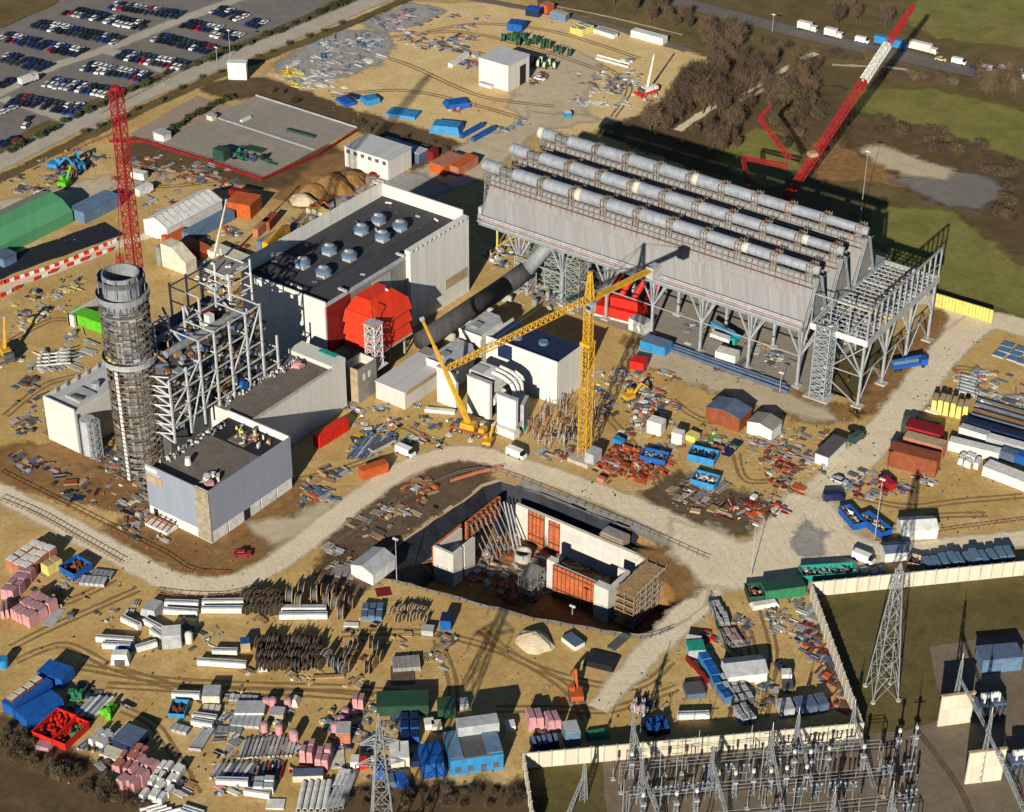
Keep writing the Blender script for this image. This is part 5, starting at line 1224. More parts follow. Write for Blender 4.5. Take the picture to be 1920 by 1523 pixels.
# ---- bottom left corner
bales('insulation_bale','bale','the white topped pink stack at left',(10,1066),(52,1086),11,3,4,2.6,'salmon','white','pink insulation bales')
bales('insulation_bale','bale','the mauve stack at the left edge',(2,1124),(28,1130),11,2,4,2.4,'pink','mauve','pink insulation bales')
bales('insulation_bale','bale','the ribbed pink block below the yellow frames',(20,1160),(57,1180),9.5,5,3,2.6,'pink','mauve','pink insulation bales')
bales('insulation_bale','bale','the pink row beside the ribbed block',(2,1162),(18,1160),5,2,1,2.0,'pink','mauve','pink insulation bales')
bales('yellow_crate','crate','the yellow stack beside the white topped pink bales',(77,1074),(91,1083),5,1,2,3.0,'pyellow','tan',None,word='yellow crate')
bales('yellow_trestle','trestle','the yellow frames behind the ribbed pink block',(84,1142),(106,1140),3,3,1,2.2,'pyellow',None,None,word='yellow trestle')
skip('blue open skip with rust coloured load near the pink bales',(112,1074),(141,1090),6,2.2,'blue',['rust','brown'])
box('grey_rack','rack','grey steel rack beside the blue skip with rust load',(148,1098),(196,1102),3.2,1.0,'lgrey',bands='dgrey')
box('grey_rack','rack','second flatter grey rack behind the rack by the blue skip',(170,1083),(208,1088),3,.7,'steel',bands='dgrey')
box('steel_plate','plate','grey steel plate lying by the ribbed pink bales',(78,1172),(100,1176),7,.16,'lgrey')
box('black_box','box','small black box near the grey steel plate',(125,1158),(138,1160),1.3,1.0,'dgrey')
box('tarped_box','box','grey tarped box left of the white beams by the barriers',(262,1156),(292,1163),5.4,2.3,'lgrey',tap=.5)
container('pale grey square container among the white beams',(305,1219),(341,1216),4.2,3.4,'lgrey',top='white')
t=thing('white_shell','white open ended shell lying in front of the cream beam','shell',W(219,1246));c=t.location
m=MB();m.obox((c.x,c.y+1.4),(.81,.58),4.6,3.0,0,2.9,'white',.5);m.build('shell_body',t);m=MB();m.obox((c.x+.9,c.y+.1),(.81,.58),2.4,.12,.1,1.6,'dgrey');m.build('opening',t)
m=MB();m.cyl((0,0,0),(0,0,2.8),1.0,'white',14);m.cyl((0,0,2.8),(0,0,3.2),1.0,'white',14,.3);single('water_tank',m,'small white upright tank right of the pale grey container','tank',W(355,1204))
box('blue_tarp','tarp','blue tarp draped over the beams behind the white shell',(214,1226),(252,1222),3,1.5,'blue',tap=.7)
m=MB();m.cyl((0,0,0),(0,0,2.6),1.3,'lblue',14);single('blue_tank','' or m,'blue tank cut by the left picture edge','tank',W(7,1250))
container('short bright blue container standing alone above the blue pair',(72,1278),(117,1294),5,2.6,'blue')
container('long blue container with a brown load on its roof at the left edge',(6,1334),(28,1347),12,2.6,'blue',side='blue')
bales('scrap_crate','crate','the brown load on the long blue container',(13,1331),(25,1338),10,1,4,.9,'rust','cream',None,word='scrap crate')
for o in [o for o in COL.objects if o.name.startswith('scrap_crate')]: o.location.z=2.8
container('blue container next to the red skip',(31,1350),(53,1369),10,2.6,'blue')
skip('red covered skip with ribbed lid beside the blue container',(62,1384),(98,1399),9,2.2,'red',['red'])
skip('red open skip at the corner of the left yard',(100,1399),(124,1409),8.5,2.2,'red',['brown','red','green'])
box('mauve_tarp','tarp','dull mauve tarp on the bank under the red skip',(60,1404),(92,1412),3,.8,'mauve',tap=.5)
pipes('steel_tube','tube','the grey tube bundle right of the short blue container',(140,1347),(176,1308),(176,1350),7,.42,'lgrey','loose steel tubes',cols=['lgrey','steel','white','slate'],word='tube')
for i,(q,s) in enumerate((((141,1312),2.4),((207,1338),3.0))):
    m=MB()
    for k in range(7): m.obox((R.uniform(-s/2,s/2),R.uniform(-s/2,s/2)),(R.uniform(-1,1),1),R.uniform(.8,2),R.uniform(.5,1.4),0,R.uniform(.8,2.4),'lime' if i else 'green')
    single('green_lift',m,('bright green folded lift at the left end of the tube bundle','lime green folded lift at the right end of the tube bundle')[i],'lift',W(*q))
debris('dark bits, timbers and boxes around the grey tube bundle',[(118,1290),(165,1285),(235,1310),(240,1340),(200,1350),(140,1350)],60,['black','dgrey','slate','lgrey','brown','navy'],.5,2)
container('dark navy container by the pink bales in the bottom left yard',(212,1403),(250,1418),6,2.4,'navy',top='slate')
container('pale grey long crate along the back of the navy container',(216,1388),(262,1404),2,1.6,'lgrey')
bales('bulk_bag','bag','the white bags west of the navy container',(168,1398),(196,1408),5,3,2,1.5,'white','lgrey','white bulk bags',word='bulk bag',jit=.5)
bales('insulation_bale','bale','the salmon heap east of the navy container',(212,1452),(250,1462),9,4,3,2.1,'pink','salmon','pink insulation bales',jit=.45)
bales('insulation_bale','bale','the wrapped mauve heap by the scrub corner',(220,1478),(252,1492),9,4,3,2.4,'pink','mauve','pink insulation bales',jit=.4)
bales('bulk_bag','bag','the white bags at the bottom left edge',(262,1500),(305,1512),12,4,4,1.5,'white','white','white bulk bags',word='bulk bag',jit=.6)
debris('dark timbers and scraps between the red skip and the pink heaps',[(140,1400),(180,1385),(215,1400),(210,1450),(180,1440)],60,['dgrey','navy','slate','wood','lgrey','brown','tan','black'],.5,2.2)
debris('dark scrap beside the white bulk bags',[(300,1440),(345,1460),(350,1495),(310,1490)],30,['black','dgrey','wood','tan','white'],.5,2)
box('green_crate','crate','small green crate on the scrub edge below the pink heap',(198,1472),(214,1478),2.6,1.4,'green')
box('cream_pallet','pallet','cream pallet beside the salmon heap',(186,1418),(222,1432),3.4,.8,'cream')
pipes('steel_tube','tube','the pale tubes at the bottom edge below the bulk bags',(262,1522),(300,1512),(300,1530),4,.4,'white','loose steel tubes',word='tube')
pipes('steel_tube','tube','the grey tubes at the bottom edge right of the bulk bags',(345,1512),(385,1525),(340,1522),3,.35,'lgrey','loose steel tubes',word='tube')
# ---- bottom centre-left
skip('small pale blue tray with brown scrap left of the slab stack',(316,1346),(346,1348),5,1.4,'lblue',['brown','rust','dgrey'])
container('cream site box behind the slab stack',(380,1322),(412,1322),4,2.2,'cream',top='lgrey')
box('slab_stack','stack','flat stack of long pale slabs with a red white cap',(440,1346),(495,1346),4.5,1.3,'white',top='lgrey',bands='lgrey')
box('slab_stack','stack','lower stepped stack of pale slabs before the red capped one',(432,1364),(486,1368),4,.9,'lgrey',bands='steel')
box('slab_stack','stack','grey thin stack left of the stepped slab stack',(405,1374),(452,1378),2,.5,'steel',bands='dgrey')
box('slab_stack','stack','long thin grey stack behind the cream site box',(428,1315),(482,1318),2,.6,'lgrey',bands='dgrey')
box('slab_stack','stack','grey slab stack left of the cream beam by the blue tray',(320,1372),(350,1380),2.2,.9,'lgrey',bands='slate')
box('slab_stack','stack','brown capped slab stack right of the blue tray',(378,1338),(412,1340),2.4,.9,'cream',bands='brown')
pipes('steel_bar','bar','the pale bars left of the slab stacks',(357,1408),(384,1366),(374,1410),4,.4,'lgrey','loose steel bars',sq=True,word='bar')
pipes('steel_bar','bar','the upper rack of brownish bars',(448,1425),(462,1385),(545,1420),13,.32,'lgrey','loose steel bars',sq=True,word='bar',cols=['lgrey','dconc','steel','conc'])
pipes('steel_bar','bar','the left rack of grey bars',(395,1462),(418,1430),(462,1464),8,.34,'lgrey','loose steel bars',sq=True,word='bar',cols=['lgrey','steel','cream','slate'])
bales('steel_crate','crate','the white crate stack below the racks',(474,1490),(514,1490),4,2,2,1.9,'white','lgrey',None,word='white crate')
pipes('dark_tube','tube','the dark tubes behind the white crate stack',(480,1465),(490,1435),(525,1462),6,.36,'navy','loose steel tubes',word='tube',cols=['navy','slate','dred'])
box('pale_sheet','sheet','pale sheet lying at the bottom edge below the crates',(498,1518),(532,1519),3,.4,'white')
pipes('white_pipe','pipe','the thick white pipes at the bottom edge',(560,1524),(572,1466),(608,1524),5,.62,'white','thick white pipes')
pipes('white_pipe','pipe','the grey white pipes right of the thick ones at the bottom edge',(612,1524),(640,1460),(640,1518),4,.55,'lgrey','thick white pipes')
pipes('white_pipe','pipe','the pale pipes below the red and white boxes',(628,1478),(642,1446),(642,1478),3,.55,'white','thick white pipes')
box('blue_topped_block','block','long white block with blue top heading the thick white pipes',(549,1468),(606,1466),2.6,1.8,'cream',top='slate')
box('red_sheet','sheet','dark red sheet lying below the twin pink stacks',(543,1450),(590,1447),1.6,.3,'dred')
bales('insulation_bale','bale','the left one of the twin pink stacks',(562,1434),(587,1436),5,2,2,2.9,'pink','mauve','pink insulation bales')
bales('insulation_bale','bale','the right one of the twin pink stacks',(590,1446),(617,1448),5,2,2,2.9,'pink','mauve','pink insulation bales')
for i,(x,y,h) in enumerate(((496,1372,2.6),(524,1378,3),(550,1388,3),(500,1322,2),(512,1322,2),(540,1325,2.4),(553,1390,2.8),(628,1372,2.6),(640,1360,2.6),(648,1345,2.6))):
    m=MB();m.cyl((0,0,0),(0,0,h),.9,'pink',12);m.cyl((0,0,h),(0,0,h+.25),.9,'mauve',12,.5);single('wrapped_roll',m,f'pink wrapped upright roll, {nth(i,10)} along the pallets right of the slab stacks','roll',W(x,y),'pink wrapped rolls')
box('cream_dome','cover','cream arched cover behind the pink wrapped rolls',(531,1324),(559,1328),3.4,1.6,'cream',tap=.8)
box('flat_crate','crate','pale crate with dark sides between the wrapped rolls',(505,1350),(532,1352),3,1.6,'tan',top='lgrey')
container('pale blue topped box with salmon side right of the twin pink stacks',(631,1396),(657,1396),4,2.8,'salmon',top='lgrey')
box('cream_sheet','sheet','cream sheet lying under the pale blue topped box',(622,1442),(647,1440),7,.3,'cream')
box('white_box','box','white box beside the small red box at the bottom',(657,1442),(673,1442),2.6,2.0,'white')
box('red_box','box','small bright red box right of the white one at the bottom',(675,1444),(690,1442),2.4,1.8,'red')
bales('insulation_bale','bale','the pink pair left of the dark green roofed container',(659,1332),(682,1334),3,2,1,2.4,'pink','mauve','pink insulation bales')
container('long dark green container with stripe in the bottom yard',(706,1344),(804,1342),5.5,2.5,'dgreen')
container('short dark green container behind the white and tan boxes',(822,1350),(855,1348),4.5,2.5,'dgreen')
bales('site_box','box','the blue boxes above the blue tarp',(752,1398),(788,1396),9,2,3,2.0,'blue','navy',None,word='blue box')
container('white ribbed container lying left of the blue tarp',(734,1442),(768,1440),5.5,2.6,'white',side='cream',top='white')
box('blue_tarp','tarp','big blue tarp draped over goods left of the light blue cabins',(792,1462),(838,1456),8,3.8,'blue',tap=.5)
t=thing('cabin_block','light blue cabin block with grey flat roof by the corner of the wall','cabin',W(895,1440))
c,d,n,L=edge((845,1456),(944,1442),9.5)
m=MB();m.obox((c.x,c.y),d,L,9.5,0,4.59,'lblue');m.build('wall',t)
m=MB();m.obox((c.x-d.x*1.2,c.y-d.y*1.2),d,L-2.6,9.3,4.6,4.9,'dgrey');q=c-d*(L/2-1.6);m.obox((q.x,q.y),d,3,9,4.91,5.1,'gblue');q=c+d*(L/2-1.9);m.obox((q.x,q.y),d,3.6,9,4.91,5.3,'gblue');m.build('roof',t)
q=c+n*4+d*1.8;m=MB();m.obox((q.x,q.y),d,9.5,3.4,4.92,7.6,'lgrey');m.build('upper_cabin',t)
for k in range(4):
    m=MB();q=c-n*4.8+d*(-L*.36+k*L*.24);m.obox((q.x,q.y),d,1.3,.12,.9 if k!=2 else .1,2.4,'dgrey');m.build('window' if k!=2 else 'door',t)
debris('dark scrap and small goods under the bottom pylon',[(690,1350),(760,1345),(760,1400),(720,1410),(690,1470),(670,1470)],100,['dgrey','slate','lgrey','navy','gblue','wood','cream','dgreen'],.4,1.8)
for i,(x,y,c_) in enumerate(((714,1462,'blue'),(734,1480,'slate'),(755,1476,'blue'),(762,1492,'blue'),(783,1440,'navy'))):
    box('small_skip','skip',f'{("blue","slate")[c_=="slate"]} small skip, {nth(i,5)} of the five below the white ribbed container',(x-12,y),(x+10,y-3),3.6,1.5,c_,'small skips under the pylon',tap=.3)
for i,(x,y,c_) in enumerate(((1830 if 0 else 806,1368,'white'),(870,1330,'lgrey'),(820,1372,'cream'),(958,1372,'white'))):
    box('white_box','box',('white box with dark top under the dark green container','grey box right of the short green container','cream box at the tail of the white box','white machine at the right end of the light blue cabins')[i],(x-9,y+2),(x+9,y),2.4,1.7,c_)
# ---- below the pit
m=MB();rings=[]
for k,(r,z) in enumerate(((5.2,0),(4,1.2),(2.4,2.2),(.9,2.9))):
    rings.append([(r*(1+.13*math.sin(i*2.3+k))*math.cos(i*.449),r*.8*(1+.1*math.cos(i*1.7))*math.sin(i*.449),z) for i in range(14)])
for a,b in zip(rings,rings[1:]): m.add(a+b,[(i,(i+1)%14,14+(i+1)%14,14+i) for i in range(14)],palesand)
m.add(rings[-1],[tuple(range(14))],palesand);single('sand_heap',m,'pale heap of sand lying below the lower rim of the pit','heap',W(1002,1205,.05))
box('white_trough','trough','white trough with dark load right of the sand heap',(1052,1202),(1078,1222),3.2,1.3,'white',top='slate')
box('black_sheet','sheet','black pile of membrane sheets below the white trough',(1092,1248),(1150,1262),7,.7,'black',tap=1.2)
box('dark_plank','plank','dark lattice plank by the foot of the dirt road',(1138,1215),(1152,1222),7,.5,'dgrey')
def digger(label,p,ang,col,boom='dgrey',s=1.0):
    b=W(*p);t=thing('excavator',label,'excavator',b,None,ang)
    def part(m,nm): o=m.build(nm);o.parent=t
    for y in (-1.2,1.2):
        m=MB();m.box(-2*s,2*s,(y-.4)*s,(y+.4)*s,0,.9*s,'dgrey');part(m,'crawler_track')
    m=MB();m.box(-2*s,1.2*s,-1.4*s,1.4*s,1.0*s,2.2*s,col);part(m,'house')
    m=MB();m.box(.0,1.5*s,.3*s,1.4*s,2.2*s,3.2*s,col);m.box(1.51*s,1.56*s,.4*s,1.3*s,2.2*s,3.1*s,'black');part(m,'driver_cab')
    m=MB();m.beam((1.2*s,-.3*s,1.8*s),(4*s,-.3*s,4.6*s),.6*s,col);m.beam((4*s,-.3*s,4.6*s),(6.4*s,-.3*s,2.4*s),.45*s,col);part(m,'boom')
    m=MB();m.obox((6.6*s,-.3*s),(1,0),1.3*s,1.3*s,1.0*s,2.2*s,boom,.3*s);part(m,'bucket')
digger('orange excavator working in the empty sand below the pit',(1080,1310),2.3,'orange','rust',1.1)
digger('small yellow excavator beside the yellow mobile crane',(915,834),1.9,'yellow','yellow',.9)
digger('yellow excavator among the rust formwork by the tower crane',(1180,750),1.2,'yellow','dgrey',1)
digger('dark orange digger on the earth bank behind the long red pad fence',(590,395),.4,'orange','dgrey',.9)
bales('insulation_bale','bale','the left pink pallet above the perimeter wall',(990,1372),(1020,1368),4,2,1,2.6,'pink','mauve','pink insulation bales')
bales('insulation_bale','bale','the right pink pallet above the perimeter wall',(1027,1377),(1053,1372),4,2,1,2.8,'pink','mauve','pink insulation bales')
box('blue_grey_box','box','tall blue grey box right of the pink pallets at the wall',(1060,1402),(1088,1398),4.2,4.2,'gblue',top='lgrey')
bales('navy_crate','crate','the navy row behind the wall corner',(998,1412),(1050,1404),3.4,5,1,2.0,'navy','gblue','navy crates along the wall',word='navy crate')
box('green_sheet','sheet','green tarp behind the perimeter wall',(1102,1392),(1145,1386),3.4,1.0,'green',tap=.5)
bales('blue_bag','bag','the dark blue heap behind the wall',(1212,1385),(1258,1378),5,4,2,1.8,'navy','blue','dark blue bags along the wall',word='blue bag',jit=.4)
debris('tan bits and pallets around the pink pallets by the wall',[(985,1370),(1050,1380),(1050,1396),(1000,1400)],30,['tan','wood','dgreen','cream','brown'],.5,1.6)
debris('small scrap heap beside the dark blue bags',[(1180,1310),(1220,1310),(1250,1345),(1190,1350)],30,['dgrey','cream','mauve','lgrey','brown'],.4,1.4)
box('dark_table','trailer','dark flat trailer standing in the south yard left of the green fence',(1288,1312),(1323,1308),4.4,1.4,'slate',top='dgrey')
# ---- cable drums
def drumproto(r,w,c1,c2):
    r*=1.15
    t=thing('cable_drum','x','cable drum',(0,0,0),'cable drums in the yard')
    for s in (-1,1):
        m=MB();m.cyl((s*w/2-.08,0,r),(s*w/2+.08,0,r),r,c1,18);m.cyl((s*(w/2+.09),0,r),(s*(w/2+.12),0,r),r*.22,'dgrey',8)
        for k in range(4): a=k*math.pi/4;m.beam((s*(w/2+.1),-r*.9*math.cos(a),r-r*.9*math.sin(a)),(s*(w/2+.1),r*.9*math.cos(a),r+r*.9*math.sin(a)),.1,'brown')
        o=m.build('flange');o.parent=t
    m=MB();m.cyl((-w/2,0,r),(w/2,0,r),r*.72,c2,18);o=m.build('cable_winding');o.parent=t;return t
for o in []: pass
def drums(where,pts,r,w,c1,c2,ang):
    pr=None
    for i,p in enumerate(pts):
        b=W(*p);rz=ang+R.uniform(-.25,.25);s=R.uniform(.85,1.12);lb=f'{nth(i,len(pts))} cable drum of the {where}'
        if pr is None:
            pr=drumproto(r,w,c1,c2);ALLKIDS[pr.name]=[o for o in COL.objects if o.parent==pr];t=pr;t.location=(b.x,b.y,.06);t.rotation_euler=(0,0,rz);t['label']=lb
        else: t=dup(pr,(b.x,b.y,.06),rz,lb)
        t.scale=(s,s,s)
def grid(x0,y0,x1,y1,n,k,jx=4,jy=3):
    out=[]
    for j in range(k):
        for i in range(n): out.append((x0+(x1-x0)*(i+.5+.3*(j%2))/n+R.uniform(-jx,jx),y0+(y1-y0)*(j+.5)/k+R.uniform(-jy,jy)))
    return sorted(out)
drums('upper cluster of dark drums beside the white beams',grid(462,1118,530,1158,7,3),1.35,1.1,'brown','black',.2)
drums('big wooden drums behind the longest white beam',[(545,1130),(562,1138),(590,1128),(612,1135),(632,1142),(640,1160)],1.9,1.5,'tan','dgrey',.5)
drums('upper big drums with tall shadows near the cream cabin',[(568,1118),(600,1118),(622,1125),(645,1132),(660,1140)],1.8,1.3,'wood','black',.5)
drums('tight middle cluster of dark drums',grid(482,1205,600,1262,10,4),1.45,1.0,'brown','black',.35)
drums('lone chain of drums right of the middle cluster',[(612,1240),(622,1250),(632,1256),(645,1262),(652,1240),(660,1225),(668,1215)],1.5,1.0,'dconc','black',.3)
drums('column of drums left of the timber frame',[(655,1255),(662,1240),(668,1228),(698,1215),(705,1228),(712,1240),(700,1252),(690,1262)],1.7,1.2,'wood','black',.4)
drums('small drums row by the blue machine',grid(735,1140,800,1172,6,2),1.0,.8,'tan','black',.2)
drums('far green drums behind the white workshop',[(944,78),(955,76),(966,78),(972,86),(980,78),(990,86),(1004,84),(1018,92),(1030,92),(1040,98),(1052,102),(1068,106),(1018,88)],1.7,1.4,'green','dgreen',.4)
drums('far green drums at the right wall of the workshop',[(1000,124),(1008,128),(1015,122),(1022,130),(1030,124),(1038,130)],1.7,1.4,'green','cream',.4)
drums('small grey reels by the substation wall',[(1188,1330),(1196,1336),(1204,1332),(1212,1338),(1190,1322),(1206,1322)],.9,.7,'lgrey','mauve',.4)
box('blue_topped_crate','crate','tan crate with blue top beside the middle drum cluster',(452,1224),(470,1222),2.6,2.6,'tan',top='blue')
bales('white_crate','crate','the white twin crates below the drum cluster',(484,1262),(502,1260),1.8,2,1,1.6,'white',None,None,word='white crate')
box('timber_ramp','timber','yellow timber beam lying under the drum chain',(586,1274),(646,1272),1.0,.5,'wood')
box('brown_mat','mat','brown timber mat in front of the grey frame rack',(733,1285),(778,1283),6.5,.25,'brown')
box('frame_rack','rack','grey frame rack behind the brown timber mat',(738,1262),(788,1258),4.5,1.3,'dconc',bands='lgrey')
container('small blue machine with yellow base right of the small drums',(825,1182),(845,1184),3.4,2.6,'blue',cat='machine',name='site_machine',top='navy')
box('grey_box','box','pale grey box left of the blue machine with yellow base',(790,1192),(812,1194),2.6,1.6,'lgrey')
bales('blue_rack','rack','the grey blue racks right of the big drums',(676,1166),(718,1166),6,3,2,1.4,'gblue','slate',None,word='rack')
box('grey_slab','slab','pale slab under the grey blue racks',(644,1176),(672,1177),1.6,.4,'white')
box('dark_red_mat','mat','dark red mat below the cream cabin by the pit',(707,1120),(735,1116),3.6,.12,'dred')
box('container_base','slab','grey slab left of the cream cabin by the pit',(618,1080),(662,1088),5,.4,'dconc')
debris('small timbers along the drums',[(440,1240),(470,1262),(560,1270),(700,1275),(720,1255),(720,1290),(560,1285),(430,1262)],40,['wood','tan','brown','cream'],.4,1.6)
debris('lumber and scraps along the dark strip right of the timber rack',[(810,1200),(850,1180),(860,1200),(820,1275),(790,1290)],45,['dgrey','wood','tan','brown','lgrey','slate'],.5,2)
debris('offcuts beside the road north of the pit',[(640,985),(720,930),(800,890),(840,905),(740,990),(660,1030)],110,['brown','rust','dconc','wood','tan','orange','lgrey','dgrey'],.4,2.4)
debris('bricks and planks left of the cream cabin',[(600,1040),(650,1010),(690,1040),(660,1075),(600,1085)],40,['dconc','tan','lgrey','brown'],.5,2)
# ---- right hand yards
skip('long teal open container along the perimeter wall',(1504,1096),(1606,1089),4.4,2.7,'teal',['dgrey','lgrey','dconc'])
container('dark green container at the head of the south yard',(1434,1128),(1510,1118),4.6,2.7,'green',top='dgreen')
skip('dark open skip with brown load left of the dark green container',(1404,1132),(1432,1130),5.5,2.2,'dgreen',['brown','salmon','tan'])
box('white_rubble_bags','bags','white rubble bags in front of the dark green container',(1412,1146),(1462,1138),3,1.0,'white',tap=.6)
skip('first blue skip by the south road with white load',(1600,996),(1622,991),8.5,2.3,'blue',['tan','white','salmon','brown'])
skip('second blue skip beside the white rounded shed',(1652,1012),(1672,1004),9.5,2.3,'blue',['cream','dgrey','tan'])
skip('open skip with pale green rim and tan side by the guard hut',(1700,1066),(1732,1074),4,2.2,'tan',['dgrey'])
bales('dark_cabinet','cabinet','the dark parked cabinets along the wall',(1737,1080),(1900,1062),5,11,1,2.4,'slate','gblue','dark cabinets along the perimeter wall',word='cabinet',jit=.4)
bales('white_sack','sack','the sacks under the guard hut',(1612,1082),(1660,1078),2.5,5,1,1.0,'cream','white','sacks along the perimeter wall',word='sack',jit=.4)
for i,(p1,p2,d,h,c_,tp,lb) in enumerate((((1662,874),(1752,897),5,4.6,'rust','rust','front rust red container of the stacked pile by the east road'),((1690,846),(1764,866),4,4.0,'salmon','tan','salmon topped container behind the front rust one'),((1694,826),(1758,843),5,4.2,'crane_red','dred','dark red container at the back of the pile'),((1688,812),(1756,826),3,3.4,'dgreen','dgrey','dark green container topping the rear of the rust pile'))):
    container(lb,p1,p2,d,h,c_,top=tp)
bales('yellow_cage','cage','the yellow cage row east of the road',(1742,775),(1812,790),5,6,1,4.0,'pyellow','tan','yellow cages',word='yellow cage',gap=.3)
box('white_slab','slab','white slab in front of the yellow cages',(1734,772),(1758,780),2.2,.8,'cream')
for i,(p1,p2,d,h,c_,tp,lb) in enumerate((((1776,845),(1870,868),3.2,2.6,'white','white','white container front one left of the white rubble heap'),((1796,818),(1848,834),2.6,2.6,'white','lgrey','short white container behind the front white one'),((1846,838),(1918,858),3,2.6,'lgrey','white','pale grey container at the right edge of the white row'),((1840,892),(1925,925),4.5,2.6,'white','white','long white container lowest of the white row at the right edge'),((1872,862),(1900,872),3,2.6,'slate','slate','slate container between the white ones'),((1895,866),(1925,876),3,2.4,'blue','blue','blue container at the right edge among the white ones'),((1800,802),(1925,838),2.5,2.2,'navy','navy','long navy crate row behind the white containers'))):
    container(lb,p1,p2,d,h,c_,top=tp)
bales('bulk_bag','bag','the white bags below the front white container',(1792,872),(1832,884),5,4,2,1.5,'white','white','white bulk bags',word='bulk bag',jit=.6)
pipes('dark_pipe','pipe','the dark long pipes right of the yellow cages',(1815,800),(1925,832),(1832,750),6,.5,'slate','dark long pipes',cols=['slate','dgrey','slate','brown'])
pipes('steel_bar','bar','the grey bars above the yellow cages',(1795,735),(1830,745),(1800,705),6,.4,'lgrey','loose steel bars',sq=True,word='bar')
bales('sheet_stack','stack','the grey sheets at the right edge',(1860,668),(1930,690),10,3,3,.5,'lgrey','gblue','grey sheet stacks',word='stack',jit=.4)
debris('white pale scrap above the yellow cages',[(1785,705),(1830,690),(1850,720),(1810,740)],50,['white','lgrey','steel','salmon'],.5,1.8)
debris('pale fittings right of the yellow cages',[(1815,720),(1870,725),(1880,755),(1830,755)],40,['white','lgrey','steel','slate'],.4,1.6)
debris('grey and red parts below the rust container pile',[(1700,885),(1760,905),(1740,915),(1700,905)],20,['lgrey','white','dred','steel'],.5,1.8)
t=thing('site_hoarding','row of tall yellow hoarding panels along the end of the condenser ground','hoarding',W(1800,580))
a,b=W(1747,572),W(1860,606)
for i in range(9):
    p=a.lerp(b,i/9);q=a.lerp(b,(i+.94)/9);d=(q-p).normalized();m=MB();c=(p+q)/2;m.obox((c.x,c.y),d,(q-p).length,.5,0,4.6,'pyellow');m.obox((c.x-d.y*-.3,c.y-d.x*.3),d,.2,.3,0,4.7,'yellow');m.build('panel',t)
# south yard goods
bales('pallet','pallet','the grey pallets atop the green fence',(1345,1180),(1368,1178),10,2,4,1.4,'dconc','lgrey','grey pallets by the green fence',word='pallet',jit=.4)
bales('pallet','pallet','the grey pallets above the two tone shed',(1362,1215),(1395,1208),6,3,2,1.2,'dconc','mauve','grey pallets by the green fence',word='pallet',jit=.4)
bales('dark_crate','crate','the dark crates under the two tone shed',(1372,1325),(1412,1318),10,3,4,1.6,'dgrey','lgrey','dark crates by the green fence',word='dark crate',jit=.35)
bales('dark_crate','crate','the grey crates running down to the wall',(1392,1362),(1418,1356),6,2,3,1.5,'lgrey','steel','dark crates by the green fence',word='grey crate',jit=.3)
container('pale green small container left of the green fence',(1290,1238),(1322,1236),4,2.4,'lgrey',top='teal')
container('blue and white container above the pale green one',(1284,1216),(1312,1220),2.6,2,'blue',top='white')
bales('blue_crate','crate','the long blue row along the green fence',(1332,1282),(1352,1278),9,1,3,2.2,'lblue','blue','blue crates by the green fence',word='blue crate')
bales('red_board','board','the dark red boards left of the blue crates',(1324,1284),(1330,1282),10,1,3,1.6,'dred',None,'dark red boards',word='board')
bales('blue_crate','crate','the lower blue row along the green fence',(1358,1324),(1374,1320),8,1,3,2.0,'gblue','blue','blue crates by the green fence',word='blue crate')
debris('red and green scrap at the top of the fence',[(1290,1190),(1325,1180),(1340,1205),(1300,1210)],25,['red','salmon','teal','dgreen'],.5,1.6)
debris('dark machinery parts along the right yard wall',[(1475,1165),(1515,1160),(1550,1230),(1570,1300),(1530,1270),(1490,1215)],120,['dgrey','slate','lgrey','dred','orange','brown','steel','navy'],.5,2.2)
debris('red brown pipes and plates in the corner of the south yard',[(1535,1235),(1560,1230),(1600,1340),(1560,1330)],50,['rust','dred','lgrey','slate','brown'],.6,2.6)
debris('grey sheets near the top right corner of the south yard',[(1480,1120),(1510,1125),(1530,1165),(1490,1160)],30,['lgrey','white','steel','dconc'],.6,2.2)
debris('loose tyres and scrap in the middle of the south yard',[(1428,1270),(1445,1262),(1448,1320),(1425,1330)],25,['dgrey','slate','lgrey','dconc'],.5,1.5)
for i,(x,y,c_) in enumerate(((1476,1340,'lgrey'),(1506,1336,'slate'),(1524,1334,'slate'),(1545,1330,'slate'))):
    container(f'{("pale grey","dark slate")[i>0]} crate, {nth(i,4)} of the four against the wall at the yard bottom',(x-13 if i==0 else x-8,y+8),(x+13 if i==0 else x+8,y+5),4,2.2,c_,group='crates against the yard wall')
# centre right
skip('bright blue open trailer in the formwork yard, largest of the three blue ones',(1288,864),(1338,876),5,2.4,'lblue',['dgrey','navy'])
skip('blue open trailer beside the orange formwork heap',(1200,866),(1246,876),4.4,2.2,'blue',['lgrey','dgrey'])
skip('blue open trailer beside the dark rebar heap',(1294,910),(1338,922),5,2.2,'lblue',['lgrey','cream','dgrey'])
box('shadow_sheet','ramp','dark flat sheet standing for a cast shadow right of the largest blue trailer',(1350,852),(1368,858),9,.4,'navy')  # flat navy sheet painted in for a cast shadow on the ground
cols_f=['rust','orange','salmon','rust','brown','dred','rust']
debris('orange formwork panels heaped left of the blue trailer',[(1112,860),(1150,832),(1200,838),(1250,868),(1262,890),(1200,905),(1115,905)],230,cols_f+['orange','salmon','lgrey'],.6,2.6,.05,1.4,.5,.35,'formwork_heap')
debris('rust formwork and beams stored at the east end of the yard',[(1425,845),(1470,835),(1500,870),(1490,920),(1450,930),(1425,880)],110,cols_f+['tan','conc','lgrey'],.6,2.6,.05,1.0,.5,.5,'formwork_heap')
debris('mixed rust panels by the junction',[(1345,965),(1400,930),(1455,940),(1470,960),(1420,985)],90,cols_f+['dgrey','white','lgrey','conc'],.5,2.0,.05,1.0,.5,.4,'formwork_heap')
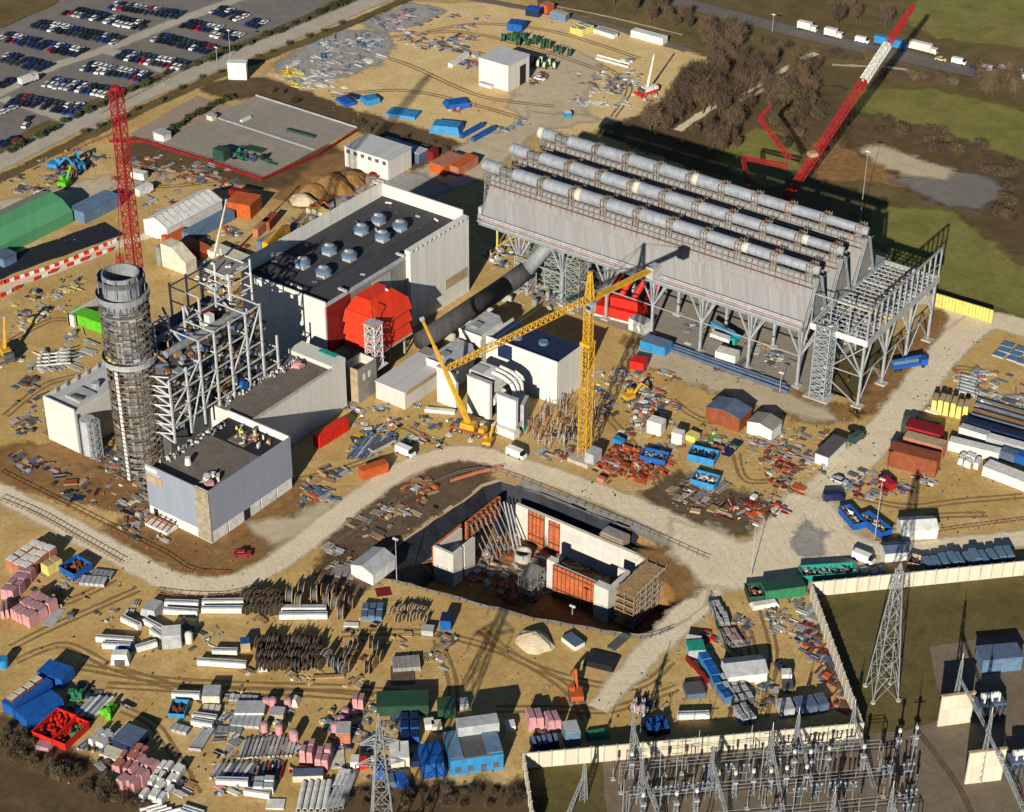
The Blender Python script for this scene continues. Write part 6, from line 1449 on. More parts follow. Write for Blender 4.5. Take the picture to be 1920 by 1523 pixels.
debris('long timbers and mats in the lower formwork yard',[(1250,905),(1290,900),(1400,930),(1420,965),(1360,985),(1260,950)],120,['brown','dconc','tan','black','wood','dred','conc'],.8,3.2,.05,.7,.6,.6)
debris('formwork and scaffold parts around the yellow digger',[(1110,700),(1200,690),(1260,740),(1290,800),(1200,800),(1120,780)],230,['tan','lgrey','conc','salmon','rust','dconc','white','slate','brown','dgrey','cream'],.5,2.2)
debris('pale pipes and frames by the tower crane foot',[(1020,800),(1080,790),(1080,870),(1060,900),(1000,880)],90,['lgrey','salmon','conc','brown','dconc','dgrey','rust'],.4,2.0)
debris('mixed parts between the huts and the formwork',[(1250,785),(1330,800),(1400,850),(1340,850),(1260,830)],90,['lgrey','dconc','slate','white','tan','salmon','lime','dgrey'],.4,1.9)
debris('crates and scraps behind the two huts',[(1380,820),(1500,800),(1530,830),(1460,850),(1390,845)],70,['lgrey','dgrey','orange','tan','dconc','slate'],.5,2.0)
# standing scaffold tubes
m=MB();poly=[W(*q) for q in ((1010,775),(1050,735),(1082,740),(1085,840),(1060,850),(1005,845))]
xs=[p.x for p in poly];ys=[p.y for p in poly]
for i in range(150):
    x,y=R.uniform(min(xs)+2,max(xs)-3),R.uniform(min(ys)+2,max(ys)-3);h=R.uniform(1.5,4.5)
    m.beam((x,y,0),(x,y,h),.16,R.choice(['lgrey','conc','salmon','steel','rust','tan']))
    if R.random()<.5: m.beam((x,y,h*.7),(x+R.uniform(-2,2),y+R.uniform(-2,2),h*.7),.12,R.choice(['lgrey','salmon','dconc']))
tag(m.build('starter_bars'),'thicket of standing grey and salmon bars left of the tower crane mast','reinforcement',None,'stuff')
for p1,p2,d,h,c_,tp,lb in (((1212,812),(1238,820),3.4,3.6,'white','white','white upright box left of the smaller white box'),((1258,832),(1277,837),2.6,3.2,'white','white','smaller white upright box near the blue trailer'),((1284,825),(1302,832),3,1.6,'pyellow','pyellow','yellow green box right of the smaller white box'),((1199,655),(1246,670),5,2.6,'lblue','gblue','light blue and grey container under the condenser leg'),((1178,618),(1206,630),4,3.4,'white','lgrey','white cabin with grey top beside the red pump frame'),((1180,692),(1206,698),4,2.4,'red','red','bright red box in the yard right of the tower crane'),((1148,830),(1163,838),2,1.4,'lblue','lblue','tiny blue box at the right of the tower crane mast'),((1340,1 and 674),(1377,684),4,2.4,'white','white','white box on the condenser slab')):
    container(lb,p1,p2,d,h,c_,top=tp)
bales('scrap_bin','bin','the salmon bins near the painted shadow sheet',(1328,848),(1350,855),3,2,1,1.4,'salmon',None,None,word='bin')
# under the condenser
t=thing('pump_skid','bright red steel pump frame under the left part of the condenser','pump frame',W(1160,590))
c,d,n,L=edge((1112,590),(1200,612),7)
m=MB();m.obox((c.x,c.y),d,L,7,.5,3.6,'red',.5);m.obox((c.x-n.x*3.6,c.y-n.y*3.6),d,L,.5,0,.6,'white');m.build('base_frame',t)
m=MB();m.obox((c.x+1,c.y+.6),d,L*.62,3.2,3.6,6.4,'red',.4);m.build('casing',t)
for i in range(4):
    m=MB();q=c+d*(-L*.4+i*L*.27)+n*3;m.cyl((q.x,q.y,4),(q.x+2.4,q.y+3.5,11),1.0,'red',12);m.cyl((q.x+2.4,q.y+3.5,11),(q.x+2.4,q.y+3.5,18),.9,'red',12);m.build('riser_pipe',t)
m=MB();b=W(1045,545);m.lattice((b.x,b.y,0),(b.x,b.y,19),6,6,9,.28,plain('paint_sage',(.3,.36,.34)))
for z in (4,8,12,16): m.box(b.x-3,b.x+3,b.y-3,b.y+3,z,z+.15,'dconc')
single('scaffold_tower',MB().box(-3.2,3.2,-3.2,3.2,0,.1,'dconc'),'flat timber base below the grey scaffold tower','base',(b.x,b.y,.09)) if 0 else None
t=thing('scaffold_tower','tall sage grey scaffold tower under the left end of the condenser','scaffold',b);m.build('frame',t)
for q_,h_,w_,lb_ in (((1015,520),20,5,'sage grey scaffold tower just left of the tallest one'),((1080,575),18,5,'sage grey scaffold tower nearest the yellow crane mast'),((1000,490),17,4,'sage grey scaffold tower deepest under the condenser left end')):
    m=MB();g_=W(*q_);m.lattice((g_.x,g_.y,0),(g_.x,g_.y,h_),w_,w_,8,.24,plain('paint_sage',(.3,.36,.34)));t=thing('scaffold_tower',lb_,'scaffold',g_);m.build('frame',t)
    for z in range(3,h_-1,4): m=MB();m.box(g_.x-w_/2,g_.x+w_/2,g_.y-w_/2,g_.y+w_/2,z,z+.15,'dconc' if z%8==3 else 'wood');m.build('platform',t)
m=MB();b2=W(985,545);m.lattice((b2.x,b2.y,0),(b2.x,b2.y,13),5,5,6,.24,'lgrey');t=thing('scaffold_tower','lower grey scaffold tower left of the sage one','scaffold',b2);m.build('frame',t)
for z in (4,8,12):
    m=MB();m.box(b2.x-2.5,b2.x+2.5,b2.y-2.5,b2.y+2.5,z,z+.15,'tan');m.build('platform',t)
m=MB();b3=W(955,475);m.beam((b3.x-5,b3.y,0),(b3.x-5,b3.y,9),.5,'pyellow');m.beam((b3.x+4,b3.y,0),(b3.x+4,b3.y,9),.5,'pyellow');m.box(b3.x-6,b3.x+5,b3.y-3,b3.y+3,9,9.6,'pyellow');m.beam((b3.x-5,b3.y,1),(b3.x+4,b3.y,8.5),.4,'yellow');single('yellow_gantry',m,'','gantry',(0,0)) and 0
o=COL.objects[-1];tag(o,'yellow steel gantry under the far left corner of the condenser','gantry')
debris('pipes, valves and frames crowding under the left end of the condenser',[(900,470),(960,450),(1100,500),(1110,570),(1030,600),(960,560)],260,['lgrey','dconc','steel','tan','slate','white','conc','dgrey','cream'],.5,2.6,.09,2.6)
debris('timbers and pipe lengths on the condenser slab',[(1230,620),(1300,600),(1450,650),(1500,700),(1480,735),(1300,680)],130,['dconc','slate','lgrey','wood','white','dgrey','steel'],.5,2.4,.09,.6)
pipes('long_pipe','pipe','the dark pipes along the front of the condenser slab',(1255,658),(1490,742),(1262,650),3,.5,'slate','dark pipes beside the slab')
b=W(1355,640);t=thing('truck_crane','blue boom truck parked under the condenser','truck',b)
m=MB();m.beam((b.x-5,b.y+1,4.6),(b.x+6,b.y,3.4),.9,'lblue');m.build('boom',t);m=MB();m.box(b.x-4,b.x+4,b.y-1.2,b.y+1.2,.8,2,'white');m.box(b.x+3,b.x+5,b.y-1.2,b.y+1.2,.8,3,'teal');m.build('chassis',t);wheels(t,b,(1,0),(-3,-1.6,3),.5,1.0)
# below left of the red intake
box('red_container','container','long bright red container slab standing at the edge of the boiler hall shadow',(602,840),(655,806),2.6,3.0,'red',bands='dred') if 0 else container('long bright red container at the edge of the shadow of the annex',(600,842),(654,808),2.6,3.2,'red')
container('orange container standing by the road bend',(680,902),(729,886),2.6,2.6,'orange')
pipes('blue_pipe','pipe','the blue grey pipework laid out behind the orange container',(652,862),(690,815),(690,862),6,.4,'slate','blue grey pipework',cols=['slate','gblue','lgrey'])
debris('yellow frames and valves around the blue grey pipework',[(640,860),(680,800),(735,800),(745,830),(690,872)],90,['yellow','slate','gblue','dgrey','cream','lgrey'],.4,1.8,.05,1.4)
debris('small goods between the yellow crane and the shed',[(720,790),(800,790),(860,830),(800,850),(740,840)],60,['dgrey','white','tan','black','salmon','yellow'],.4,1.6)
box('flat_trailer','trailer','grey flat trailer left of the small white truck',(700,852),(742,830),2.2,1.1,'lgrey',top='dgrey')
debris('blue and grey bars below the grey clad building side',[(555,945),(590,910),(635,930),(600,950)],35,['slate','lgrey','orange','tan','gblue'],.6,2.6,.05,.6)
debris('scaffold parts below the chimney',[(170,850),(240,840),(275,880),(270,960),(200,930)],170,['lgrey','dconc','slate','tan','white','salmon','brown','gblue','dgrey'],.4,2.0)
debris('dark boards by the left haul road',[(20,850),(110,880),(240,950),(230,985),(120,930),(20,880)],90,['dgrey','slate','lgrey','navy','tan','black','rust'],.5,2.4)
debris('steel frames lying in the west yard',[(40,690),(70,650),(150,620),(180,640),(130,690),(70,710)],70,['lgrey','white','steel','conc'],.8,3,.05,1.6,.4,.8)
debris('dark timbers and blue bits in the west yard',[(10,720),(60,700),(70,735),(20,750)],35,['dgrey','brown','slate','black'],.5,2)
debris('junk along the pale road below the barriers',[(10,600),(60,560),(170,510),(185,530),(100,590),(30,630)],80,['lgrey','slate','tan','pyellow','navy','conc','white'],.4,1.8)
m=MB()
for i in range(4): m.beam((-4,i*2.2,1.2),(6,i*2.2,1.2),.35,'white');m.beam((-4,i*2.2,.2),(6,i*2.2,2.4),.25,'lgrey');m.beam((-3+i*2.6,0,1.2),(-3+i*2.6,6.6,1.2),.35,'white')
single('steel_truss',m,'white welded steel frame lying flat in the west yard left of the chimney','frame',W(95,690),None,.8)
container('lime green container half hidden by the chimney',(130,605),(196,628),5,3.2,'lime')
# ---- north-west yards
container('blue long container along the right side of the white storage tent',(342,450),(358,456),22,2.8,'gblue')
container('orange container in front of the storage tent gable',(312,462),(352,446),2.6,2.6,'orange')
container('orange container beside the pale concrete ramp',(338,470),(376,488),5,2.6,'orange')
container('large orange container behind the blue long container',(424,404),(470,412),9,4.4,'orange')
container('dark red container touching the large orange one',(430,380),(462,388),3,4.2,'dred')
container('yellow orange tank container beside the hall roof',(492,472),(505,475),14,3.0,'yellow')
container('blue container touching the yellow orange tank container',(482,468),(490,471),15,2.8,'gblue')
container('salmon container left of the blue and yellow pair',(474,445),(484,447),9,2.8,'salmon')
container('pale red container behind the salmon one',(492,432),(506,434),8,2.8,'rust')
box('white_cabin','cabin','white low cabin beside the orange container near the boiler frame',(385,480),(460,510),6,2.6,'white',top='cream')
for p1,p2,d,h,c_,tp,lb in (((806,322),(834,332),12,3.2,'orange','salmon','orange open shelter right of the white windowed store'),((838,325),(860,332),12,3,'salmon','orange','salmon shelter touching the orange one'),((800,300),(812,303),4,3,'dred','dred','dark red box left of the orange shelter')): container(lb,p1,p2,d,h,c_,top=tp)
bales('yellow_block','block','the cream blocks before the big earth heap',(573,400),(605,412),4,3,1,2.0,'cream','pyellow',None,word='block')
debris('pallets and drums between the hall and the earth heap',[(520,420),(580,385),(620,390),(560,440),(500,460)],100,['dconc','slate','lgrey','wood','tan','dgrey','white','pyellow'],.4,2)
debris('pallets beside the hall top corner road',[(610,375),(700,335),(720,350),(650,390)],50,['dgrey','slate','tan','white','wood'],.4,1.8)
for i,(x,y,s) in enumerate(((570,378,5.5),(625,350,9),(655,338,7),(590,360,6))):
    m=MB();rr=[]
    for k,(r,z) in enumerate(((s,0),(s*.75,s*.22),(s*.42,s*.42),(s*.15,s*.5))): rr.append([(r*(1+.18*math.sin(j*1.9+k+i))*math.cos(j*.449),r*.8*(1+.15*math.cos(j*1.3+i))*math.sin(j*.449),z) for j in range(14)])
    for a,b in zip(rr,rr[1:]): m.add(a+b,[(j,(j+1)%14,14+(j+1)%14,14+j) for j in range(14)],clay if i else palesand)
    m.add(rr[-1],[tuple(range(14))],clay if i else palesand);single('earth_heap',m,('pale gravel heap below the pad corner','biggest brown earth heap below the white windowed store','brown earth heap right of the biggest one','brown earth heap left of the biggest one')[i],'heap',W(x,y,.06))
debris('blue and orange machines parked in the north west yard',[(90,325),(130,300),(170,290),(165,320),(120,340)],40,['lblue','blue','dgrey','orange','dred','navy'],.6,2.4,.05,2)
digger('lime green digger beside the blue machines in the north west yard',(122,350),1.9,'lime','dgrey',1.2)
digger('blue machine with raised arm in the north west yard',(105,318),.3,'lblue','dgrey',1.3)
digger('second blue machine right of the lime digger',(150,318),2.6,'lblue','navy',1.2)
debris('rows of grey steel sections right of the red lattice boom',[(245,300),(300,290),(440,315),(420,340),(300,375),(240,350)],170,['lgrey','dconc','slate','rust','tan','salmon','steel','brown'],.5,2.6,.05,.5)
debris('grey rubble along the west verge',[(10,345),(60,325),(110,335),(80,370),(10,385)],70,['dconc','lgrey','slate','mauve','brown'],.4,1.8)
for nm,(x,y),(x2,y2) in (('white pipe section lying right of the red lattice boom',(262,370),(288,358)),('white cabin trailer right of the red lattice boom',(245,335),(270,340))): container(nm,(x,y),(x2,y2),3,2.2,'white')
box('dark_green_machine','machine','tall dark green machine block on the concrete pad',(400,300),(420,306),4,4.5,'dgreen')
debris('dark green machine parts laid on the concrete pad',[(396,290),(440,265),(450,285),(500,302),(505,312),(430,300)],60,['dgreen','green','dgreen','black','slate'],.6,2.6,.46,2.2)
box('steel_beam','beam','long dark beam on the upper half of the concrete pad',(537,248),(588,262),1.2,.9,'dgreen',z=.45)
box('pale_beam','beam','pale beam on the upper left of the concrete pad',(455,232),(472,224),1.4,.8,'white',z=.45)
box('olive_mat','mat','olive mat on the lower half of the concrete pad',(456,282),(490,290),4,.3,'dgreen',z=.45)
# far sand yard
debris('pale grey steel sections stored in the far yard',[(520,135),(600,80),(640,65),(720,70),(725,90),(690,125),(620,150)],330,['lgrey','steel','conc','white','dconc','gblue'],.8,3,.07,.7,.5,.7)
debris('dark grey sections at the top of the far yard',[(700,45),(780,12),(830,20),(770,45),(730,62)],120,['dconc','mauve','slate','lgrey'],.8,3,.07,.8,.5,.7)
debris('grey and brown frames left of the white workshop',[(760,60),(830,70),(900,95),(890,110),(820,100),(760,85)],150,['dconc','brown','slate','lgrey','wood'],.8,2.6,.05,1.2,.5,.7)
debris('bright yellow frames at the left end of the far yard',[(520,145),(540,125),(558,140),(552,168)],45,['yellow','pyellow'],.8,2.6,.07,1.4,.3,.8)
debris('white tubes right of the yellow frames',[(560,140),(600,135),(645,165),(625,180),(570,165)],90,['white','lgrey','silver'],1,3,.07,.6,.5,.9)
debris('steel bars between workshop and white crane',[(1080,140),(1180,150),(1215,175),(1200,185),(1090,165)],90,['lgrey','dconc','slate','brown'],.8,2.8,.05,.6,.5,.8)
debris('pale slabs and pipes right of the workshop',[(1060,175),(1110,165),(1180,190),(1150,205),(1070,195)],60,['white','lgrey','cream','steel'],.8,2.4,.05,.5)
debris('grey parts below the green drums',[(985,145),(1010,138),(1040,128),(1030,150),(990,165)],50,['brown','dgrey','rust','tan'],.5,2)
pipes('white_pipe','pipe','the white pipes lying in the far yard right of the drums',(1120,106),(1185,124),(1118,112),2,.5,'white','thick white pipes')
for p1,p2,d,h,c_,tp,lb in (((950,58),(978,62),6,2.8,'blue','blue','blue container alone in the far sand yard'),((985,30),(1010,34),5,2.8,'navy','blue','navy and blue container at the top of the far yard'),((1012,22),(1026,26),5,2.8,'orange','salmon','orange container beside the navy one'),((1030,36),(1060,42),4,2.4,'gblue','lgrey','pale blue container right of the orange one'),((1182,70),(1242,86),4,2.6,'white','white','long white container by the service road'),((848,128),(880,106),2,1.4,'white','white','white beam crate left of the workshop'),((1112,62),(1150,74),3,1.6,'white','lgrey','pale flat crate left of the long white container')):
    container(lb,p1,p2,d,h,c_,top=tp)
bales('yellow_rack','rack','the grey and yellow racks by the service road',(1068,62),(1090,70),8,2,4,2.8,'pyellow','steel','grey and yellow racks',word='rack')
for i,(p1,p2,d,h,c_,lb) in enumerate((((840,208),(885,202),8,1.8,'blue','spread blue tarp in the middle of the far yard'),((804,250),(862,256),8,3.0,'lblue','big light blue tarp mound at the near edge of the far yard'),((628,188),(648,202),5,1.2,'blue','dark blue tarp at the left end of the blue stores'),((688,200),(714,194),6,2.2,'lblue','light blue tarped stack second from the left'),((722,218),(778,226),7,1.2,'lblue','blue framed tarp pad beside the tarp mound'),((648,182),(670,188),3,.9,'navy','navy strip stack above the dark blue tarp'))): box('blue_tarp','tarp',lb,p1,p2,d,h,c_,'blue tarps in the far yard',tap=1.0 if i<2 else .3)
pipes('blue_beam','beam','the dark blue beams right of the tarp mound',(864,260),(908,236),(886,266),2,.8,'blue','blue beams',sq=True,word='beam')
debris('scraps around the blue tarps',[(820,195),(840,185),(890,190),(900,200),(850,215)],35,['white','salmon','tan','orange','lgrey'],.5,1.8)
debris('grey parts right of the blue beams',[(930,238),(970,225),(975,240),(940,250)],30,['slate','lgrey','dconc','gblue'],.5,2)
debris('purple grey pipes by the left of the workshop',[(858,115),(900,112),(900,135),(865,130)],40,['slate','mauve','blue','rust'],.5,1.8)
box('blue_white_machine','machine','small blue and white machine above the shadow of the condenser',(1060,222),(1072,220),2.4,2,'lblue',top='white')

# more goods along the yards
MIX=['lgrey','white','dconc','slate','wood','tan','dgrey','steel','cream','navy']
debris('small pallets and pipes among the slab stacks of the bottom yard',[(320,1300),(490,1300),(560,1340),(560,1420),(420,1400),(320,1380)],150,MIX,.4,1.6)
debris('bits of timber and wrap among the racks of the bottom yard',[(390,1410),(560,1400),(560,1500),(400,1490)],90,MIX+['pink'],.4,1.5)
debris('small goods between the twin pink stacks and the blue tarp',[(600,1330),(700,1320),(760,1400),(740,1470),(640,1470),(600,1420)],150,MIX+['pink','gblue','blue','dgreen'],.4,1.6)
debris('packing scraps between pink bales and the haul road',[(20,1040),(120,1050),(210,1085),(200,1110),(100,1150),(20,1180)],80,['pink','wood','tan','lgrey','dgrey','pyellow','salmon'],.3,1.2)
debris('cable ends and timbers around the drums',[(455,1105),(650,1095),(760,1150),(800,1180),(720,1270),(480,1270)],150,['wood','dgrey','black','tan','dconc','brown'],.3,1.2)
debris('small scraps around the white beams',[(180,1150),(440,1110),(460,1180),(350,1230),(180,1250)],70,['lgrey','wood','white','dgrey','tan'],.3,1.2)
debris('blocks, shuttering and pipes east of the tower crane',[(1090,690),(1220,680),(1330,740),(1350,830),(1250,850),(1110,830)],190,['conc','lgrey','rust','brown','salmon','dgrey','white','tan','slate','orange'],.4,1.8)
debris('stored shuttering along the east haul road',[(1440,830),(1545,800),(1590,830),(1500,930),(1440,930)],130,['rust','brown','conc','lgrey','tan','dconc','slate','orange'],.5,2.2)
debris('parts and pipes before the shed and the red intake',[(640,770),(760,740),(860,800),(860,835),(760,845),(660,850)],130,['lgrey','slate','yellow','dgrey','white','tan','conc','gblue'],.4,1.6)
debris('boards and scaffold tubes on the side of the grey clad building',[(560,900),(660,860),(660,890),(560,960)],60,['lgrey','slate','wood','tan','dgrey'],.5,2)
debris('scaffold and timbers in front of the grey clad building',[(200,950),(270,960),(330,1010),(280,1030),(210,1000)],70,['lgrey','rust','wood','dgrey','conc'],.5,2)
debris('planks and rubble west of the chimney',[(10,760),(90,740),(90,830),(20,840)],60,['brown','dgrey','wood','slate','lgrey'],.5,2)
debris('timbers and sheets beyond the lime green container',[(20,560),(130,520),(190,540),(120,600),(30,620)],80,['lgrey','wood','navy','pyellow','dgrey','conc'],.4,1.8)
debris('crates and scrap between the white tent and the hall',[(250,440),(380,440),(460,420),(470,470),(380,500),(270,480)],120,['dgrey','rust','lgrey','slate','tan','orange','white','wood'],.4,1.8)
debris('long pipes and sections along the pad fence',[(220,300),(380,310),(480,350),(450,370),(300,400),(200,390)],150,['lgrey','dconc','slate','rust','tan','steel'],.5,2.6)
debris('goods and scrap stored on the west verge',[(5,320),(190,260),(200,300),(60,360),(5,370)],120,['dconc','slate','lgrey','mauve','brown','tan','dgrey'],.4,1.8)
debris('timber and pipe bundles north of the workshop',[(720,40),(940,20),(960,60),(840,90),(740,80)],130,['lgrey','dconc','mauve','slate','brown','tan'],.5,2.4,.07)
debris('pipe bundles south of the workshop by the tracks',[(1060,130),(1190,110),(1220,160),(1180,200),(1060,190)],110,['lgrey','white','dconc','slate','brown','tan'],.5,2.4)
debris('parts laid out around the blue skips and flatbed',[(1540,890),(1600,880),(1690,890),(1700,930),(1600,935),(1550,930)],90,['lgrey','slate','dred','dgrey','steel','rust'],.4,1.8)
debris('pallets and drums at the right yard edge',[(1780,690),(1920,700),(1920,780),(1820,760)],100,['lgrey','slate','white','tan','steel','dgrey'],.5,2.4)
debris('gravel bags and pallets below the green container',[(1420,1140),(1500,1130),(1520,1180),(1440,1190)],60,['lgrey','white','tan','slate','dgrey'],.4,1.5)
debris('pallets, crates and tubes along the green fence',[(1340,1150),(1400,1150),(1430,1340),(1400,1350),(1350,1220)],130,['dconc','lgrey','slate','dgrey','mauve','wood','steel'],.4,1.7)
# litter trodden over the whole yard
m=MB()
ar=[((20,1020),(980,1480),420),((980,1130),(1590,1360),220),((1090,640),(1560,960),500),((180,840),(900,1080),200),((500,20),(1300,240),220),((10,280),(480,640),220),((1560,640),(1915,1000),300)]
for (x0_,y0_),(x1_,y1_),n_ in ar:
    for _ in range(n_):
        q=W(R.uniform(x0_,x1_),R.uniform(y0_,y1_));s_=R.uniform(.15,.55)
        if -2<q.x<-1 : continue
        if 14<q.x<92 and -106<q.y<-46: continue
        if (-100<q.x<10 and -118<q.y<33) or (-57<q.x<62 and 40<q.y<96) or q.z<0: continue
        m.obox((q.x,q.y),(R.uniform(-1,1),1),s_,s_*R.uniform(.3,1),.05,.08+s_*R.uniform(.2,.7),R.choice(['brown','dgrey','wood','dconc','tan','brown']))
tag(m.build('loose_litter'),'tiny stones, offcuts and litter trodden into the sand all over the yards','litter',None,'stuff')
# ================================================================ vehicles
glass=plain('dark_glass',(.012,.014,.018),.15,0,.1,.5)
CP={}
def carmat(n):
    if n not in CP:
        c=dict(navy=(.012,.022,.07),black=(.008,.009,.012),charcoal=(.05,.053,.06),white=(.75,.75,.73),silver=(.42,.44,.46),red=(.32,.012,.015),blue=(.015,.05,.2),green=(.02,.06,.05),cream=(.6,.55,.4),yellow=(.6,.5,.2))[n]  # navy: blue sky reflection put into the dark car paint
        t=NT('car_paint_'+n);CP[n]=t.done(c,.28,0.0);t.b.inputs['Specular IOR Level'].default_value=.5
    return CP[n]
def carmesh(col,kind='car'):
    m=MB();c=carmat(col);L,Wd=(4.3,1.75) if kind=='car' else (5.6,2.0)
    for x in (-L*.3,L*.3):
        for y in (-Wd/2+.1,Wd/2-.1): m.cyl((x,y-.12,.33),(x,y+.12,.33),.33,'black',8)
    if kind=='car':
        m.obox((0,0),(1,0),L,Wd,.28,.85,c,.06);m.obox((-.25,0),(1,0),L*.56,Wd-.16,.86,1.32,glass,.22);m.obox((-.28,0),(1,0),L*.42,Wd-.5,1.325,1.42,c,.05)
    else:
        m.obox((-.5,0),(1,0),L*.78,Wd,.35,2.3,c,.08);m.obox((L*.38,0),(1,0),L*.24,Wd-.06,.35,1.3,c,.06);m.obox((L*.33,0),(1,0),1.2,Wd-.2,1.31,2.1,glass,.3)
    return m
CARS={}
def car(label,p,ang,col,kind='car',group=None,name=None):
    k=(col,kind)
    if k not in CARS: CARS[k]=o=carmesh(col,kind).build(name or ('parked_car' if kind=='car' else 'parked_van'))
    else: o=CARS[k].copy();COL.objects.link(o)
    if name: o.name=name
    b=p if isinstance(p,Vector) else W(*p);o.location=(b.x,b.y,.14);o.rotation_euler=(0,0,ang);o.scale=(1.1,1.1,1.06);return tag(o,label,'car' if kind=='car' else 'van',group)
BL=[('topmost long block',(128,22),(281,54)),('second block from the top left',(66,46),(227,80)),('left edge block below the field',(4,70),(160,104)),('short block above the white lorry',(4,108),(92,132)),
 ('tiny block by the white lorry',(4,156),(30,162)),('top middle block',(210,12),(345,32)),('small block at the top right',(404,20),(460,38)),('narrow block right of the aisle',(348,46),(414,60)),('lone block near the fence corner',(404,64),(450,74)),('last block beside the road fence',(466,44),(498,51)),
 ('block right of the crossing aisle',(294,72),(405,98)),('block along the crossing lane',(223,104),(357,128)),('block below the crossing lane',(160,126),(294,152)),('block behind the red boom tip',(90,156),(232,180)),('block along the link road',(27,187),(164,214)),('corner pair at the left edge',(3,205),(22,212)),('bottom left group by the hedge',(3,262),(26,274))]
colw=['navy']*9+['black']*6+['charcoal']*4+['white']*5+['silver']*3+['red']*2+['blue']*3+['green']
cw={'navy':'sky-tinted dark','black':'black','charcoal':'charcoal','white':'white','silver':'silver','red':'red','blue':'blue','green':'dark green'}
for nm,a,b in BL:
    A,B=W(*a),W(*b);d=(B-A);L=d.length;d.normalize();n=Vector((-d.y,d.x,0));k=max(2,int(L/2.45));run=R.choice(colw)
    for row,off in ((('near',-2.6)),(('far',2.6))):
        for i in range(k):
            if R.random()<.09: continue
            if R.random()<.6: run=R.choice(colw)
            q=A+d*((i+.5)*2.45+R.uniform(-.12,.12))+n*(off+R.uniform(-.5,.5));c=run if R.random()<.7 else R.choice(colw)
            car(f'{cw[c]} car, {nth(i)} from left, {row} row of the {nm}',q,math.atan2(n.y,n.x)+(math.pi if row=='near' else 0)+R.uniform(-.09,.09),c,'car' if R.random()<.93 else 'car','cars packed in the car park')
YA=math.atan2(1,0)
car('white car alone at the lower left of the car park',(48,238),YA+.5,'white');car('black car just behind the lone white car in the car park',(54,226),YA+.4,'black')
car('white car at the lane end by the hedge right of the lower left block',(148,200),YA,'white')
def lorry(label,p1,p2,boxc,cabc,h=3.6,parts=True,name='lorry'):
    a,b=W(*p1),W(*p2);d=(b-a);L=d.length;d.normalize();c=(a+b)/2;t=thing(name,label,'lorry',(c.x,c.y,.1),None,math.atan2(d.y,d.x))
    def part(m,nm): o=m.build(nm);o.parent=t
    m=MB();m.box(-L/2,L/2-2.6,-1.25,1.25,.9,h,boxc);part(m,'cargo_box')
    m=MB();m.box(L/2-2.3,L/2,-1.2,1.2,.6,2.7,cabc);m.box(L/2-.02,L/2+.04,-1.05,1.05,1.5,2.5,glass);part(m,'driver_cab')
    m=MB();m.box(-L/2,L/2-.2,-.5,.5,.5,.89,'dgrey');part(m,'chassis')
    for x in (-L/2+1,-L/2+2.3,L/2-1.3):
        for y in (-1.05,1.05):
            m=MB();m.cyl((x,y-.15,.5),(x,y+.15,.5),.5,'black',10);part(m,'wheel')
lorry('white articulated lorry on the highway right of the red crane boom',(1705,92),(1756,104),'white','white',4)
lorry('blue lorry on the highway passing behind the red crane boom',(1640,82),(1700,96),'lblue','blue',4)
lorry('white lorry on the highway cut by the right picture edge',(1870,140),(1925,152),'white','white',4)
lorry('white lorry leftmost on the highway',(1496,54),(1531,62),'white','white',3.8);lorry('white lorry second from the left on the highway',(1546,67),(1579,74),'white','white',3.8)
ha=math.atan2((W(1800,122)-W(1650,90)).y,(W(1800,122)-W(1650,90)).x)
for lb,p,c,k in (('white van on the highway left of the blue lorry',(1616,80),'white','van'),('cream car on the highway ahead of the white articulated lorry',(1764,114),'yellow','car'),('white van on the highway behind the cream car',(1797,120),'white','van'),('blue car on the highway between the two white vans',(1828,130),'blue','car'),('white van on the highway just before the edge lorry',(1852,134),'white','van'),
  ('white car facing the west yard rubble',(76,366),'white','car'),('white delivery van parked on the road bend below the tower crane',(968,856),'white','van'),('grey car by the east road below the rust containers',(1574,905),'silver','car'),('red flatbed parked behind the blue skips',(1662,912),'red','van'),('dark van below the grey car',(1562,938),'navy','van'),('white van between the teal container and the guard hut',(1618,1052),'white','van'),
  ('dark car with red hood in the south yard',(1466,1258),'charcoal','car'),('green van parked beside the white cabin on the east road',(1606,826),'green','van'),('black car facing the green van',(1602,812),'black','car'),('white small lorry cab near the flat trailer',(760,852),'white','van'),('dark red car on the bank of the pad near the white store',(704,330),'red','car'),('orange car beside the road bend left of the excavator',(455,1042),'red','car'),('white car in the top right of the north yard behind the workshop',(1012,150),'white','car')):
    car(lb,p,ha if p[1]<140 and p[0]>1400 else R.choice([0,.7,1.4,2.6]),c,k,None,None)
lorry('white flatbed truck with dark load in the south yard',(1478,1302),(1472,1270),'dgrey','white',1.6,name='flatbed_truck')
lorry('white lorry parked at the left of the car park aisle',(38,162),(70,150),'white','white',3.2)
b=W(1705,690);t=thing('concrete_pump_truck','blue pump truck with folded boom beside the basin legs','truck',b,None,.9)
def prt(m,nm): o=m.build(nm);o.parent=t
m=MB();m.box(-6,3,-1.3,1.3,1.0,2.2,'blue');prt(m,'chassis');m=MB();m.box(3.2,5.4,-1.25,1.25,.7,3,'blue');prt(m,'driver_cab')
m=MB();m.box(-6,2.4,-.9,.9,2.3,3.4,'gblue');m.beam((-6,0,3.4),(3.5,0,3.9),.6,'blue');prt(m,'folded_boom')
for x in (-5,-3.6,4):
    for y in (-1.1,1.1): m=MB();m.cyl((x,y-.18,.55),(x,y+.18,.55),.55,'black',10);prt(m,'wheel')
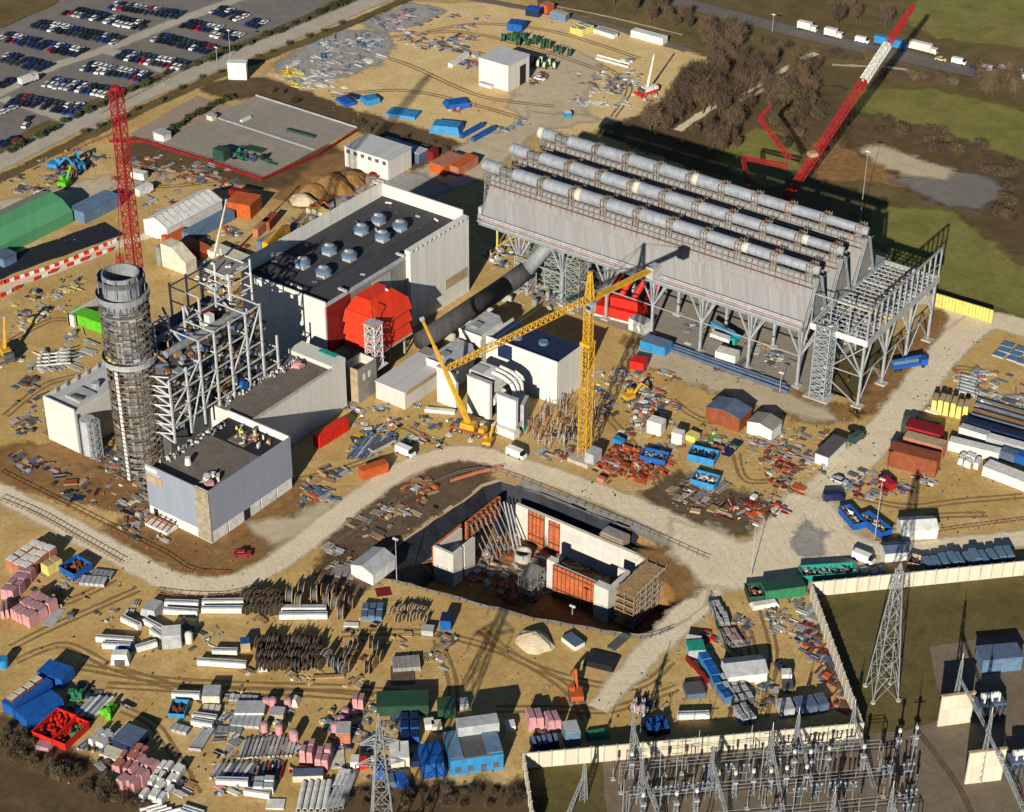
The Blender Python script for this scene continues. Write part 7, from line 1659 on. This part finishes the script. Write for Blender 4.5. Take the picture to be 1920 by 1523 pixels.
# ================================================================ poles
def pole(label,p,tp,col='lgrey',arm=1.6,r=.13):
    b=W(*p);h=HTpx(p,tp);t=thing('lamp_post',label,'lamp post',b)
    m=MB();m.cyl((b.x,b.y,0),(b.x,b.y,h),r,col,8,r*.5);m.build('pole',t)
    m=MB();m.box(b.x-arm/2,b.x+arm/2,b.y-.25,b.y+.25,h,h+.35,'white');m.build('lamp_head',t)
for lb,p,tp in (('tall lamp post at the car park fence left of the ribbed white box',(432,108),58),('shorter lamp post left of the tall one at the car park fence',(407,116),90),('lamp mast behind the right end of the condenser',(1612,418),285),('mast beside the cream cabin on the pit rim',(744,1090),1012),('lamp mast at the road junction',(1408,1082),985),('thin lamp mast on the lower rim of the pit',(1073,1152),1138),('lamp post beside the perimeter wall and the blue tarps',(1200,1390),1340),('lamp mast in the open yard left of the guard hut',(1640,1010),900),('small lamp post beside the condenser slab',(1462,735),700),('lamp post by the north service road',(1448,60),28)): pole(lb,p,tp)
# ================================================================ trees and scrub
twig=plain('winter_twigs',(.15,.095,.058),.9,0,.5,.8,(.2,.14,.09));twig2=plain('olive_twigs',(.135,.105,.048),.9,0,.5,.8,(.19,.16,.08));twig3=plain('dark_twigs',(.09,.062,.042),.9,0,.4,.8,(.1,.07,.05));ever=plain('evergreen_leaves',(.035,.06,.022),.9,0,.5,.8,(.06,.085,.03));bark=plain('bark',(.1,.075,.055),.9,0,.3,2)
def treeproto(name,h,rad,mt,nleaf,leaf,low=.25,thin=.07):
    t=thing(name,'x','tree',(0,0,0));m=MB();m.cyl((0,0,0),(0,0,h*.45),.16+h*.012,bark,7,.1)
    ends=[]
    for i in range(11):
        a=R.uniform(0,6.28);z=h*R.uniform(.18,.5);e=Vector((math.cos(a)*rad*R.uniform(.4,.8),math.sin(a)*rad*R.uniform(.4,.8),h*R.uniform(.55,.95)));m.cyl((0,0,z),e,.09,bark,5,.03);ends.append(e)
    o=m.build('trunk');o.parent=t;m=MB()
    for i in range(nleaf):
        c=R.choice(ends)*R.uniform(.55,1.05);u=Vector((R.gauss(0,.3),R.gauss(0,.3),R.gauss(0,.22)))*rad*.8;p=c+u
        if p.z<h*low: p.z=h*low+R.random()*h*.2
        d=Vector((R.gauss(0,.55)+p.x/rad*.6,R.gauss(0,.55)+p.y/rad*.6,R.gauss(.8,.5))).normalized();s=leaf*R.uniform(.6,1.4);n=d.cross(Vector((R.random(),R.random(),R.random()))).normalized()*thin
        m.add([p-d*s-n,p-d*s+n,p+d*s],[(0,1,2)],mt if R.random()<.75 else (twig3 if mt!=ever else twig2))
    o=m.build('crown');o.parent=t;ALLKIDS[t.name]=[c for c in COL.objects if c.parent==t];return t
TP={'bare':[treeproto('bare_tree',hh,rr,tw,1100,.75) for tw,hh,rr in ((twig,8.5,2.8),(twig2,7.5,3.2),(twig,9.5,3.0),(twig3,8,2.6))],'bush':[treeproto('scrub_bush',2.6,2.0,tw,700,.45,.05,.06) for tw in (twig2,twig,twig3)],'green':[treeproto('dark_green_shrub',2.4,1.7,ever,500,.35,.05,.12) for _ in range(2)]}
used=set();TN=[0]
def plant(kind,where,pts,smin=.8,smax=1.3,group=None,words=None):
    pts=sorted(pts)
    for i,p in enumerate(pts):
        b=W(*p);pr=R.choice(TP[kind]);s=R.uniform(smin,smax);w=words or {'bare':'brown leafless tree','bush':'brown winter bush','green':'dark green shrub'}[kind]
        lb=f'{w}, {nth(i,len(pts))} of the {where}';cat={'bare':'tree','bush':'bush','green':'shrub'}[kind]
        if pr.name not in used: used.add(pr.name);t=pr;t.location=(b.x,b.y,.05);t.rotation_euler=(0,0,R.uniform(0,6));tag(t,lb,cat,group)
        else: t=dup(pr,(b.x,b.y,.05),R.uniform(0,6),lb,group);t['category']=cat
        t.scale=(s*R.uniform(.85,1.2),s*R.uniform(.85,1.2),s*R.uniform(.8,1.15))
def scatter(poly,n,md=0):
    out=[];xs=[p[0] for p in poly];ys=[p[1] for p in poly]
    for _ in range(n*40):
        if len(out)>=n: break
        x,y=R.uniform(min(xs),max(xs)),R.uniform(min(ys),max(ys));c=False;j=len(poly)-1
        for i in range(len(poly)):
            if (poly[i][1]>y)!=(poly[j][1]>y) and x<(poly[j][0]-poly[i][0])*(y-poly[i][1])/(poly[j][1]-poly[i][1])+poly[i][0]: c=not c
            j=i
        if c and all(abs(x-a)+abs(y-b)>md for a,b in out): out.append((x,y))
    return out
def along(pts,n,j=3):
    out=[]
    for i in range(n):
        f=i/max(1,n-1)*(len(pts)-1);k=min(int(f),len(pts)-2);f-=k;out.append((pts[k][0]+(pts[k+1][0]-pts[k][0])*f+R.uniform(-j,j),pts[k][1]+(pts[k+1][1]-pts[k][1])*f+R.uniform(-j,j)))
    return out
G1='leafless trees beyond the condenser'
plant('bare','dense thicket beside the far sand yard',scatter([(1205,245),(1225,215),(1262,185),(1300,150),(1340,128),(1352,150),(1350,200),(1310,225),(1250,255)],34,10),.9,1.4,G1)
plant('bare','grove above the white crane',scatter([(1300,90),(1340,60),(1372,62),(1400,90),(1395,130),(1350,120)],12,13),.9,1.4,G1)
plant('bare','wood between the two farm tracks',scatter([(1360,190),(1400,150),(1440,120),(1450,140),(1400,180),(1340,230)],15,11),.8,1.3,G1)
plant('bare','wood left of the red crane boom',scatter([(1400,215),(1450,170),(1520,130),(1560,150),(1530,200),(1480,260),(1440,240)],26,12),.8,1.4,G1)
plant('bare','dark trees by the condenser shadow edge',scatter([(1290,260),(1340,235),(1400,240),(1380,290),(1330,300)],8,14),.7,1.2,G1)
plant('bare','trees near the top edge beyond the service road',scatter([(1130,10),(1200,5),(1300,40),(1310,60),(1240,50),(1160,30)],9,16),.7,1.2,G1)
plant('bare','trees along the far side of the highway',[(1560,32),(1590,22),(1606,40),(1660,52),(1650,45),(1570,50)],.8,1.3,G1)
plant('bush','hedge below the highway right of the white boom',along([(1632,142),(1665,145),(1720,150),(1785,158)],16,3),1.0,1.6,'hedge bushes below the highway')
plant('bare','clump at the right edge below the highway',scatter([(1825,140),(1900,150),(1912,190),(1850,180),(1820,165)],9,12),.8,1.3,G1)
plant('bush','scrub around the grey gravel heap',scatter([(1640,215),(1760,250),(1900,310),(1910,420),(1850,400),(1880,350),(1760,290),(1640,250)],26,14),.8,1.6,'scrub on the right hand waste ground')
plant('bush','scrub left of the clay patch',scatter([(1430,180),(1480,200),(1580,220),(1590,260),(1510,280),(1440,290)],18,13),.8,1.5,'scrub left of the clay patch')
plant('bush','scrub along the far highway verge',along([(1420,80),(1500,95),(1570,105),(1630,118)],9,8),.8,1.3,'verge bushes')
plant('green','hedge along the car park road',along([(20,285),(70,262),(120,235),(180,205),(240,178),(300,150),(380,118),(450,92),(530,58),(600,28),(640,10)],30,3),.8,1.4,'shrubs along the car park road')
plant('green','line of shrubs between tan pad and concrete pad',along([(318,250),(360,222),(400,200),(430,186)],14,1.5),.8,1.2,'shrubs between the pads')
plant('bush','road verge opposite the car park',along([(160,250),(250,215),(400,140),(520,95),(640,45)],16,3),.5,.9,'verge bushes opposite the car park')
plant('bush','dark scrub in the bottom left corner',scatter([(2,1365),(60,1400),(140,1440),(230,1490),(280,1518),(200,1520),(100,1460),(2,1410)],34,9),.5,1.0,'scrub in the bottom left corner')
plant('bush','dark scrub below the light blue cabins',along([(640,1500),(700,1488),(780,1494),(860,1488),(930,1492),(985,1495),(960,1512),(820,1512),(680,1512)],30,6),.4,.8,'scrub along the bottom edge')
plant('bush','brush strip beside the concrete pad',scatter([(440,155),(500,158),(640,212),(760,250),(860,290),(780,300),(650,235),(490,175)],18,9),.5,.9,'brush beside the concrete pad')
# ================================================================ sky, sun, camera
w=bpy.data.worlds.new('World');sc.world=w;w.use_nodes=True
nt=w.node_tree;bg=nt.nodes['Background'];sk=nt.nodes.new('ShaderNodeTexSky');sk.sky_type='NISHITA';sk.sun_disc=False
az=math.radians(15)-PH;el=math.radians(21.3)
d=Vector((math.sin(az)*math.cos(el),math.cos(az)*math.cos(el),-math.sin(el)))
sk.sun_elevation=el;sk.sun_rotation=math.atan2(-d.x,-d.y);sk.air_density=.8;sk.dust_density=0;sk.altitude=1500;sk.ozone_density=3
nt.links.new(sk.outputs[0],bg.inputs[0]);bg.inputs[1].default_value=.05
L=bpy.data.lights.new('sun','SUN');L.energy=5.0;L.angle=math.radians(.55);L.color=(1,.93,.8);s=bpy.data.objects.new('sun',L);COL.objects.link(s)
s.rotation_euler=d.to_track_quat('-Z','Y').to_euler();s.location=(270,-400,400)
cam=bpy.data.cameras.new('camera');co=bpy.data.objects.new('camera',cam);COL.objects.link(co)
from mathutils import Matrix
r3,u3,f3=rotv(RV),rotv(UV),rotv(fw)
co.matrix_world=Matrix(((r3.x,u3.x,-f3.x,270),(r3.y,u3.y,-f3.y,-400),(r3.z,u3.z,-f3.z,300),(0,0,0,1)))
cam.sensor_fit='HORIZONTAL';cam.sensor_width=36;cam.lens=F/1920*36;cam.clip_start=1;cam.clip_end=9000
sc.camera=co
sc.render.engine='CYCLES';sc.cycles.max_bounces=5;sc.cycles.diffuse_bounces=1;sc.cycles.use_denoising=True
sc.view_settings.view_transform='Standard';sc.view_settings.look='None';sc.view_settings.exposure=.4;sc.view_settings.gamma=1
